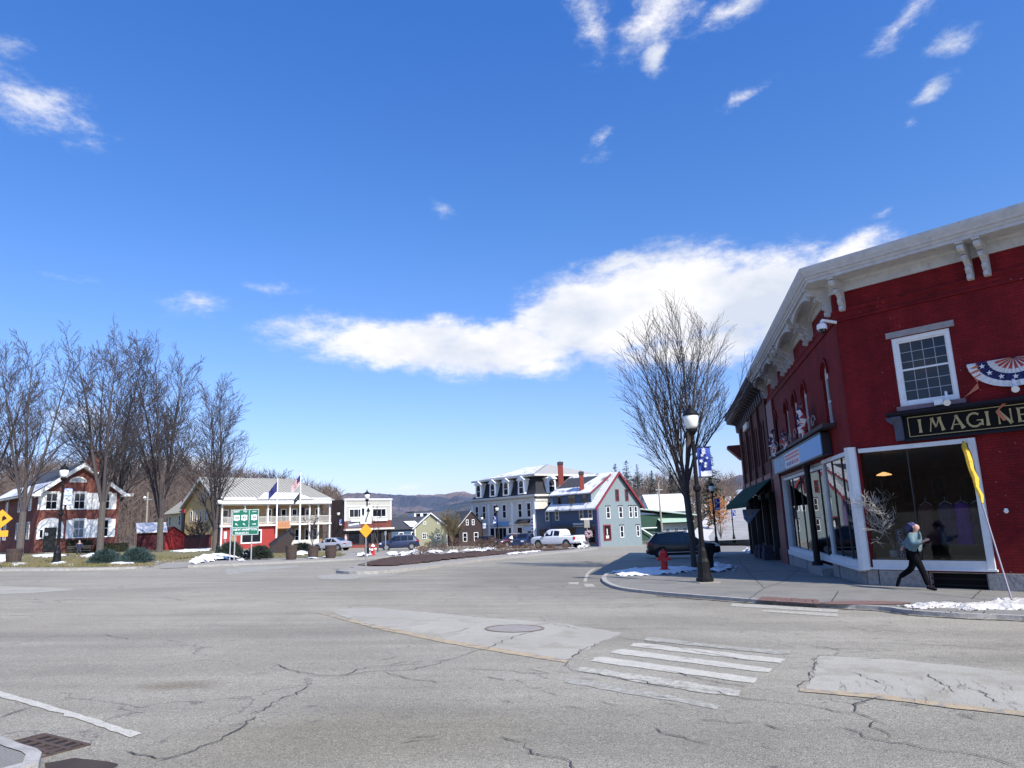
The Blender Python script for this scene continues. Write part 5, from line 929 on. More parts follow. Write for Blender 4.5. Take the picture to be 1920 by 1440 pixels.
# 5 small green gable house and blue one-storey behind
SAGE = M('sage_green_siding', (.29, .29, .19), .8, .06, 2, clap=.16, bump=.3)
q0 = Vector((-14.19, 99.96, 0)); W, D = 4.45, 7; T = house('small_house', 'tiny sage green gabled house with white trim', q0, 80, 'house', -.85)
gable_wall(T, W, D, -.4, 2.7, 4.55, 'y', SAGE); gable_roof(T, W, D, 2.75, 4.62, 'y', RF_WHITE, .25, .1)
for sg in (0, 1):
    e = (-.3, 2.5) if sg == 0 else (W+.3, 2.5); m_ = MB(); m_.xz([(e[0], e[1]), (W/2, 4.6), (W/2, 4.76), (e[0], e[1]+.16)], -.32, -.25); ob('rake_board', m_, WHITE, T)
m_ = MB(); m_.box(-.02, .1, -.05, .05, -.4, 2.7); m_.box(W-.1, W+.02, -.05, .05, -.4, 2.7); ob('corner_board', m_, WHITE, T)
for x, z_, w_, h_ in ((1.35, 3.1, .4, .5), (3.3, 3.1, .4, .5), (1.3, 1.2, .6, .8), (3.2, .95, .6, .9)): win(T, 'F', W, D, x, z_, w_, h_, fw=.07, mun=(1, 0))
BLUE = M('slate_blue_siding', (.055, .095, .17), .7, .1, 2, clap=.15, bump=.3)
T = house('outbuilding', 'low blue building with snowy dark roof behind the sage green house', q0+Vector((-2.0, 4, 0))+hv(-30)*5.5, 60, z=-.8); W, D = 8, 6
m_ = MB(); m_.yz([(0, -.4), (D, -.4), (D, 3.9), (0, 2.6)], 0, W); ob('wall', m_, BLUE, T); m_ = MB(); m_.yz([(-.3, 2.5), (D, 4.3), (D, 4.45), (-.3, 2.65)], -.3, W+.3); ob('roof', m_, SLATE, T); m_ = MB(); m_.add([(3.0, -.1, 2.85), (4.9, -.1, 2.85), (4.9, 2.8, 3.75), (3.0, 2.8, 3.75)], [(0, 1, 2, 3)]); ob('roof_snow', m_, SNOW, T)
for x in (1.5, 3.5, 5.8): win(T, 'F', W, D, x, .8, .8, 1.3)
T = house('cupola_house', 'distant white house with square cupola showing above the sage green house', (-21.5, 141), 60, 'house', -.8); T.scale = (1, 1, .64); m_ = MB(); m_.box(0, 8, 0, 8, -1, 5.2); ob('wall', m_, CREAMW, T); m_ = MB(); m_.xz([(-.3, 5.2), (8.3, 5.2), (6, 6.6), (2, 6.6)], -.3, 8.3); ob('roof', m_, SLATE, T)
m_ = MB(); m_.box(2.3, 5.7, 2, 5.4, 6.4, 8.9); cu_ = ob('cupola', m_, WHITE, T); m_ = MB(); m_.box(2, 6, 1.7, 5.7, 8.9, 9.1); ob('cupola_roof', m_, SLATE, cu_)
for k in range(2): m_ = MB(); m_.box(2.7+1.5*k, 3.6+1.5*k, 1.95, 1.99, 7.0, 8.4); ob('pane', m_, PANE, cu_)
# dark gabled house left of the mansard
q = G(862, 1020); T = house('dark_house', 'small dark brown gabled house beside the mansard building', (-9.1, 112), 60, 'house', -1.0); T.scale = (.74, .74, .8); W, D = 5.8, 7
DB = M('dark_brown_siding', (.03, .018, .02), .8, .2, 2, clap=.16, bump=.3); gable_wall(T, W, D, -1, 3.6, 6.3, 'y', DB); gable_roof(T, W, D, 3.65, 6.4, 'y', SLATE, .25, .12)
m_ = MB(); m_.xz([(-.3, 3.3), (W/2, 6.4), (W/2, 6.52), (-.3, 3.45)], -.35, -.25); ob('rake_board', m_, CREAMW, T)
for x in (2.0, 3.4): win(T, 'F', W, D, x, 3.7, .6, 1.1)
for x in (1.4, 4.0): win(T, 'F', W, D, x, .6, 1.0, 1.7)
# 6 mansard building
CRM = M('cream_painted_board', (.62, .59, .53), .7, .06, 2, clap=.13, bump=.2); q1 = Vector((2.86, 107.5, 0)); W, D = 15.5, 13.5; q0 = q1+hv(-37)*W*1.109
T = house('mansard_building', 'cream three-storey building with black mansard roof and arched dormers', q0, 143, z=-1.6); T.scale = (1.109,)*3
m_ = MB(); m_.box(0, W, 0, D, -.6, 6.5); ob('wall', m_, CRM, T)
m_ = MB(); pr = [(0, 7.0), (.45, 7.6), (.75, 8.6), (.95, 9.6)]; N0 = []
for o_, z_ in pr: N0.append([(o_, o_, z_), (W-o_, o_, z_), (W-o_, D-o_, z_), (o_, D-o_, z_)])
vs = [p for r_ in N0 for p in r_]; m_.add(vs, [(4*i+j, 4*i+(j+1) % 4, 4*i+4+(j+1) % 4, 4*i+4+j) for i in range(len(pr)-1) for j in range(4)]); ob('mansard_slope', m_, M('black_slate', (.012, .013, .018), .7, .25, 4, .5, 14), T)
m_ = MB(); vs = [(.5, .5, 9.75), (W-.5, .5, 9.75), (W-.5, D-.5, 9.75), (.5, D-.5, 9.75), (5.5, 6.75, 11.6), (W-5, 6.75, 11.6)]; m_.add(vs, [(0, 1, 5, 4), (1, 2, 5), (2, 3, 4, 5), (3, 0, 4)]); ob('upper_roof', m_, RF_WHITE, T)
m_ = MB(); m_.add([(2, 1.2, 9.99), (W-1.3, .9, 9.9), (W-5.2, 6.2, 11.5), (5.8, 6.2, 11.5)], [(0, 1, 2, 3)]); ob('roof_snow', m_, RSNOW, T)
def band(a, z0, z1, nm, mat, T, W, D):
    m_ = MB(); m_.box(-a, W+a, -a, D+a, z0, z1); return ob(nm, m_, mat, T)
band(.05, 9.5, 9.74, 'upper_cornice', CREAMW, T, W-0, D); band(.5, 6.72, 6.98, 'cornice', CREAMW, T, W, D); band(.1, 6.1, 6.5, 'frieze', CREAMW, T, W, D)
cb = MB(); cb.yz([(0, 6.5), (-.12, 6.5), (-.42, 6.64), (-.42, 6.72), (0, 6.72)], -.09, .09); cbm = mesh('corbel', cb, CREAMW)
for k in range(30): put('corbel', cbm, T, (.3+k*.513, 0, 0))
for k in range(26): put('corbel', cbm, T, (W, .3+k*.513, 0), math.pi/2)
def dormer(T, S, W, D, x, z, wr=0.1):
    (px, py), r = side(S, W, D, x); m_ = MB(); w_ = 1.35
    m_.box(-w_/2, -w_/2+.2, -.12, .9, 0, 1.9); m_.box(w_/2-.2, w_/2, -.12, .9, 0, 1.9); m_.box(-w_/2+.2, w_/2-.2, -.08, .9, 0, .14); m_.box(-w_/2+.2, w_/2-.2, -.06, .9, .9, .98)
    m_.xz([(-w_/2-.2, 1.9), (w_/2+.2, 1.9), (w_/2+.2, 2.02), (0, 2.5), (-w_/2-.2, 2.02)], -.25, .95); m_.xz([(-.47, 1.5), (-.47, 1.9), (.47, 1.9), (.47, 1.5), (.3, 1.78), (0, 1.86), (-.3, 1.78)], -.1, .6)
    m_.xz([(-w_/2-.1, 0), (-w_/2, 0), (-w_/2, 1.5)], -.1, .3); m_.xz([(w_/2, 0), (w_/2+.1, 0), (w_/2, 1.5)], -.1, .3)
    o = ob('dormer', m_, WHITE, T, (px, py, z), r); m_ = MB(); m_.box(-.48, .48, -.03, -.02, .14, 1.85); ob('pane', m_, PANE, o)
for x in (1.9, 5.6, 8.9, 12.5): dormer(T, 'F', W, D, x, 7.15)
for x in (2.9, 7.4, 11.5): dormer(T, 'R', W, D, x, 7.15)
for x in (1.3, 3.2, 6.0, 8.3, 12.0, 14.0): win(T, 'F', W, D, x, 3.95, .95, 2.0, arch=(x == 6.0), head=WHITE)
for x in (2.5, 6, 10): win(T, 'R', W, D, x, 3.95, .95, 2.0, head=WHITE)
m_ = MB(); m_.box(0, W, -.12, 0, 3.1, 3.35)
for x in (.15, 4.4, 10.2, 15.3): m_.box(x-.15, x+.15, -.14, 0, -.5, 6.1)
ob('pilasters', m_, WHITE, T)
for x, w_, n_ in ((1.6, 2.2, 1), (5.2, 1.3, 0), (7.3, 3.0, 2), (9.5, .9, 0), (11.8, 1.4, 0)): win(T, 'F', W, D, x, .3, w_, 2.5, mun=(n_, 0), rail=False, fw=.16, dy=.01)
m_ = MB(); m_.box(13.6, 14.6, -.08, 0, -.1, 2.1); ob('door', m_, M('dark_door', (.02, .03, .05), .5), T)
for x0, x1, z0, z1, mt in ((.8, 3.3, 2.95, 3.45, M('dark_awning', (.03, .025, .03), .8)), (11.4, 14.2, 3.3, 3.75, M('dark_awning', (.03, .025, .03)))): m_ = MB(); m_.yz([(0, z1), (-.7, z0), (-.7, z0-.12), (0, z0-.12)], x0, x1); ob('awning', m_, mt, T)
m_ = MB(); m_.box(6.0, 9.4, -.3, -.14, 2.9, 3.5); sg = ob('blue_signboard', m_, M('light_blue_board', (.14, .3, .55), .6, .2, 3), T)
m_ = MB(); m_.box(12.6, 14.8, -.2, -.14, 2.2, 2.75); ob('white_signboard', m_, M('pale_board', (.4, .5, .65), .6), T)
m_ = MB(); m_.box(14.95, 15.45, -.5, -.2, -.2, 4.3); sg = ob('vertical_banner', m_, WHITE, T)
for k in range(9): m_ = MB(); m_.box(15.03, 15.37, -.52, -.5, .2+.42*k, .42+.42*k); ob('banner_mark', m_, M('navy_mark', (.03, .06, .2), .6), sg)
for x in (1.5, 5.1, 12.2): win(T, 'R', W, D, x, 3.95 if x > 20 else .6, .9, 1.8)
# 7 blue and green gabled building with red trim
q1 = Vector((10.96, 98.0, 0)); W, D = 8.8, 9.3; MINT = M('mint_green_siding', (.19, .238, .25), .75, .07, 2, clap=.16, bump=.25); TRED = M('crimson_trim', (.2, .02, .03), .6)
BLUE2 = M('deep_blue_siding', (.06, .092, .15), .7, .1, 2, clap=.15, bump=.3)
T = house('gabled_shop', 'steep-gabled shop building, mint green end and slate blue front with crimson trim', q1, 50, z=-1.5)
gable_wall(T, W, D, -.6, 5.45, 9.9, 'y', MINT)
m_ = MB(); m_.box(-.12, -.005, .12, D-.1, -.5, 5.4); ob('blue_front', m_, BLUE2, T)
sl = (9.9-5.45)/(W/2)
for sg in (0, 1):
    e = (-.7, 5.45-.5*sl) if sg == 0 else (W+.5, 5.45-.5*sl); m_ = MB(); m_.xz([e, (W/2, 9.9), (W/2, 10.1), (e[0], e[1]+.2)], -.35, D+.3); ob('roof', m_, RSNOW if sg == 0 else SLATE, T)
    m_ = MB(); m_.xz([(e[0]-.05, e[1]-.16), (W/2, 9.78), (W/2, 10.14), (e[0]-.05, e[1]+.22)], -.5, -.35); ob('rake_board', m_, TRED, T)
m_ = MB(); m_.xz([(.12, 5.6), (.12, 7.3), (4.2, 9.6), (4.2, 5.6)], 1.25, D-.3); ob('shed_dormer', m_, BLUE2, T); m_ = MB(); m_.xz([(-.25, 7.15), (W/2, 9.98), (W/2, 10.12), (-.25, 7.3)], .95, D+.1); ob('dormer_roof', m_, RSNOW, T); m_ = MB(); m_.xz([(-.3, 7.08), (-.3, 7.28), (W/2-.3, 9.93), (W/2-.3, 9.72)], .8, .95); ob('dormer_rake', m_, TRED, T); m_ = MB(); m_.xz([(.12, 5.65), (.12, 7.28), (3.4, 9.1)], 1.18, 1.25); ob('dormer_cheek', m_, MINT, T)
m_ = MB(); m_.add([(1.3, 4.5, 8.2), (1.3, D, 8.2), (3.8, D, 9.72), (3.8, 3.0, 9.72)], [(0, 3, 2, 1)]); ob('roof_shingle', m_, SLATE, T, loc=(0, 0, .06))
BRN = M('brown_sash', (.16, .1, .08), .6)
for x, w_ in ((D-7.5, .8), (D-5.0, 1.6), (D-2.5, .8)): win(T, 'L', W, D, x, 5.92, w_, 1.2, fm=BRN, mun=(1 if w_ > 1 else 0, 0), dy=-.12, fw=.09)
for x in (D-1.25, D-3.0, D-7.9): win(T, 'L', W, D, x, 3.65, .8, 1.5, fm=CREAMW, dy=.12)
m_ = MB(); m_.box(-.75, -.12, .5, D-.1, 2.8, 2.92); ob('shopfront_ledge', m_, DKMETAL, T)
for x, w_ in ((1.6, 2.2), (4.0, 2.0), (7.9, 1.8)): win(T, 'L', W, D, x, .35, w_, 2.2, fm=M('maroon_frame', (.09, .02, .03), .6), pm=PANE, rail=False, dy=.12)
m_ = MB(); m_.box(-.3, -.12, 2.6, 4.6, 2.7, 3.2); ob('white_signboard', m_, CREAMW, T)
m_ = MB(); m_.box(-.2, .15, -.08, .1, -.5, 5.35); ob('corner_board', m_, M('purple_corner', (.12, .09, .2), .7), T)
for x, z_, w_, h_, f in ((4.1, 6.0, .75, 1.65, TRED), (6.1, 6.0, .7, 1.65, TRED), (2.05, 3.65, .8, 1.65, WHITE), (4.6, 3.65, .8, 1.65, WHITE), (6.7, 3.65, .7, 1.65, WHITE), (7.8, 3.65, .7, 1.65, WHITE), (4.6, 1.0, .75, 1.65, WHITE), (8.0, 1.0, .65, 1.6, WHITE)): win(T, 'F', W, D, x, z_, w_, h_, fm=f, head=None if f is TRED else DKMETAL, fw=.1)
m_ = MB(); m_.ring(.9, 2.35, .75, 2.85, .14, -.1, 0); dr = ob('display_case', m_, TRED, T); m_ = MB(); m_.box(1.04, 2.21, -.04, -.02, .89, 2.71); ob('pane', m_, PANE, dr); m_ = MB(); m_.box(1.3, 1.9, -.06, -.045, 1.0, 1.4); m_.box(1.5, 1.7, -.06, -.045, 1.5, 2.3); ob('display_goods', m_, CREAMW, dr)
def chim(px, py0, py1, Y, w_):
    t0, t1 = AT(px, py0, Y), AT(px, py1, Y); T_ = thing('chimney', 'tall red brick chimney above the mansard side' if px < 1070 else 'shorter red brick chimney above the blue dormer roof', 'chimney', t0); h_ = t1.z-t0.z
    m_ = MB(); m_.box(-w_, w_, -w_, w_, -3, h_); ob('stack', m_, M('chimney_brick', (.2, .035, .025), .85, .25, 6), T_); m_ = MB(); m_.box(-w_-.06, w_+.06, -w_-.06, w_+.06, h_-.45, h_-.05); ob('cap', m_, DKMETAL, T_)
    m_ = MB(); m_.lathe([(.12, h_-.05), (.1, h_+.2)], 8); ob('pot', m_, GALV, T_)
chim(1052, 905, 866, 107, .38); chim(1091, 912, 884, 101, .3)
# lower blue extension toward the mansard
q2 = q1+hv(-40)*D; T = house('blue_shop', 'lower slate blue shop squeezed between the mansard and the gabled building', q2, 50, z=-1.6); W, D = 5.5, 3.2
m_ = MB(); m_.box(-.12, W, 0.02, D, -.5, 5.4); ob('wall', m_, BLUE2, T); m_ = MB(); m_.box(-.3, W, .02, D, 5.4, 5.55); ob('roof', m_, SLATE, T)
win(T, 'L', W, D, D-.7, 3.7, .8, 1.5, fm=CREAMW, dy=.12)
win(T, 'L', W, D, 1.6, .4, 1.8, 2.2, fm=M('maroon_frame', (.09, .02, .03)), rail=False, dy=.12)
# 8 green building and white snow-roofed house beyond
a = AT(1206, 1000, 150); T = house('green_shop', 'dark green low building with pale awning roof beyond the gabled shop', (a.x-1, 150), 75, z=-1.5); DG = M('dark_green_siding', (.02, .06, .04), .8, .15, 2, clap=.16, bump=.3)
m_ = MB(); m_.box(0, 13, 0, 8, -2.5, 4.2); ob('wall', m_, DG, T); m_ = MB(); m_.xz([(-.5, 5.4), (13.5, 3.6), (13.5, 3.85), (-.5, 5.7)], -1, 8); ob('roof', m_, M('pale_green_roof', (.38, .45, .4), .6), T); m_ = MB(); m_.yz([(-1.8, 2.4), (0, 3.2), (0, 3.3), (-1.8, 2.5)], 4.5, 12); ob('awning', m_, M('pale_green_awning', (.3, .42, .34), .7), T)
m_ = MB(); m_.box(5.5, 12.5, -.1, 0, -2, 2.2); ob('shopfront', m_, CREAMW, T); m_ = MB(); m_.box(0, 4, -.6, -.45, 1.4, 1.6); m_.xz([(0, 1.6), (4.2, -1), (4.2, -.8), (0, 1.85)], -.6, -.5); ob('stair_rail', m_, WHITE, T)
for x in (6.6, 8.6, 10.6): win(T, 'F', W, D, x, -.6, 1.1, 1.9, pm=PANEL, dy=.11)
a = AT(1222, 975, 172); T = house('white_house', 'long white house with snow-covered roof beyond the green shop', (a.x, 172), 82, 'house', -1.0); W, D = 9.4, 9
m_ = MB(); m_.yz([(0, -1), (D, -1), (D, 4.6), (4.5, 8.4), (0, 4.6)], 0, W); ob('wall', m_, WHITE, T); gable_roof(T, W, D, 4.7, 8.5, 'x', SNOW, .5, .25)
m_ = MB(); m_.box(-.6, W+.6, 4.3, 4.8, 8.5, 8.75); ob('ridge_cap', m_, SLATE, T)
for x in (1.2, 4.4, 6.7, 8.1): win(T, 'F', W, D, x, 2.3, .9, 1.4)
for i, (px, py, Y, w_, lb) in enumerate([(1199, 938, 250, 7, 'small white hillside house furthest left under the pines'), (1217, 936, 255, 6, 'second small white hillside house from the left'), (1268, 934, 260, 5, 'small white hillside house right of the utility pole'), (1300, 944, 240, 5, 'white hillside house half hidden by the tree trunk'), (1359, 935, 300, 6, 'distant pale house beside the hill road'), (1385, 927, 330, 6, 'pale house at the top of the hill road')]):
    a = AT(px, py, Y); T = thing('hillside_house', lb, 'house', (a.x, a.y, a.z-6), rzh(80)); m_ = MB(); m_.xz([(0, -4), (w_, -4), (w_, 6), (w_/2, 8), (0, 6)], 0, 6); ob('wall', m_, WHITE, T); gable_roof(T, w_, 6, 6, 8.1, 'y', SNOW if i % 2 else M('grey_roof', (.2, .2, .22), .8), .3, .2)
    win(T, 'F', w_, 6, w_*.3, 3.2, 1, 1.4); win(T, 'F', w_, 6, w_*.7, 3.2, 1, 1.4)

# unseen dark blocks behind the viewer, added so the shop glass reflects dark
for i, (x, y, h_, w_, hh, lb) in enumerate([(-34, -22, 70, 14, 9.5, 'dark brick block added out of view for the shop glass reflection, southern one'), (-38, -2, 78, 13, 8.5, 'dark brick block added out of view for the shop glass reflection, northern one'), (-20, -34, 25, 16, 10, 'dark brick block added out of view behind the viewer for the glass reflection')]):
    T = house('brick_building', lb, (x, y), h_-90+90 if False else h_-65, 'building'); m_ = MB(); m_.box(-w_/2, w_/2, 0, 10, -1.5, hh); ob('wall', m_, M('dark_reflection_brick', (.06, .035, .03), .85, .3, 2), T); m_ = MB(); m_.box(-w_/2-.3, w_/2+.3, -.4, 10, hh, hh+.5); ob('cornice', m_, DKC, T)
    for j in range(4):
        for z_ in (.6, 4.4): win(T, 'F', 0, 0, -w_/2+1.8+j*(w_-3.6)/3, z_, 1.3, 2.4, fm=BRN)
# ------------------------------------------------------------------ hills
def hill(name, prof, R0, R1, mat, zbase=-4, na=90, nr=14, amp=.03, seed=1, tau=1.0):
    """prof: crest as seen (px, py); terrain rises from distance R0 to its crest at R1 and falls behind"""
    pts = []
    for px, py in prof: d = ray(px, py); pts.append((math.atan2(d.x, d.y), d.z/math.hypot(d.x, d.y)))
    pts.sort(); m_ = MB(); a0, a1 = pts[0][0], pts[-1][0]; f_ = []
    for i in range(na+1):
        a = a0+(a1-a0)*i/na; k = max(j for j in range(len(pts)) if pts[j][0] <= a+1e-9); k = min(k, len(pts)-2); u = (a-pts[k][0])/(pts[k+1][0]-pts[k][0]); te = pts[k][1]*(1-u)+pts[k+1][1]*u; zc = EYE+te*R1
        for j in range(nr+4):
            v = j/nr; r_ = R0+(R1-R0)*v
            z_ = zbase+(zc-zbase)*(min(v, 1)**tau) if v <= 1 else zc-(zc-zbase)*(v-1)*2.5
            q_ = Vector((a*14, v*4, seed)); z_ += (zc-zbase)*amp*mnoise.fractal(q_*1.6, .8, 2.1, 6)*(1 if v > .05 else 0)*2
            m_.v.append((r_*math.sin(a), r_*math.cos(a), z_))
    n = nr+4; m_.f = [(i*n+j, (i+1)*n+j, (i+1)*n+j+1, i*n+j+1) for i in range(na) for j in range(n-1)]; m_.m = [0]*len(m_.f)
    return ob(name, m_, mat, kind='structure'), m_
FARHILL = M('hazed_far_forest', (.14, .115, .125), .95, .4, .012, col2=(.05, .065, .1), s2=.0035, t2=.5)  # distance haze put into the hill colours
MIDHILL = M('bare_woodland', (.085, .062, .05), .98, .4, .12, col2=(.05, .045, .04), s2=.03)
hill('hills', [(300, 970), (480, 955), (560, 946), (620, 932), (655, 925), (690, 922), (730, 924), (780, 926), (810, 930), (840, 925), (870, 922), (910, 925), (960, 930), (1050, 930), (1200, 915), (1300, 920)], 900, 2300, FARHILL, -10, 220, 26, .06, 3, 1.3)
hill('hills', [(700, 975), (760, 965), (800, 958), (850, 945), (890, 934), (930, 925), (1000, 915), (1100, 930)], 700, 1300, M('haze_blue_forest', (.035, .055, .085), .95, .45, .02, col2=(.08, .075, .075), s2=.006, t2=.56), -8, 120, 16, .05, 8, 1.2)  # blue of the distant air put into this ridge's colour
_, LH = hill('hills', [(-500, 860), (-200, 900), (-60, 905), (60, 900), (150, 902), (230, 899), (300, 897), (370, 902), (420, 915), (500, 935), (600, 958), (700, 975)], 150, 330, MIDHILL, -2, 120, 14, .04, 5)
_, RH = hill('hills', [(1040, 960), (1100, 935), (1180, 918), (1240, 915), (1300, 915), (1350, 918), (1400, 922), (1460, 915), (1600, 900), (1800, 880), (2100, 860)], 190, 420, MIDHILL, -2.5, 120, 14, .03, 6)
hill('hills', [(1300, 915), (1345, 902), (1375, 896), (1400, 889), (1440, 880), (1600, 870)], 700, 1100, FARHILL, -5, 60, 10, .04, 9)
# bare trees covering the near hills
def scrub(name, H, n, seed, hmin, hmax, label, mat, amin, amax, vmax=1.0):
    r = random.Random(seed); m_ = MB(); nn = 18; na = len(H.v)//nn
    for _ in range(n):
        i = r.uniform(0, na-1.01); az_ = None; j = r.uniform(0.0, 14*vmax); i0, j0 = int(i), int(j); fu, fv = i-i0, j-j0
        g = lambda a, b_: Vector(H.v[min(a, na-1)*nn+min(b_, nn-1)]); p = (g(i0, j0)*(1-fu)+g(i0+1, j0)*fu)*(1-fv)+(g(i0, j0+1)*(1-fu)+g(i0+1, j0+1)*fu)*fv
        a = math.atan2(p.x, p.y)
        if not (amin < a < amax): continue
        if 17.0 < math.degrees(a) < 22 and name != 'x' and p.length < 400 and H is RH: continue
        h = r.uniform(hmin, hmax); s_ = Vector((math.cos(a), -math.sin(a), 0)); m_.add([p-s_*.12, p+s_*.12, p+Vector((r.gauss(0, .3), 0, h))], [(0, 1, 2)])
        for k in range(9):
            b0 = p+Vector((0, 0, h*r.uniform(.3, .9))); d = (s_*r.gauss(0, 1)+Vector((0, r.gauss(0, .5), r.uniform(.5, 1.6)))).normalized(); L = h*r.uniform(.15, .38); q_ = d.cross(Vector((0, 1, 0))).normalized()*.09
            m_.add([b0-q_, b0+q_, b0+d*L], [(0, 1, 2)])
    ob(name, m_, mat, kind='stuff', label=label, cat='woodland')
SCRUB = M('woodland_twigs', (.105, .078, .066), .98, .4, .5)
azp = lambda px: math.radians(0)+math.atan2(ray(px, 950).x, ray(px, 950).y)
scrub('woodland', LH, 3600, 1, 7, 13, 'bare brown woodland covering the hill behind the brick house and the inn', SCRUB, azp(-60), azp(640))
scrub('woodland', RH, 2800, 2, 6, 12, 'bare brown woodland on the hill behind the gabled shop', SCRUB, azp(1120), azp(1500))
# far street climbing the hill
mb = MB(); sn = MB(); prev = None
for Y, pl, pr, py in [(92, 1331, 1440, 1014), (110, 1328, 1435, 1006), (135, 1345, 1440, 985), (165, 1358, 1440, 965), (200, 1369, 1440, 948), (240, 1377, 1440, 936), (270, 1381, 1440, 930), (290, 1383, 1440, 931)]:
    a, c_ = AT(pl, py, Y), AT(pr, py, Y); c_ = Vector((max(a.x+9, min(c_.x, a.x+13)), Y, a.z)); e_ = a+Vector((-2.2-(Y-90)*.02, 0, .35)); e2 = a+Vector((-22, 4, -3)); cur = (a, c_, e_, e2)
    if prev: mb.add([prev[0], prev[1], cur[1], cur[0]], [(0, 1, 2, 3)]); sn.add([prev[2], prev[0], cur[0], cur[2]], [(0, 1, 2, 3)])
    prev = cur
ob('road', mb, M('pale_hill_road', (.27, .26, .25), .9, .1, .3, col2=(.33, .32, .3), s2=.2), kind='structure')
ob('snow_verge', sn, DSNOW, kind='stuff', label='snowy verge along the street climbing the hill', cat='snow')
# ------------------------------------------------------------------ bare trees
class Tree:
    def __init__(s, seed): s.r = random.Random(seed); s.t = MB(); s.c = MB()
    def limb(s, p, d, L, r0, lv, maxlv, up, wob, ratio, ang, kids, start, minr, tip=.25):
        r = s.r; n = 5 if lv < 2 else (4 if lv == 2 else 3); pts = [p.copy()]; ds = [d]; q = p.copy()
        for i in range(n):
            d = (d+Vector((r.gauss(0, wob), r.gauss(0, wob), up*(1-max(0, d.z))+r.gauss(0, wob*.5)))).normalized(); q = q+d*(L/n); pts.append(q.copy()); ds.append(d)
        rad = [max(minr, r0*(1-(1-tip)*i/n)) for i in range(n+1)]
        (s.t if lv == 0 else s.c).tube(pts, rad, 8 if lv == 0 else (5 if lv == 1 else 3), cap=False)
        if lv >= maxlv: return
        k = kids[lv]
        for j in range(k):
            u = start[lv]+(1-start[lv])*((j+r.random())/k); i = min(int(u*n), n-1); f = u*n-i; b = pts[i]*(1-f)+pts[i+1]*f; dd = ds[i+1]
            a = r.uniform(0, 2*math.pi) if lv else (j*2.4+r.uniform(-.4, .4)); o = dd.orthogonal().normalized(); o2 = dd.cross(o); sd_ = o*math.cos(a)+o2*math.sin(a)
            an = math.radians(ang[lv]*r.uniform(.65, 1.3)); nd = (dd*math.cos(an)+sd_*math.sin(an)).normalized()
            s.limb(b, nd, L*ratio[lv]*r.uniform(.7, 1.15)*(1.1-.55*u if lv else 1.05-.25*u), max(minr, r0*(1-(1-tip)*u)*(.5 if lv else .55)), lv+1, maxlv, up, wob, ratio, ang, kids, start, minr, tip)
    def done(s, name, label, loc, bark, twig, group=None):
        t_ = thing(name, label, 'tree', loc, group=group); ob('trunk', s.t, bark, t_); ob('crown', s.c, twig, t_); return t_
# street elm: many stems from a low fork, vase shape
loc = G(1303, 1068, .0); T_ = Tree(11); r = T_.r
T_.t.tube([(0, 0, -.1), (-.02, 0, .4), (-.05, 0, 1.5), (-.12, 0, 2.9), (-.17, 0, 3.5)], [.17, .125, .11, .105, .1], 10, cap=False)
T_.t.tube([(.08, .05, .9), (.04, .05, 1.8), (-.02, .1, 3.2), (.05, .12, 4.6)], [.1, .1, .09, .085], 8, cap=False)
stems = [((-.17, 0, 3.4), (-.16, .05, 1), 6.9, .095), ((-.17, 0, 3.3), (-.22, -.1, 1), 6.3, .065), ((-.1, 0, 3.4), (-.02, .15, 1), 7.4, .095), ((.05, .12, 4.4), (.22, 0, 1), 6.4, .085), ((.0, .12, 3.6), (.36, .1, 1), 6.6, .065), ((.05, .1, 4.5), (.08, -.15, 1), 6.6, .08), ((-.15, 0, 3.2), (-.3, .2, 1), 5.6, .045), ((-.15, 0, 3.4), (-.1, -.4, 1), 6.2, .065), ((.05, .1, 4.3), (.28, .45, 1), 6.0, .065), ((.05, .1, 4.2), (.6, .0, .9), 5.2, .055), ((-.16, 0, 3.1), (-.5, .0, 1), 4.0, .035)]
for p, d, L, r0 in stems: T_.limb(Vector(p), Vector(d).normalized(), L, r0, 1, 3, .04, .045, [0, .5, .5], [0, 24, 24], [0, 18, 11], [0, .12, .12], .007, .1)
T_.done('street_tree', 'tall leafless vase-shaped street tree behind the tall lamp post at the shop corner', loc, M('dark_bark', (.06, .052, .048), .95, .3, 9, .9, 18), M('street_tree_twigs', (.075, .06, .054), .95, .3, 4))
# park trees on the left
def parktree(px, Yt, topy, spread, seed, label, stems, dense=1., twig=TWIG, dark=False, lowfork=.18, pxs=None, up=.05):
    d = ray(px, 1040); X_ = d.x/d.y*Yt; loc = Vector((X_, Yt, gz(X_, Yt)-.1)); H = AT(px, topy, Yt).z-loc.z; T_ = Tree(seed); r = T_.r; fz = H*lowfork
    T_.t.tube([(0, 0, -.2), (.02, 0, .5), (0, 0, fz*.6), (0, 0, fz)], [H*.018, H*.0138, H*.0125, H*.0118], 9, cap=False)
    for k in range(stems):
        a = k*2*math.pi/stems+r.uniform(-.4, .4); tl = r.uniform(.14, .36)*spread if k else .03; dd = Vector((math.cos(a)*tl, math.sin(a)*tl, 1)).normalized()
        T_.limb(Vector((0, 0, fz*(.85+.12*r.random()))), dd, (H-fz)*(.76 if k == 0 else r.uniform(.76, .86))*(1-.35*tl*.5), H*.0092*r.uniform(.7, 1.1), 1, 4, up, .032, [0, .4*spread**.35, .48, .6], [0, 31, 30, 32], [0, int(17*dense), int(9*dense), 4], [0, .12, .12, .2], .014, .1)
    return T_.done('park_tree', label, loc, BARK, twig)
parktree(36, 64, 590, .95, 21, 'leafless two-stemmed park tree nearest the left edge, before the dark side wall', 4)
parktree(186, 68, 600, 1.1, 22, 'tall leafless park tree in front of the right shutters of the brick house', 5, lowfork=.22)
parktree(298, 76, 612, 1.2, 23, 'tall leafless park tree beside the barn-red shed', 5, lowfork=.15)
parktree(402, 84, 690, 1.45, 24, 'broad leafless park tree in front of the yellow inn', 5, lowfork=.12)
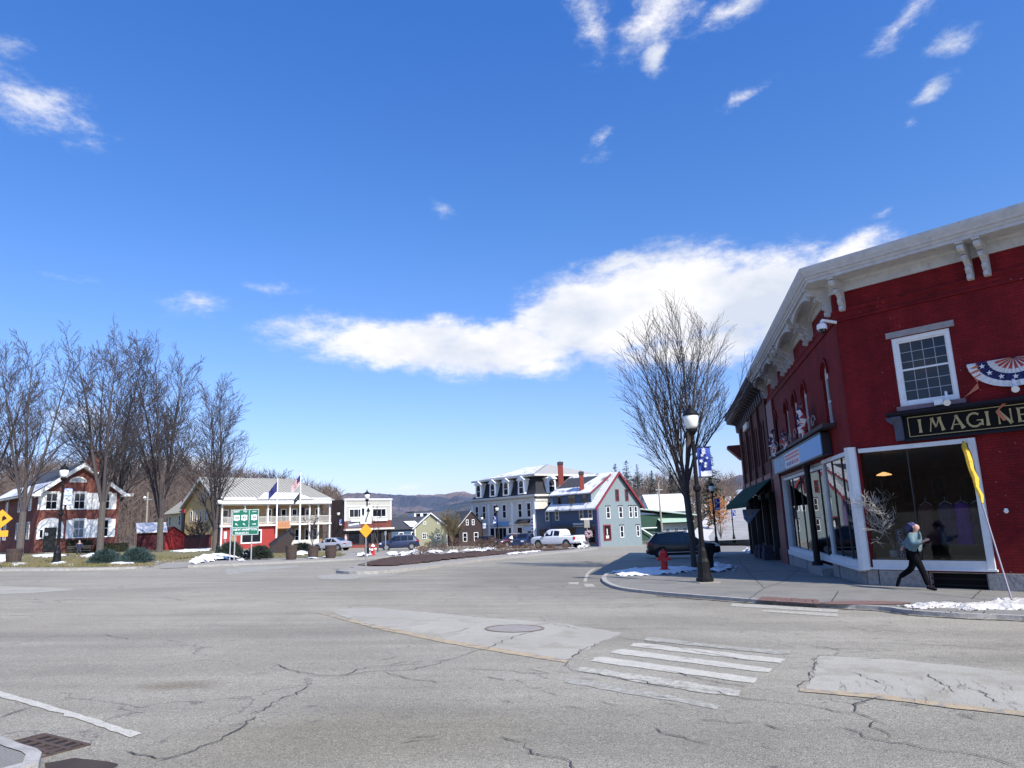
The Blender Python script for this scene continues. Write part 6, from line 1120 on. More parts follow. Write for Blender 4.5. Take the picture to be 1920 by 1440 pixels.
parktree(214, 92, 700, 2.1, 25, 'dark spreading tree behind the brick house chimney', 7, dense=1.0, twig=DTWIG, lowfork=.28)
parktree(-45, 66, 620, 1.1, 26, 'leafless tree reaching in from beyond the left edge', 4, up=.05)
parktree(500, 125, 862, 1.4, 27, 'small dark twiggy tree rising behind the inn roof', 5, dense=.9, twig=DTWIG)
parktree(586, 66, 955, 1.0, 28, 'young slender tree in front of the inn porch', 3, dense=.4)
parktree(640, 85, 905, .9, 29, 'thin sapling near the dark side wall of the grey shop', 3, dense=.5) if False else None
parktree(708, 70, 925, .8, 30, 'thin red-brown sapling in front of the grey shop', 2, dense=.32)
parktree(848, 98, 952, 1.9, 31, 'small yellowish bare tree right of the sage green house', 7, dense=.8, twig=M('yellow_twigs', (.2, .16, .09), .95, .3, 5))
parktree(738, 120, 952, 1.9, 32, 'willow-yellow bare tree behind the grey shop', 7, dense=.8, twig=M('willow_twigs', (.24, .23, .13), .95, .3, 5))
parktree(372, 92, 965, 2.0, 33, 'small shrubby tree before the yellow inn gable', 6, dense=.7)
# conifers
NEED = M('dark_needles', (.022, .04, .026), .95, .4, 3); PINEN = M('pine_needles', (.03, .055, .045), .95, .4, 3)
def conifer(px, basepy, toppy, Y, seed, label, wide=.2, gap=.3, mat=NEED, bare=.12, irregular=.25):
    b0 = AT(px, basepy, Y); H = AT(px, toppy, Y).z-b0.z; r = random.Random(seed); t_ = thing('conifer', label, 'tree', b0); m_ = MB(); m_.tube([(0, 0, 0), (0, 0, H*.6), (0, 0, H)], [H*.016, H*.009, .02], 6); ob('trunk', m_, BARK, t_); m_ = MB(); z_ = H*bare
    while z_ < H*.99:
        u = (z_/H-bare)/(1-bare); L = H*wide*(1-u)**.8*(1 if u > .12 else .75)+.15
        for k in range(6):
            a = r.uniform(0, 2*math.pi); l_ = L*r.uniform(1-irregular*2, 1+irregular*.4); dr = r.uniform(-.35, .0) if irregular < .4 else r.uniform(-.1, .35)
            d = Vector((math.cos(a), math.sin(a), dr)); s_ = Vector((-math.sin(a), math.cos(a), 0)); p = Vector((0, 0, z_))
            for q_ in range(int(7+l_*3)):
                f = r.uniform(.15, 1); c_ = p+d*l_*f+Vector((0, 0, r.gauss(0, .12)))+s_*r.gauss(0, .18*l_*(1.1-f)); w_ = .1*H/12+.04*l_; e = (d*r.uniform(.2, .8)+s_*r.gauss(0, .7)+Vector((0, 0, r.gauss(-.1, .3)))).normalized()
                n_ = e.cross(Vector((r.gauss(0, .3), r.gauss(0, .3), 1))).normalized(); m_.add([c_-n_*w_*.8, c_+n_*w_*.8, c_+e*w_*3.2], [(0, 1, 2)])
        z_ += H*.028*(1+gap*r.random()*2)
    ob('crown', m_, mat, t_)
conifer(1157, 930, 868, 230, 1, 'leftmost of the three tall pines behind the gabled shop', .26, .6, PINEN, .3, .5)
conifer(1178, 932, 862, 235, 2, 'middle and tallest pine behind the gabled shop', .25, .6, PINEN, .28, .5)
conifer(1198, 934, 870, 225, 3, 'rightmost of the three tall pines behind the gabled shop', .24, .6, PINEN, .3, .5)
conifer(1226, 945, 882, 210, 4, 'dark narrow conifer between the pines and the utility pole', .2, .3)
conifer(1262, 945, 874, 205, 5, 'dark ragged conifer right of the utility pole', .24, .4, NEED, .1, .35)
conifer(1284, 950, 868, 180, 6, 'dark conifer just left of the street tree trunk', .24, .4, NEED, .1, .35)
conifer(1340, 985, 838, 125, 7, 'big spruce behind the second street lamp', .2, .2, NEED, .05, .2)
conifer(1313, 960, 905, 200, 8, 'small conifer between the lamp post and the big spruce', .25, .3)
for i, px in enumerate((1248, 1300, 1213, 1366)): conifer(px, 930, 893+3*i, 300+10*i, 20+i, ['small far conifer on the right hill crest above the utility pole', 'small far conifer behind the street tree fork', 'small far conifer above the white hillside houses', 'small far conifer near the top of the hill road'][i], .24, .3)
for i, px in enumerate((262, 300, 335, 352, 366)): conifer(px, 915, 886+(i % 3)*3, 300, 40+i, ['first', 'second', 'third', 'fourth', 'last'][i]+' dark conifer on the left hill crest counted from the left', .3, .3)
# orange-leaved small tree
t_ = bush('small_tree', AT(1352, 1010, 80), 1.0, 1.0, 3.2, 10, M('rust_leaves', (.3, .11, .02), .9, .4, 4), 'small tree holding rust-orange leaves behind the second street lamp', 'tree', 5, .12)
r = random.Random(8); m_ = MB()
for i in range(900):
    p = Vector((r.gauss(0, .55), r.gauss(0, .55), 3.0+r.gauss(0, .8))); e = Vector((r.gauss(0, 1), r.gauss(0, 1), r.gauss(0, 1))).normalized(); f = e.orthogonal().normalized(); m_.add([p-f*.07, p+f*.07, p+e*.22], [(0, 1, 2)])
ob('leaves', m_, MC['rust_leaves'], t_); m_ = MB(); m_.tube([(0, 0, 0), (.05, 0, 1.5), (0, 0, 3.4)], [.07, .05, .02], 5); ob('trunk', m_, BARK, t_)
# shrubs
BG = M('blue_green_shrub', (.035, .065, .06), .9, .35, 6); DG_ = M('dark_green_shrub', (.02, .032, .022), .9, .4, 6)
bush('shrub', G(195, 1058, .1), .95, .8, .72, 4200, BG, 'low spreading blue-green shrub left of its neighbour by the kerb lawn', seed=1, leaf=.05)
bush('shrub', G(256, 1057, .1), 1.0, .9, .8, 4600, BG, 'low spreading blue-green shrub right of its neighbour by the kerb lawn', seed=2, leaf=.05)
bush('shrub', G(433, 1047, .1), 1.05, .9, 1.05, 3200, DG_, 'dark evergreen shrub left behind the green highway sign', seed=3, leaf=.06)
bush('shrub', G(486, 1049, .1), 1.1, .8, .8, 2800, DG_, 'dark evergreen shrub right behind the green highway sign', seed=4, leaf=.06)
bush('shrub', G(566, 1036, .1), 1.6, .8, .8, 2200, DG_, 'low dark shrub behind the flagpole', seed=5, leaf=.07)
DRYB = M('dry_stems', (.12, .075, .055), .95, .35, 5)
for i, (px, py, w_, h_) in enumerate([(790, 1040, .9, .6), (806, 1036, .8, .9), (830, 1034, .9, .7), (850, 1034, 1.2, 1.3), (875, 1033, 1.2, .9), (900, 1033, 1.3, 1.1), (925, 1032, 1.3, 1.3), (943, 1034, 1.0, .6), (968, 1036, 1.0, .55), (990, 1034, 1.0, .6), (1010, 1033, 1.0, .55), (1035, 1031, .9, .5), (1060, 1030, .9, .5)]):
    bush('dry_shrub', G(px, py, .1), w_, w_*.7, h_, 700, DRYB, 'brown dry shrub in the island bed, number '.replace(', number ', '')+[' farthest left', ' below the sage green house', ' right of the sage green house', ' before the yellowish tree', ' before the dark house', ' at the left end of the mansard building', ' left of the blue-banner lamp', ' right of the blue-banner lamp foot', ' before the dark red car', ' before the blue pickup', ' before the white pickup bonnet', ' before the white pickup cab', ' before the white pickup tail'][i], seed=60+i, leaf=.035, flat=1.3)
# grass blades close to the pavements
r = random.Random(12); m_ = MB()
for reg in (((0, 1064), (290, 1056), 6500), ((400, 1052), (640, 1043), 5000), ((0, 1058), (380, 1044), 7000)):
    for _ in range(reg[2]):
        px = r.uniform(reg[0][0], reg[1][0]); py = r.uniform(reg[1][1], reg[0][1])-max(0, (px-150))*.02; p = G(px, py, .12); h_ = r.uniform(.04, .13); a = r.random()*6.28; q_ = Vector((math.cos(a), math.sin(a), 0)); m_.add([p-q_*.02, p+q_*.02, p+Vector((r.gauss(0, .03), r.gauss(0, .03), h_))], [(0, 1, 2)])
ob('grass', m_, M('grass_blades', (.15, .14, .05), .95, .4, 1.5, col2=(.22, .18, .1), s2=.8), kind='stuff', label='short winter grass on the green behind the far kerb', cat='grass')
# ------------------------------------------------------------------ street lamps
FROST = M('frosted_globe', (.85, .85, .78), .35, .06, 4)
BANB = M('banner_blue', (.02, .05, .3), .7, .2, 3); BANW = M('banner_white', (.6, .63, .72), .7, .1, 6)
def banner(T, z0, z1, x0, x1, seed, pale=False):
    r = random.Random(seed); m_ = MB(); n = 10
    f = lambda u, v: (x0+(x1-x0)*u, .05*math.sin(v*5+u*2)*u, z0+(z1-z0)*v)
    for i in range(6):
        for j in range(n): m_.mi = 1 if (j < 2 and i > 0) or (pale and (j % 4 != 1)) else 0; m_.add([f(i/6, j/n), f((i+1)/6, j/n), f((i+1)/6, (j+1)/n), f(i/6, (j+1)/n)], [(0, 1, 2, 3)])
    b_ = ob('banner', m_, [BANB if not pale else M('banner_sunlit_blue', (.25, .35, .75), .7, .2, 3), BANW], T)  # pale version has sun shining through the cloth put into its colours
    for k in range(7):
        R_ = r.uniform(.05, .085); cx, cz = x0+(x1-x0)*r.uniform(.2, .8), z0+(z1-z0)*(.3+.65*(k+.5)/7); m_ = MB(); P = [((R_ if i % 2 == 0 else R_*.45)*math.sin(i*math.pi/6)+cx, (R_ if i % 2 == 0 else R_*.45)*math.cos(i*math.pi/6)+cz) for i in range(12)]
        m_.xz(P, -.075, .085); ob('snowflake', m_, BANW, b_)
    for z_ in (z0, z1): m_ = MB(); m_.tube([(0, 0, z_), (x1+.04*(1 if x1 > 0 else -1), 0, z_)], .018, 5); ob('banner_arm', m_, BLACK, T)
def lamp(label, loc, H=5.65, rz=0., ban=True, seed=1, pale=False, big=1.0):
    T = thing('street_lamp', label, 'street lamp', loc, rz, 'black street lamps with frosted globes'); k = H/5.65
    m_ = MB(); m_.lathe([(.27*k, -.1), (.27*k, .12), (.22*k, .16), (.2*k, .3), (.19*k, .62), (.15*k, .72), (.12*k, .95), (.085*k, 1.05)], 12); ob('base', m_, BLACK, T)
    m_ = MB(); m_.lathe([(.085*k, 1.0), (.08*k, 1.4), (.06*k, 4.35*k), (.08*k, 4.38*k), (.06*k, 4.45*k), (.07*k, 4.6*k), (.16*k, 4.72*k), (.17*k, 4.8*k)], 12); ob('post', m_, BLACK, T)
    m_ = MB(); m_.sm = True; m_.lathe([(.12*k, 4.8*k), (.19*k, 4.9*k), (.235*k, 5.1*k), (.23*k, 5.22*k), (.2*k, 5.27*k)], 18); ob('globe', m_, FROST, T)
    m_ = MB(); m_.lathe([(.245*k, 5.24*k), (.25*k, 5.29*k), (.17*k, 5.4*k), (.1*k, 5.47*k), (.05*k, 5.5*k), (.06*k, 5.56*k), (.02*k, 5.62*k), (.005, 5.74*k)], 18); ob('cap', m_, BLACK, T)
    m_ = MB(); m_.lathe([(.09*k, 2.75), (.13*k, 2.8), (.13*k, 2.9), (.09*k, 2.95)], 8); ob('collar', m_, BLACK, T)
    if ban: banner(T, 3.25*k, 4.2*k, .1, .5, seed, pale)
    return T
loc = G(1322, 1092, .075); lamp('tallest nearest black street lamp with blue snowflake banner at the shop corner', loc, 5.55, math.radians(-10), True, 3); m_ = MB(); m_.box(-.34, .34, -.34, .34, -.05, .03); T = thing('lamp_footing', 'square concrete footing under the nearest street lamp', 'footing', loc+Vector((0, 0, .0)), .2); ob('slab', m_, FARPAVE, T)
loc = G(1345, 1032, .075); loc = Vector((loc.x*.83, loc.y*.83, 0)); loc.z = AT(1345, 1032, loc.y).z; lamp('second black street lamp with blue banner beyond the parked black car', loc, 5.2, math.radians(-12), True, 4)
loc = AT(1377, 1016, 95); lamp('farthest right street lamp with blue banner where the street climbs', loc, 5.4, math.radians(-10), True, 5)
lamp('leftmost street lamp with sunlit-pale banner before the brick house', G(106, 1057, .1), 5.9, math.radians(25), True, 6, True)
loc = G(688, 1042, .1); lamp('street lamp standing behind the yellow diamond sign', loc, 5.0, 0, False)
loc = AT(408, 1037, 72); lamp('street lamp before the inn, left of the green highway sign', loc, 5.6, 0, False)
loc = AT(634, 1024, 100); lamp('small far street lamp before the dark side wall of the grey shop', loc, 4.9, 0, True, 7)
loc = AT(934, 1029, 88); T = lamp('street lamp with dark blue banner in front of the mansard building', loc, 5.3, math.pi, True, 8)
loc = AT(905, 1026, 96); lamp('shorter street lamp at the left end of the mansard building', loc, 4.2, 0, True, 9, True)
# bin behind the lamp
m_ = MB(); m_.lathe([(.28, 0), (.3, .1), (.3, .85), (.32, .9), (.2, 1.05), (.05, 1.1)], 14); T = thing('litter_bin', 'black litter bin behind the nearest street lamp', 'bin', G(1318, 1071, .075)+Vector((.35, .8, 0))); ob('body', m_, BLACK, T)
for k in range(12): a = k*math.pi/6; m_ = MB(); m_.tube([(.31*math.cos(a), .31*math.sin(a), .1), (.31*math.cos(a), .31*math.sin(a), .85)], .015, 4); ob('slat', m_, BLACK, T)
# ------------------------------------------------------------------ hydrants
HRED = M('hydrant_red', (.5, .012, .012), .45, .12, 6)
def hydrant(label, loc, k, m2):
    T = thing('fire_hydrant', label, 'fire hydrant', loc); T.scale = (k, k, k)
    m_ = MB(); m_.lathe([(.2, 0), (.2, .05), (.13, .06), (.13, .5), (.16, .52), (.16, .56), (.14, .58)], 16); ob('barrel', m_, HRED, T)
    m_ = MB(); m_.sm = True; m_.lathe([(.15, .58), (.14, .66), (.1, .72), (.04, .75), (.035, .8)], 16); ob('bonnet', m_, m2, T)
    m_ = MB(); m_.tube([(-.22, 0, .42), (.22, 0, .42)], .06, 10); m_.tube([(0, 0, .4), (0, -.24, .4)], .075, 10); ob('outlets', m_, m2, T); m_ = MB(); m_.tube([(-.22, 0, .42), (-.26, 0, .42)], .07, 8); m_.tube([(.22, 0, .42), (.26, 0, .42)], .07, 8); m_.tube([(0, -.24, .4), (0, -.28, .4)], .085, 8); ob('outlet_caps', m_, m2, T)
hydrant('bright red fire hydrant on the snowy kerb bulb', G(1246, 1069, .16), 1.02, HRED); hydrant('small red and white fire hydrant beside the lamp behind the diamond sign', G(699, 1041, .1), 1.1, WHITE)
# ------------------------------------------------------------------ signs
AMB = M('amber_sign', (.75, .33, .01), .5, .05, 4); SGREEN = M('highway_green', (.0, .13, .075), .45, .06, 3)
SW = M('sign_reflective_white', (.72, .74, .74), .5, .05)
def facing(loc): return math.atan2(loc.x, -loc.y)*1.0
def cyaw(loc): return -math.atan2(loc.x, loc.y)
p = G(686, 1067, .1); T = thing('road_sign', 'yellow diamond warning sign under a white lane sign on the island post', 'road sign', p, cyaw(p)); Y = p.y
ppm = lambda L: L*Y/FPX
zc = AT(685, 995, Y).z-p.z; s_ = ppm(11.5); m_ = MB(); m_.tube([(0, .02, 0), (0, .02, AT(685, 955, Y).z-p.z)], .035, 6); ob('post', m_, GALV, T)
m_ = MB(); m_.xz([(-s_, zc), (0, zc-s_*1.15), (s_, zc), (0, zc+s_*1.15)], -.03, -.01); ob('diamond_panel', m_, AMB, T)
z0, z1 = AT(685, 982, Y).z-p.z, AT(685, 950, Y).z-p.z; m_ = MB(); m_.box(-ppm(10), ppm(10), -.035, -.012, z0, z1); pn = ob('lane_panel', m_, SW, T)
m_ = MB(); w_ = ppm(20); h_ = z1-z0; x0 = -ppm(10)
pt = lambda u, v: (x0+u*w_, z0+v*h_)
m_.xz([pt(.12, .9), pt(.36, .9), pt(.34, .55), pt(.25, .42), pt(.15, .55)], -.042, -.036); ob('lane_mark', m_, BLACK, pn)
m_ = MB(); c_ = smooth([(.5, .08), (.52, .3), (.66, .5), (.7, .72)], 4); L = [pt(u-.055, v) for u, v in c_]; R2 = [pt(u+.055, v) for u, v in c_[::-1]]; m_.xz((L+R2)[::-1], -.042, -.036); m_.xz([pt(.52, .7), pt(.7, .97), pt(.9, .7)][::-1], -.043, -.037); ob('arrow', m_, BLACK, pn)
# green route sign
a, b_ = G(441, 1051, .1), G(471, 1051, .1); p = (a+b_)/2; T = thing('highway_sign', 'green highway direction sign with three white route shields on steel posts', 'road sign', p, cyaw(p)); Y = p.y
m2p = Y/FPX; z1, z0 = AT(458, 955, Y).z-p.z, AT(458, 1003.5, Y).z-p.z; W_ = 47*m2p; H_ = z1-z0
for x in (435, 442.5, 471.5): m_ = MB(); xx = (x-458)*m2p; m_.box(xx-.035, xx+.035, .02, .09, 0, z1 if x < 440 else (z0+z1)/2); ob('post', m_, GALV, T)
X0, X1 = -21.5*m2p, 25*m2p; m_ = MB(); m_.box(X0, X1, -.01, .018, z0, z1); pn = ob('panel', m_, SGREEN, T)
m_ = MB(); m_.ring(X0+.02, X1-.02, z0+.02, z1-.02, .025, -.016, -.011); xs2 = X0+.63*(X1-X0); zs2 = z0+.3*H_; m_.box(xs2-.012, xs2+.012, -.016, -.011, zs2, z1-.04); m_.box(X0+.04, X1-.04, -.016, -.011, zs2-.012, zs2+.012); ob('sign_border', m_, SW, pn)
wd = X1-X0
for s2_, u, v, sz in (('EAST', .17, .885, .15), ('TO', .47, .885, .15), ('SOUTH', .82, .885, .075), ('NEW HAMPTON', .5, .18, .19), ('FRANKLIN', .38, .05, .17)): text(pn, s2_, X0+u*wd, z0+v*H_, sz, -.016, SW, bold=.004)
for u, tx in ((.17, '104'), (.45, '93'), (.82, '3A')):
    cx, cz = X0+u*wd, z0+.68*H_; r_ = .115*wd; m_ = MB(); m_.xz([(cx-r_, cz-r_*.8), (cx-r_*.4, cz-r_*.95), (cx, cz-r_*1.1), (cx+r_*.4, cz-r_*.95), (cx+r_, cz-r_*.8), (cx+r_*.9, cz), (cx+r_, cz+r_*.85), (cx, cz+r_*.95), (cx-r_, cz+r_*.85), (cx-r_*.9, cz)], -.02, -.011); sh = ob('route_shield', m_, SW, pn); text(sh, tx, cx, cz-.065, .2 if len(tx) < 3 else .17, -.024, BLACK, bold=.004)
    m_ = MB(); zz = z0+.42*H_
    if u < .6: m_.xz([(cx+.05, zz-.07), (cx+.085, zz-.05), (cx+.0, zz+.03), (cx+.03, zz+.06), (cx-.08, zz+.07), (cx-.06, zz-.03), (cx-.03, zz+.0)], -.016, -.011)
    else: m_.xz([(cx-.12, zz-.02), (cx+.04, zz-.02), (cx+.04, zz-.06), (cx+.13, zz), (cx+.04, zz+.06), (cx+.04, zz+.02), (cx-.12, zz+.02)], -.016, -.011)
    ob('arrow', m_, SW, pn)
# partial amber sign at the left edge
p = G(-6, 1063, .1); p = Vector((p.x*.93, p.y*.93, p.z)); T = thing('road_sign', 'amber diamond sign with small plaque cut by the left edge', 'road sign', p, cyaw(p)); Y = p.y; zc = AT(-6, 973, Y).z-p.z; s_ = 17*Y/FPX; m_ = MB(); m_.xz([(-s_, zc), (0, zc-s_), (s_, zc), (0, zc+s_)], -.03, -.01); dp = ob('diamond_panel', m_, AMB, T)
m_ = MB(); m_.xz([(.1, zc-.08), (.22, zc), (.1, zc+.15), (.02, zc+.1), (.02, zc-.12)], -.036, -.031); ob('symbol', m_, BLACK, dp)
m_ = MB(); m_.box(-.3, 12*Y/FPX, -.03, -.01, zc-s_-.42, zc-s_-.12); ob('plaque', m_, AMB, T); m_ = MB(); m_.tube([(0, .02, 0), (0, .02, zc)], .035, 6); ob('post', m_, GALV, T)
def postsign(label, px, py, toppy, Y, panels, cat='road sign', name='road_sign'):
    p = AT(px, py, Y); T = thing(name, label, cat, p, cyaw(p)); m_ = MB(); m_.tube([(0, .03, 0), (0, .03, AT(px, toppy, Y).z-p.z)], .045, 6); ob('post', m_, GALV, T)
    for (kind, cx, cy, w_, h_, mat) in panels:
        z_ = AT(px, cy, Y).z-p.z; w2, h2 = w_*Y/FPX/2, h_*Y/FPX/2; m_ = MB()
        if kind == 'd': m_.xz([(-w2, z_), (0, z_-h2), (w2, z_), (0, z_+h2)], -.03, 0)
        elif kind == 't': m_.xz([(-w2, z_+h2), (0, z_-h2), (w2, z_+h2)], -.03, 0)
        else: m_.box(-w2, w2, -.03, 0, z_-h2, z_+h2)
        ob('panel', m_, mat, T)
GREYP = M('sign_back_grey', (.17, .2, .21), .6)
postsign('grey-backed diamond sign on a green post before the mint green gable', 1173, 1018, 972, 112, [('d', 0, 974, 9, 14, GREYP), ('b', 0, 984, 6, 2.5, DKMETAL)])
postsign('small white sign pair on a post left of the green highway sign', 421, 1043, 999, 55, [('b', 0, 1001, 5, 8, SW), ('b', 0, 1008, 5, 4, SW)])
postsign('thin dark-backed sign post right of the small red and white hydrant', 723, 1040, 996, 66, [('b', 0, 1000, 4, 7, GREYP)])
postsign('cluttered sign post with floral wreath before the blue shopfront', 1103, 1028, 975, 84, [('b', 0, 982, 10, 14, M('tan_board', (.3, .28, .24), .7)), ('b', 0, 973, 22, 3.5, CREAMW)])
p = AT(1104, 1001, 83.5); T = thing('flower_wreath', 'round pale floral wreath hung on the sign post', 'wreath', p); r = random.Random(3); m_ = MB()
for i in range(230): a = r.random()*6.28; q_ = Vector((.3*math.cos(a)+r.gauss(0, .07), r.gauss(0, .06), .3*math.sin(a)+r.gauss(0, .07))); e = Vector((r.gauss(0, 1), r.gauss(0, 1), r.gauss(0, 1))).normalized(); m_.add([q_, q_+e*.12, q_+e.orthogonal()*.1], [(0, 1, 2)])
ob('petals', m_, M('pale_pink_petals', (.5, .38, .4), .8, .4, 9), T)
# utility poles
for lb, px, py, tp, Y in (('wooden utility pole in front of the snow-roofed white house', 1243, 1012, 905, 118), ('pale utility pole with lamp behind the dark red lean-to shed', 273, 1015, 923, 112)):
    p = AT(px, py, Y); T = thing('utility_pole', lb, 'utility pole', p); h_ = AT(px, tp, Y).z-p.z; m_ = MB(); m_.tube([(0, 0, -1), (-.1, 0, h_)], [.17, .12], 8); ob('pole', m_, M('pale_pole_wood', (.3, .27, .22), .9, .2, 6), T)
    m_ = MB(); m_.box(-.6, .6, -.06, .06, h_-1.2, h_-1.05); ob('cross_arm', m_, GALV, T)
    if px < 500: m_ = MB(); m_.lathe([(.05, .3), (.2, .2), (.25, 0), (.1, -.1)], 8, (-.55, 0, h_-.9)); ob('lamp', m_, WHITE, T)
# flagpoles
def flagcloth(T, z, L, hgt, seed, mats, pattern, name='flag'):
    m_ = MB(); n, k = 12, 10
    f = lambda u, v: (-(L*u*.55), .1*math.sin(u*9+v*2)*u, z-hgt*v*(1-.2*u)-L*u*.75)
    for i in range(n):
        for j in range(k): m_.mi = pattern(i/n, j/k); m_.add([f(i/n, j/k), f((i+1)/n, j/k), f((i+1)/n, (j+1)/k), f(i/n, (j+1)/k)], [(0, 1, 2, 3)])
    ob(name, m_, mats, T)
NAVY = M('flag_navy', (.015, .02, .12), .8, .2, 3); FR = M('flag_red', (.4, .05, .06), .8); FWH = M('flag_white', (.62, .62, .64), .8)
for lb, px, py, tp, Y in (('tall white flagpole with stars and stripes over a black flag', 561, 1038, 884, 70), ('shorter white flagpole with navy flag', 517.5, 1022, 896, 80)):
    p = AT(px, py, Y); T = thing('flagpole', lb, 'flagpole', p, cyaw(p)); h_ = AT(px, tp, Y).z-p.z; m_ = MB(); m_.tube([(0, 0, -.2), (0, 0, h_*.5), (0, 0, h_)], [.11, .09, .045], 8); ob('pole', m_, WHITE, T); m_ = MB(); m_.lathe([(.02, -.06), (.07, 0), (.02, .07)], 8, (0, 0, h_)); ob('finial', m_, GALV, T)
    if px > 550:
        m_ = MB(); m_.add([(-.02, 0, h_+.12), (-.2, .02, h_+.2), (-.05, 0, h_+.06)], [(0, 1, 2)]); m_.add([(.02, 0, h_+.12), (.2, .02, h_+.2), (.05, 0, h_+.06)], [(0, 1, 2)]); ob('eagle', m_, GALV, T)
        flagcloth(T, h_-.25, 1.55, .95, 1, [FR, FWH, NAVY], lambda u, v: 2 if u < .4 and v < .55 else int(v*10) % 2); flagcloth(T, h_-1.95, 1.1, .6, 2, [M('flag_black', (.01, .015, .02), .8), FWH], lambda u, v: 1 if .45 < u < .6 and .4 < v < .6 else 0)
    else: flagcloth(T, h_-.3, 1.7, 1.1, 3, [NAVY], lambda u, v: 0)
# cannon
p = AT(532, 1036, 66); p.z = gz(p.x, p.y)+.08; T = thing('cannon', 'dark old mortar on a sloping carriage on the green before the inn', 'cannon', p, math.radians(15)); CB = M('cannon_brown', (.035, .022, .02), .7, .3, 5); k = 66/FPX
P = lambda px, py: ((px-532)*k, (1036-py)*k+.0)
m_ = MB()
for y in (-.45, .3): m_.xz([P(498, 1034), P(512, 1037), P(539, 1037), P(541, 1027), P(550, 1009), P(546, 1003), P(537, 1003), P(515, 1019)], y, y+.16)
ob('carriage', m_, CB, T); m_ = MB(); a, b_ = Vector((P(508, 1024)[0], 0, P(508, 1024)[1])), Vector((P(548, 997)[0], 0, P(548, 997)[1])); dd = (b_-a).normalized(); m_.tube([a, a+dd*.05, a+dd*.9, b_-dd*.25, b_-dd*.2, b_], [.12, .34, .4, .36, .46, .46], 16); ob('barrel', m_, M('cannon_iron', (.018, .016, .018), .5, .3, 6), T)
m_ = MB(); m_.tube([b_-dd*.1, b_+dd*.01], .24, 14); ob('bore', m_, BLACK, T)
for x in (506, 514): m_ = MB(); q_ = P(x, 1031); m_.tube([(q_[0], -.62, q_[1]), (q_[0], -.46, q_[1])], .24, 14); m_.tube([(q_[0], .46, q_[1]), (q_[0], .62, q_[1])], .24, 14); ob('wheel', m_, DKMETAL, T)
# barrel planters
STAVE = M('weathered_stave', (.07, .045, .035), .85, .35, 7); HOOP = M('hoop_iron', (.05, .045, .045), .6)
def tub(label, px, py, H, r0, Y=None):
    p = G(px, py, .11); T = thing('planter', label, 'planter', p, group='half-barrel planters'); n = 16
    for i in range(n):
        a0, a1 = 2*math.pi*i/n+.015, 2*math.pi*(i+1)/n-.015; rr_ = [(r0*.86, 0), (r0*.97, H*.4), (r0*1.03, H)]; m_ = MB(); vs = []
        for r_, z_ in rr_: vs += [(r_*math.cos(a0), r_*math.sin(a0), z_), (r_*math.cos(a1), r_*math.sin(a1), z_)]
        for r_, z_ in rr_: vs += [((r_-.04)*math.cos(a0), (r_-.04)*math.sin(a0), z_), ((r_-.04)*math.cos(a1), (r_-.04)*math.sin(a1), z_)]
        m_.add(vs, [(0, 1, 3, 2), (2, 3, 5, 4), (6, 8, 9, 7), (8, 10, 11, 9), (4, 5, 11, 10), (0, 2, 8, 6), (2, 4, 10, 8), (1, 7, 9, 3), (3, 9, 11, 5)]); ob('stave', m_, STAVE, T)
    for z_ in (.18, .5, .82): m_ = MB(); rz_ = r0*(.86+.17*z_)+.012; m_.lathe([(rz_, H*z_-.03), (rz_+.01, H*z_+.03)], 20); m_.f = m_.f[:-2]; m_.m = m_.m[:-2]; ob('hoop', m_, HOOP, T)
    m_ = MB(); m_.lathe([(r0*.97, H*.9), (r0*.5, H*.95), (.01, H*.97)], 14); ob('soil', m_, MULCH, T); return T
tub('leftmost half-barrel planter standing by the left kerb', 25, 1056, .85, .43)
tub('half-barrel planter under the cannon muzzle', 546, 1049, .9, .36); tub('half-barrel planter between the flagpole and the silver car, left one', 587, 1046, .8, .36); tub('half-barrel planter right below the silver car', 620, 1046, .85, .38)
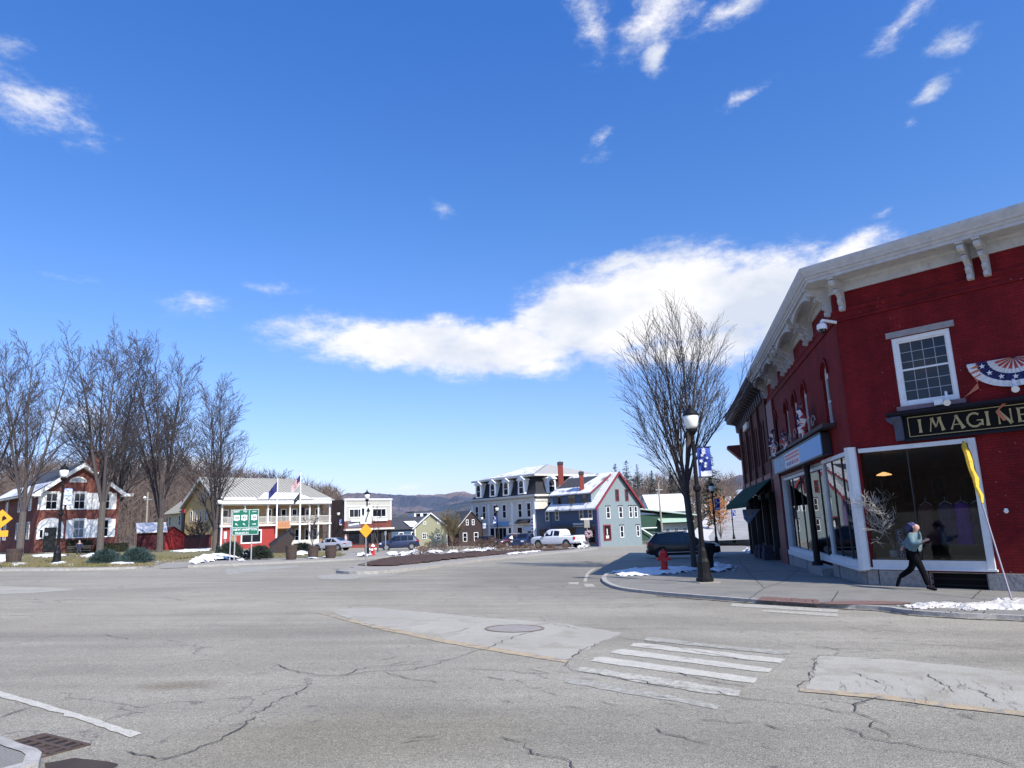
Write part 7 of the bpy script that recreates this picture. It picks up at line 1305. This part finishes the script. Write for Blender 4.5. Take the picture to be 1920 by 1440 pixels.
# ------------------------------------------------------------------ vehicles
def car(label, cat, name, loc, rz, paint, st, glass, wheels, L, hw, wr=.34, lights=True, tint=PANE, rimm=None):
    """st: stations x, z low, z belt, z top, half width body, half width roof; front is +x. glass: station index ranges"""
    T = thing(name, label, cat, loc, rz); body = MB(); body.sm = False; rows = []
    for x, zl, zb, zt, w_, wt in st:
        half = [(w_*.88, zl), (w_*.985, zl+.1*(zb-zl)), (w_, zl+.45*(zb-zl)), (w_*.985, zb-.08*(zb-zl)), (w_*.95, zb), (wt+(w_*.95-wt)*.06, zt-.05*(zt-zb)-.03), (wt*.85, zt-.008), (wt*.45, zt)]
        rows.append([(x, y, z) for y, z in half]+[(x, -y, z) for y, z in half[::-1]])
    n = 16; vs = [p for r_ in rows for p in r_]; fs = []
    for i in range(len(rows)-1):
        for j in range(n-1): fs.append((i*n+j, i*n+j+1, (i+1)*n+j+1, (i+1)*n+j))
        fs.append((i*n+n-1, i*n, (i+1)*n, (i+1)*n+n-1))
    fs += [tuple(range(n)), tuple(range((len(rows)-1)*n, len(rows)*n))[::-1]]; body.add(vs, fs)
    o = ob('body', body, paint, T); bv = o.modifiers.new('bevel', 'BEVEL'); bv.width = .035; bv.segments = 2; bv.limit_method = 'ANGLE'; bv.angle_limit = math.radians(20); me = o.data; me.polygons.foreach_set('use_smooth', [True]*len(me.polygons))
    def sp(u, side_, v, off=.012):   # point on greenhouse side at station parameter u, height fraction v
        i = min(int(u), len(st)-2); f = u-i; a = [st[i][k]*(1-f)+st[i+1][k]*f for k in range(6)]; y0, z0_, y1, z1_ = a[4]*.95, a[2], a[5]+(a[4]*.95-a[5])*.06, a[3]-.05*(a[3]-a[2])-.03
        return (a[0], side_*(y0+(y1-y0)*v+off), z0_+(z1_-z0_)*v)
    for (u0, u1) in glass['side']:
        for sd_ in (1, -1):
            m_ = MB(); m_.add([sp(u0, sd_, .1), sp(u1, sd_, .1), sp(u1, sd_, .92), sp(u0, sd_, .92)], [(0, 1, 2, 3)]); ob('side_window', m_, tint, T)
    for nm in ('windshield', 'rear_window'):
        if nm in glass:
            u0, u1 = glass[nm]; a, b_ = [[st[int(u)][k]*(1-(u-int(u)))+st[min(int(u)+1, len(st)-1)][k]*(u-int(u)) for k in range(6)] for u in (u0, u1)]
            dx, dz = b_[0]-a[0], b_[3]-a[3]; ln_ = math.hypot(dx, dz); nx_, nz_ = (-dz/ln_, dx/ln_)
            if nz_ < 0: nx_, nz_ = -nx_, -nz_
            m_ = MB(); f = lambda q_, y, t_: (q_[0]+nx_*.014, y, q_[3]+nz_*.014); A_, B_ = a, b_; m_.add([f(A_, A_[5]*.9, 0), f(A_, -A_[5]*.9, 0), f(B_, -B_[5]*.88, 0), f(B_, B_[5]*.88, 0)], [(0, 1, 2, 3)]); ob(nm, m_, tint, T)
    for x in wheels:
        for sd_ in (1, -1):
            m_ = MB(); m_.tube([(x, sd_*(hw-.28), wr+.02), (x, sd_*(hw+.004), wr+.02)], wr+.07, 22); ob('wheel_arch', m_, M('arch_black', (.006, .006, .006), .9), T)
            m_ = MB(); m_.tube([(0, -sd_*.2, 0), (0, -sd_*.02, 0), (0, 0, 0)], [wr, wr, wr*.93], 22); w_ = ob('wheel', m_, RUBBER, T, (x, sd_*(hw+.02), wr)); m_ = MB(); m_.tube([(0, 0, 0), (0, sd_*.012, 0)], wr*.62, 16)
            rm = ob('rim', m_, rimm or M('alloy', (.35, .36, .37), .35, .1, 8, metal=.7), w_)
            for k in range(5): a = k*2*math.pi/5
    return T
def addbox(T, name, mat, *b): m_ = MB(); m_.box(*b); return ob(name, m_, mat, T)
TAIL = M('tail_red', (.45, .012, .012), .25, .1, 5); HEADL = M('head_lens', (.6, .62, .62), .15)
SUVST = [(-2.3, .42, .95, 1.0, .74, .6), (-2.24, .34, 1.02, 1.12, .86, .68), (-2.05, .3, 1.04, 1.3, .9, .66), (-1.72, .28, 1.03, 1.62, .92, .62), (-1.0, .26, 1.0, 1.69, .93, .62), (0, .25, .98, 1.7, .93, .61), (.45, .25, .97, 1.62, .93, .6), (1.12, .26, .98, 1.1, .92, .66), (1.6, .28, .95, 1.03, .9, .66), (2.1, .32, .86, .92, .84, .6), (2.28, .38, .7, .76, .72, .5)]
SUVG = {'side': [(3.15, 3.95), (4.05, 4.75), (4.82, 5.9), (6.0, 6.7)], 'windshield': (6.1, 6.92), 'rear_window': (2.1, 2.95)}
BLKP = M('black_car_paint', (.004, .004, .005), .3, .1, 3, coat=.25); NAVP = M('navy_car_paint', (.01, .018, .06), .3, .1, 3, coat=.7); WHP = M('white_car_paint', (.7, .72, .75), .35, .04, 3, coat=.5); MRP = M('maroon_car_paint', (.06, .01, .015), .3, .1, 3, coat=.7); SILP = M('silver_car_paint', (.42, .44, .5), .35, .06, 3, metal=.3, coat=.5)
def suv(label, loc, rz, paint, k=1.0):
    T = car(label, 'suv', 'parked_suv', loc, rz, paint, SUVST, SUVG, (-1.42, 1.42), 4.6, .92, .36); T.scale = (k, k, k)
    for s_ in (1, -1):
        addbox(T, 'tail_light', TAIL, -2.3, -1.98, s_*.78 if s_ > 0 else -.93, .93 if s_ > 0 else -.78, .93, 1.07); addbox(T, 'headlight', HEADL, 1.95, 2.2, .6*s_ if s_ > 0 else -.86, .86 if s_ > 0 else -.6, .74, .86); addbox(T, 'mirror', paint, .75, .92, .94 if s_ > 0 else -1.12, 1.12 if s_ > 0 else -.94, 1.0, 1.14); addbox(T, 'roof_rail', GALV, -1.4, .3, .56*s_-.02, .56*s_+.02, 1.69, 1.73)
    addbox(T, 'number_plate', WHITE, -2.33, -2.3, -.25, .25, .7, .85); addbox(T, 'rear_bumper', M('bumper_grey', (.03, .03, .032), .6), -2.36, -2.2, -.8, .8, .36, .56); addbox(T, 'spoiler', paint, -1.85, -1.6, -.58, .58, 1.64, 1.69); addbox(T, 'sill_strip', GALV, -1.1, 1.1, -.945, -.935, .42, .47)
    return T
p = G(1258, 1047, .02); T = suv('black parked suv behind the red hydrant and street tree', Vector((p.x+1.0, p.y+.8, 0)), math.radians(-8), BLKP, 1.0); T.location.z = gz(T.location.x, T.location.y)
p = G(748, 1031, .02); T = suv('dark blue parked suv beside the sage green house', Vector((p.x, p.y, gz(p.x, p.y))), math.radians(190), NAVP, 1.0)
p = AT(962, 1024, 98); T = suv('maroon and grey parked suv left of the blue pickup', p, math.radians(-150), MRP, 1.05); T.location.z = gz(p.x, p.y)
p = AT(918, 1022, 104); T = suv('small dark car half hidden by bushes before the mansard building', p, math.radians(-40), BLKP, .9); T.location.z = gz(p.x, p.y)
SEDST = [(-2.25, .4, .8, .85, .72, .55), (-2.15, .3, .88, .98, .84, .62), (-1.6, .26, .92, 1.05, .88, .62), (-.85, .24, .92, 1.42, .9, .56), (.1, .24, .9, 1.46, .9, .56), (.5, .24, .9, 1.4, .9, .55), (1.15, .25, .88, .98, .89, .6), (1.8, .28, .8, .86, .84, .58), (2.2, .36, .62, .68, .72, .5)]
def sedan(label, loc, rz, paint):
    T = car(label, 'car', 'parked_car', loc, rz, paint, SEDST, {'side': [(2.5, 3.4), (3.5, 4.4), (4.5, 5.6)], 'windshield': (5.1, 5.95), 'rear_window': (2.1, 2.95)}, (-1.4, 1.38), 4.5, .89, .33)
    for s_ in (1, -1): addbox(T, 'tail_light', TAIL, -2.26, -2.1, .55 if s_ > 0 else -.84, .84 if s_ > 0 else -.55, .72, .84); addbox(T, 'headlight', HEADL, 2.0, 2.18, .5 if s_ > 0 else -.8, .8 if s_ > 0 else -.5, .6, .7)
    return T
p = AT(622, 1031, 84); sedan('silver parked car with bluish windows beyond the barrel planters', Vector((p.x, p.y, gz(p.x, p.y))), math.radians(160), SILP)
p = AT(1280, 1000, 118); sedan('small blue car by the pink shopfront beyond the black suv', Vector((p.x, p.y, p.z-1.2)), math.radians(20), M('bright_blue_paint', (.02, .07, .3), .3, .1, 3, coat=.6))
# pickups
PST = [(-2.95, .62, 1.1, 1.16, .9, .8), (-2.9, .5, 1.2, 1.28, .97, .88), (-1.1, .45, 1.2, 1.28, 1.0, .9), (-1.05, .42, 1.22, 1.8, 1.0, .74), (-.8, .42, 1.22, 1.93, 1.0, .72), (.4, .42, 1.2, 1.95, 1.0, .72), (.75, .42, 1.2, 1.86, 1.0, .72), (1.3, .42, 1.2, 1.3, 1.0, .82), (2.6, .45, 1.15, 1.22, .97, .8), (2.85, .5, 1.0, 1.08, .9, .7)]
def pickup(label, loc, rz, paint, k=1.05):
    T = car(label, 'pickup truck', 'pickup_truck', loc, rz, paint, PST, {'side': [(3.3, 4.45), (4.6, 6.2)], 'windshield': (6.1, 6.9)}, (-1.9, 1.85), 5.9, .99, .42); T.scale = (k,)*3
    addbox(T, 'bed_liner', DKMETAL, -2.75, -1.2, -.78, .78, 1.27, 1.3); addbox(T, 'tailgate', paint, -2.99, -2.93, -.78, .78, .72, 1.2); addbox(T, 'rear_bumper', GALV, -3.12, -2.95, -.95, .95, .5, .66); addbox(T, 'tailgate_strip', M('strip_grey', (.2, .2, .2), .5), -3.0, -2.99, -.6, .6, .94, 1.02); addbox(T, 'number_plate', WHITE, -3.14, -3.12, -.2, .2, .52, .64)
    for s_ in (1, -1): addbox(T, 'tail_light', TAIL, -2.97, -2.85, .8 if s_ > 0 else -.99, .99 if s_ > 0 else -.8, .85, 1.18); addbox(T, 'headlight', HEADL, 2.7, 2.88, .6 if s_ > 0 else -.92, .92 if s_ > 0 else -.6, .85, 1.05); addbox(T, 'mirror', BLACK, .95, 1.15, 1.0 if s_ > 0 else -1.25, 1.25 if s_ > 0 else -1.0, 1.2, 1.45)
    addbox(T, 'door_line', M('panel_gap', (.1, .1, .1), .8), -.22, -.2, -1.006, -1.001, .5, 1.2)
    return T
p = AT(1046, 1028, 84); T = pickup('white pickup truck parked across the island end, tail to the right', Vector((p.x, p.y, gz(p.x, p.y)+.1)), math.radians(138), WHP, 1.1)
p = AT(986, 1026, 94); T = pickup('dark blue pickup truck nose toward the island, left of the white one', Vector((p.x, p.y, gz(p.x, p.y))), math.radians(-115), NAVP, .95)
# ------------------------------------------------------------------ people
def skin(name, V, E, Rr, mat, par, root=0, sub=2, smooth_=True):
    me = bpy.data.meshes.new(name); me.from_pydata([tuple(v) for v in V], E, []); me.materials.append(mat); o = put(name, me, par); sk = o.modifiers.new('skin', 'SKIN'); sk.use_smooth_shade = True
    me.skin_vertices.new() if False else None
    lay = me.skin_vertices[0].data if len(me.skin_vertices) else None
    return o, lay
def skinned(name, V, E, Rr, mat, par, sub=2):
    """limbs grown round a joint skeleton with bmesh skin data"""
    bm = bmesh.new(); L = bm.verts.layers.skin.verify(); vs = []
    for i, v in enumerate(V):
        b = bm.verts.new(v); r_ = Rr[i]; b[L].radius = r_ if isinstance(r_, tuple) else (r_, r_); b[L].use_root = (i == 0); vs.append(b)
    for a, c_ in E: bm.edges.new((vs[a], vs[c_]))
    me = bpy.data.meshes.new(name); bm.to_mesh(me); bm.free(); o = put(name, me, par); s1 = o.modifiers.new('skin', 'SKIN'); s1.use_smooth_shade = True; s2_ = o.modifiers.new('sub', 'SUBSURF'); s2_.levels = sub; s2_.render_levels = sub
    bpy.context.view_layer.update(); em = bpy.data.meshes.new_from_object(o.evaluated_get(bpy.context.evaluated_depsgraph_get())); em.name = name; em.materials.clear(); em.materials.append(mat); em.polygons.foreach_set('use_smooth', [True]*len(em.polygons))
    o.modifiers.clear(); o.data = em; bpy.data.meshes.remove(me); return o
SKINM = M('skin', (.5, .3, .23), .55, .06, 8)
a, b_ = G(1690, 1098, .13), G(1760, 1104, .13); p = (a+b_)/2; HH = 118/FPX*p.y*1.0
T = thing('person', 'person in a light blue jacket and black leggings running past the display window', 'person', Vector((p.x, p.y, gz(p.x, p.y)+.075)), rzh(hR+4)); k = HH/1.66; T.scale = (k,)*3
hip = Vector((-.02, 0, .9)); J = dict(hip=hip, belly=Vector((0, 0, 1.05)), chest=Vector((.04, 0, 1.25)), neck=Vector((.07, 0, 1.4)), jaw=Vector((.12, 0, 1.48)), head=Vector((.11, 0, 1.57)), crown=Vector((.1, 0, 1.63)),
 shR=Vector((.03, -.15, 1.33)), elR=Vector((.1, -.23, 1.12)), wrR=Vector((.33, -.17, 1.2)), palR=Vector((.4, -.15, 1.23)), shL=Vector((.05, .15, 1.33)), elL=Vector((-.2, .22, 1.2)), wrL=Vector((-.32, .16, 1.06)), palL=Vector((-.36, .14, 1.0)),
 hR_=Vector((-.0, -.09, .88)), kR=Vector((.17, -.1, .5)), aR=Vector((.26, -.1, .1)), hL_=Vector((-.04, .09, .88)), kL=Vector((-.16, .08, .5)), aL=Vector((-.5, .08, .27)))
names = list(J); V = [J[n_] for n_ in names]; ix = {n_: i for i, n_ in enumerate(names)}; Rm = dict(hip=(.13, .12), belly=(.12, .11), chest=(.14, .11), neck=.05, jaw=(.065, .07), head=(.088, .098), crown=(.06, .06), shR=.06, elR=.04, wrR=.028, palR=(.03, .018), shL=.06, elL=.04, wrL=.028, palL=(.03, .018), hR_=.09, kR=.058, aR=.038, hL_=.09, kL=.058, aL=.038)
E_ = [('hip', 'belly'), ('belly', 'chest'), ('chest', 'neck'), ('neck', 'jaw'), ('jaw', 'head'), ('head', 'crown'), ('chest', 'shR'), ('shR', 'elR'), ('elR', 'wrR'), ('wrR', 'palR'), ('chest', 'shL'), ('shL', 'elL'), ('elL', 'wrL'), ('wrL', 'palL'), ('hip', 'hR_'), ('hR_', 'kR'), ('kR', 'aR'), ('hip', 'hL_'), ('hL_', 'kL'), ('kL', 'aL')]
Rv = [Rm[n_] for n_ in names]; Ei = [(ix[a_], ix[c_]) for a_, c_ in E_]
# fingers rooted in the palms
for palm, wrist, sgn in (('palR', 'wrR', 1), ('palL', 'wrL', 1)):
    d = (J[palm]-J[wrist]).normalized(); s_ = Vector((0, 1, 0)); up_ = d.cross(s_).normalized()
    for q_, L_ in zip((-.022, -.008, .008, .02), (.055, .065, .062, .048)):
        b0 = J[palm]+up_*q_; i0 = len(V); V += [b0+d*.02, b0+d*(.02+L_*.55), b0+d*(.02+L_*.75)-s_*.02*(1 if palm == 'palR' else -1)]; Rv += [.009, .008, .007]; Ei += [(ix[palm], i0), (i0, i0+1), (i0+1, i0+2)]
    i0 = len(V); V += [J[palm]-d*.01+up_*.035, J[palm]+d*.02+up_*.05]; Rv += [.01, .008]; Ei += [(ix[palm], i0), (i0, i0+1)]
i0 = len(V); V += [Vector((.2, 0, 1.535))]; Rv += [.014]; Ei += [(ix['head'], i0)]
skinned('body', V, Ei, Rv, SKINM, T)
m_ = MB()
for y in (-.035, .035): m_.lathe([(.002, -.01), (.011, 0), (.002, .01)], 6, (.193, y, 1.57))
ob('eyes', m_, BLACK, T); m_ = MB(); m_.box(.188, .2, -.025, .025, 1.492, 1.5); ob('mouth', m_, M('lips', (.35, .1, .09), .6), T); m_ = MB(); m_.lathe([(.005, -.03), (.022, 0), (.005, .03)], 6, (.1, -.1, 1.55)); m_.lathe([(.005, -.03), (.022, 0), (.005, .03)], 6, (.1, .1, 1.55)); ob('ears', m_, SKINM, T)
JK = M('light_blue_jacket', (.1, .175, .205), .8, .25, 6, .8, 12, col2=(.17, .2, .16), s2=2.6, t2=.58)
jn = ['belly0', 'belly', 'chest', 'coll', 'shR', 'elR', 'wrR', 'shL', 'elL', 'wrL']; jv = [Vector((-.03, 0, .9)), J['belly'], J['chest'], Vector((.06, 0, 1.38)), J['shR'], J['elR'], J['wrR']-Vector((.03, 0, 0)), J['shL'], J['elL'], J['wrL']]
skinned('jacket', jv, [(0, 1), (1, 2), (2, 3), (2, 4), (4, 5), (5, 6), (2, 7), (7, 8), (8, 9)], [(.235, .2), (.225, .2), (.2, .18), .1, .115, .092, .07, .115, .092, .07], JK, T)
skinned('leggings', [J['hip'], J['hR_'], J['kR'], J['aR'], J['hL_'], J['kL'], J['aL']], [(0, 1), (1, 2), (2, 3), (0, 4), (4, 5), (5, 6)], [.15, .125, .085, .06, .125, .085, .06], M('black_leggings', (.005, .005, .007), .9, .2, 9, spec=.1), T)
for nm, q_, d in (('shoe', J['aR'], Vector((.2, 0, -.03))), ('shoe', J['aL'], Vector((-.1, 0, -.2)))): skinned('shoe', [q_-d*.25+Vector((0, 0, -.03)), q_+d*.3+Vector((0, 0, -.04)), q_+d+Vector((0, 0, -.045))], [(0, 1), (1, 2)], [.05, .05, .038], M('dark_shoe', (.008, .008, .009), .7, spec=.2), T)
skinned('hat', [Vector((.0, 0, 1.52)), Vector((.04, 0, 1.6)), Vector((.1, 0, 1.655)), Vector((-.07, 0, 1.5))], [(0, 1), (1, 2), (0, 3)], [(.1, .085), (.108, .09), (.085, .06), (.07, .06)], M('blue_hair_wrap', (.03, .035, .12), .8, .3, 12, .5, 20), T)
m_ = MB(); m_.box(-.03, .08, -.33, -.3, 1.0, 1.0001)
def standing(label, px, py, Y, coat, legs_, H=1.72, rz=0.):
    p = AT(px, py, Y); T = thing('person', label, 'person', Vector((p.x, p.y, gz(p.x, p.y))), rz); k = H/1.75; T.scale = (k,)*3
    V = [(0, 0, .95), (0, 0, 1.2), (0, 0, 1.4), (0, 0, 1.5), (.01, 0, 1.6), (0, 0, 1.7), (0, -.2, 1.42), (.03, -.25, 1.12), (.1, -.22, .88), (.12, -.21, .8), (0, .2, 1.42), (.03, .25, 1.12), (.1, .22, .88), (.12, .21, .8), (0, -.1, .92), (.02, -.11, .5), (0, -.11, .08), (.14, -.12, .04), (0, .1, .92), (.02, .11, .5), (0, .11, .08), (.14, .12, .04)]
    E2 = [(0, 1), (1, 2), (2, 3), (3, 4), (4, 5), (2, 6), (6, 7), (7, 8), (8, 9), (2, 10), (10, 11), (11, 12), (12, 13), (0, 14), (14, 15), (15, 16), (16, 17), (0, 18), (18, 19), (19, 20), (20, 21)]; R2_ = [.13, .12, .12, .055, .09, .07, .065, .045, .035, .03, .065, .045, .035, .03, .09, .06, .045, .035, .09, .06, .045, .035]
    skinned('body', V, E2, R2_, SKINM, T, 1); skinned('coat', [V[0], V[1], V[2], V[6], V[7], V[8], V[10], V[11], V[12]], [(0, 1), (1, 2), (2, 3), (3, 4), (4, 5), (2, 6), (6, 7), (7, 8)], [.18, .165, .16, .09, .07, .055, .09, .07, .055], coat, T, 1); skinned('trousers', [V[0], V[14], V[15], V[16], V[18], V[19], V[20]], [(0, 1), (1, 2), (2, 3), (0, 4), (4, 5), (5, 6)], [.15, .11, .08, .065, .11, .08, .065], legs_, T, 1); skinned('hair', [(-.03, 0, 1.62), (0, 0, 1.72)], [(0, 1)], [.1, .08], M('brown_hair', (.07, .04, .025), .8), T, 1)
standing('person in a pale coat standing by the dark side wall of the grey shop', 648, 1030, 86, M('pale_coat', (.55, .45, .42), .8), M('tan_trousers', (.25, .18, .12), .8), 1.9)
# seated person on a bench by the brick house
p = G(147, 1045, .0); p = Vector((p.x*1.0, p.y*1.0, 0)); p.z = gz(p.x, p.y)+.1; T = thing('park_bench', 'dark bench on the green before the brick house hedge', 'bench', p, cyaw(p)); BW = M('bench_wood', (.04, .03, .028), .8, .2, 6)
for y in (.05, .18, .31): m_ = MB(); m_.box(-.9, .9, y, y+.1, .42, .46); ob('seat_slat', m_, BW, T)
for z_ in (.6, .75): m_ = MB(); m_.box(-.9, .9, .44, .48, z_, z_+.1); ob('back_slat', m_, BW, T)
for x in (-.8, .75): m_ = MB(); m_.box(x, x+.05, .05, .48, 0, .42); m_.box(x, x+.05, .48, .52, 0, .88); ob('leg', m_, BLACK, T)
S = thing('person', 'person in dark clothes sitting on the bench before the brick house', 'person', p, cyaw(p)+math.radians(-90)); S.scale = (.98,)*3
V = [(-.25, 0, .52), (-.25, 0, .8), (-.24, 0, 1.02), (-.22, 0, 1.12), (-.2, 0, 1.22), (-.2, 0, 1.31), (-.24, -.2, 1.03), (-.15, -.24, .78), (.08, -.12, .66), (-.24, .2, 1.03), (-.15, .24, .78), (.08, .12, .66), (.22, -.1, .5), (.26, -.12, .08), (.4, -.12, .04), (.22, .1, .5), (.26, .12, .08), (.4, .12, .04)]
E2 = [(0, 1), (1, 2), (2, 3), (3, 4), (4, 5), (2, 6), (6, 7), (7, 8), (2, 9), (9, 10), (10, 11), (0, 12), (12, 13), (13, 14), (0, 15), (15, 16), (16, 17)]
skinned('body', V, E2, [.13, .12, .12, .055, .09, .07, .065, .045, .03, .065, .045, .03, .07, .05, .04, .07, .05, .04], SKINM, S, 1); skinned('coat', [V[i] for i in (0, 1, 2, 6, 7, 8, 9, 10, 11)], [(0, 1), (1, 2), (2, 3), (3, 4), (4, 5), (2, 6), (6, 7), (7, 8)], [.18, .17, .16, .09, .075, .05, .09, .075, .05], M('navy_coat', (.02, .02, .045), .8), S, 1)
skinned('trousers', [V[0], V[12], V[13], V[15], V[16]], [(0, 1), (1, 2), (0, 3), (3, 4)], [.15, .1, .065, .1, .065], M('dark_trousers', (.015, .015, .02), .8), S, 1); skinned('hair', [(-.23, 0, 1.25), (-.2, 0, 1.33)], [(0, 1)], [.09, .07], M('grey_hair', (.3, .28, .26), .8), S, 1)
for mat_ in bpy.data.materials: mat_.use_backface_culling = False
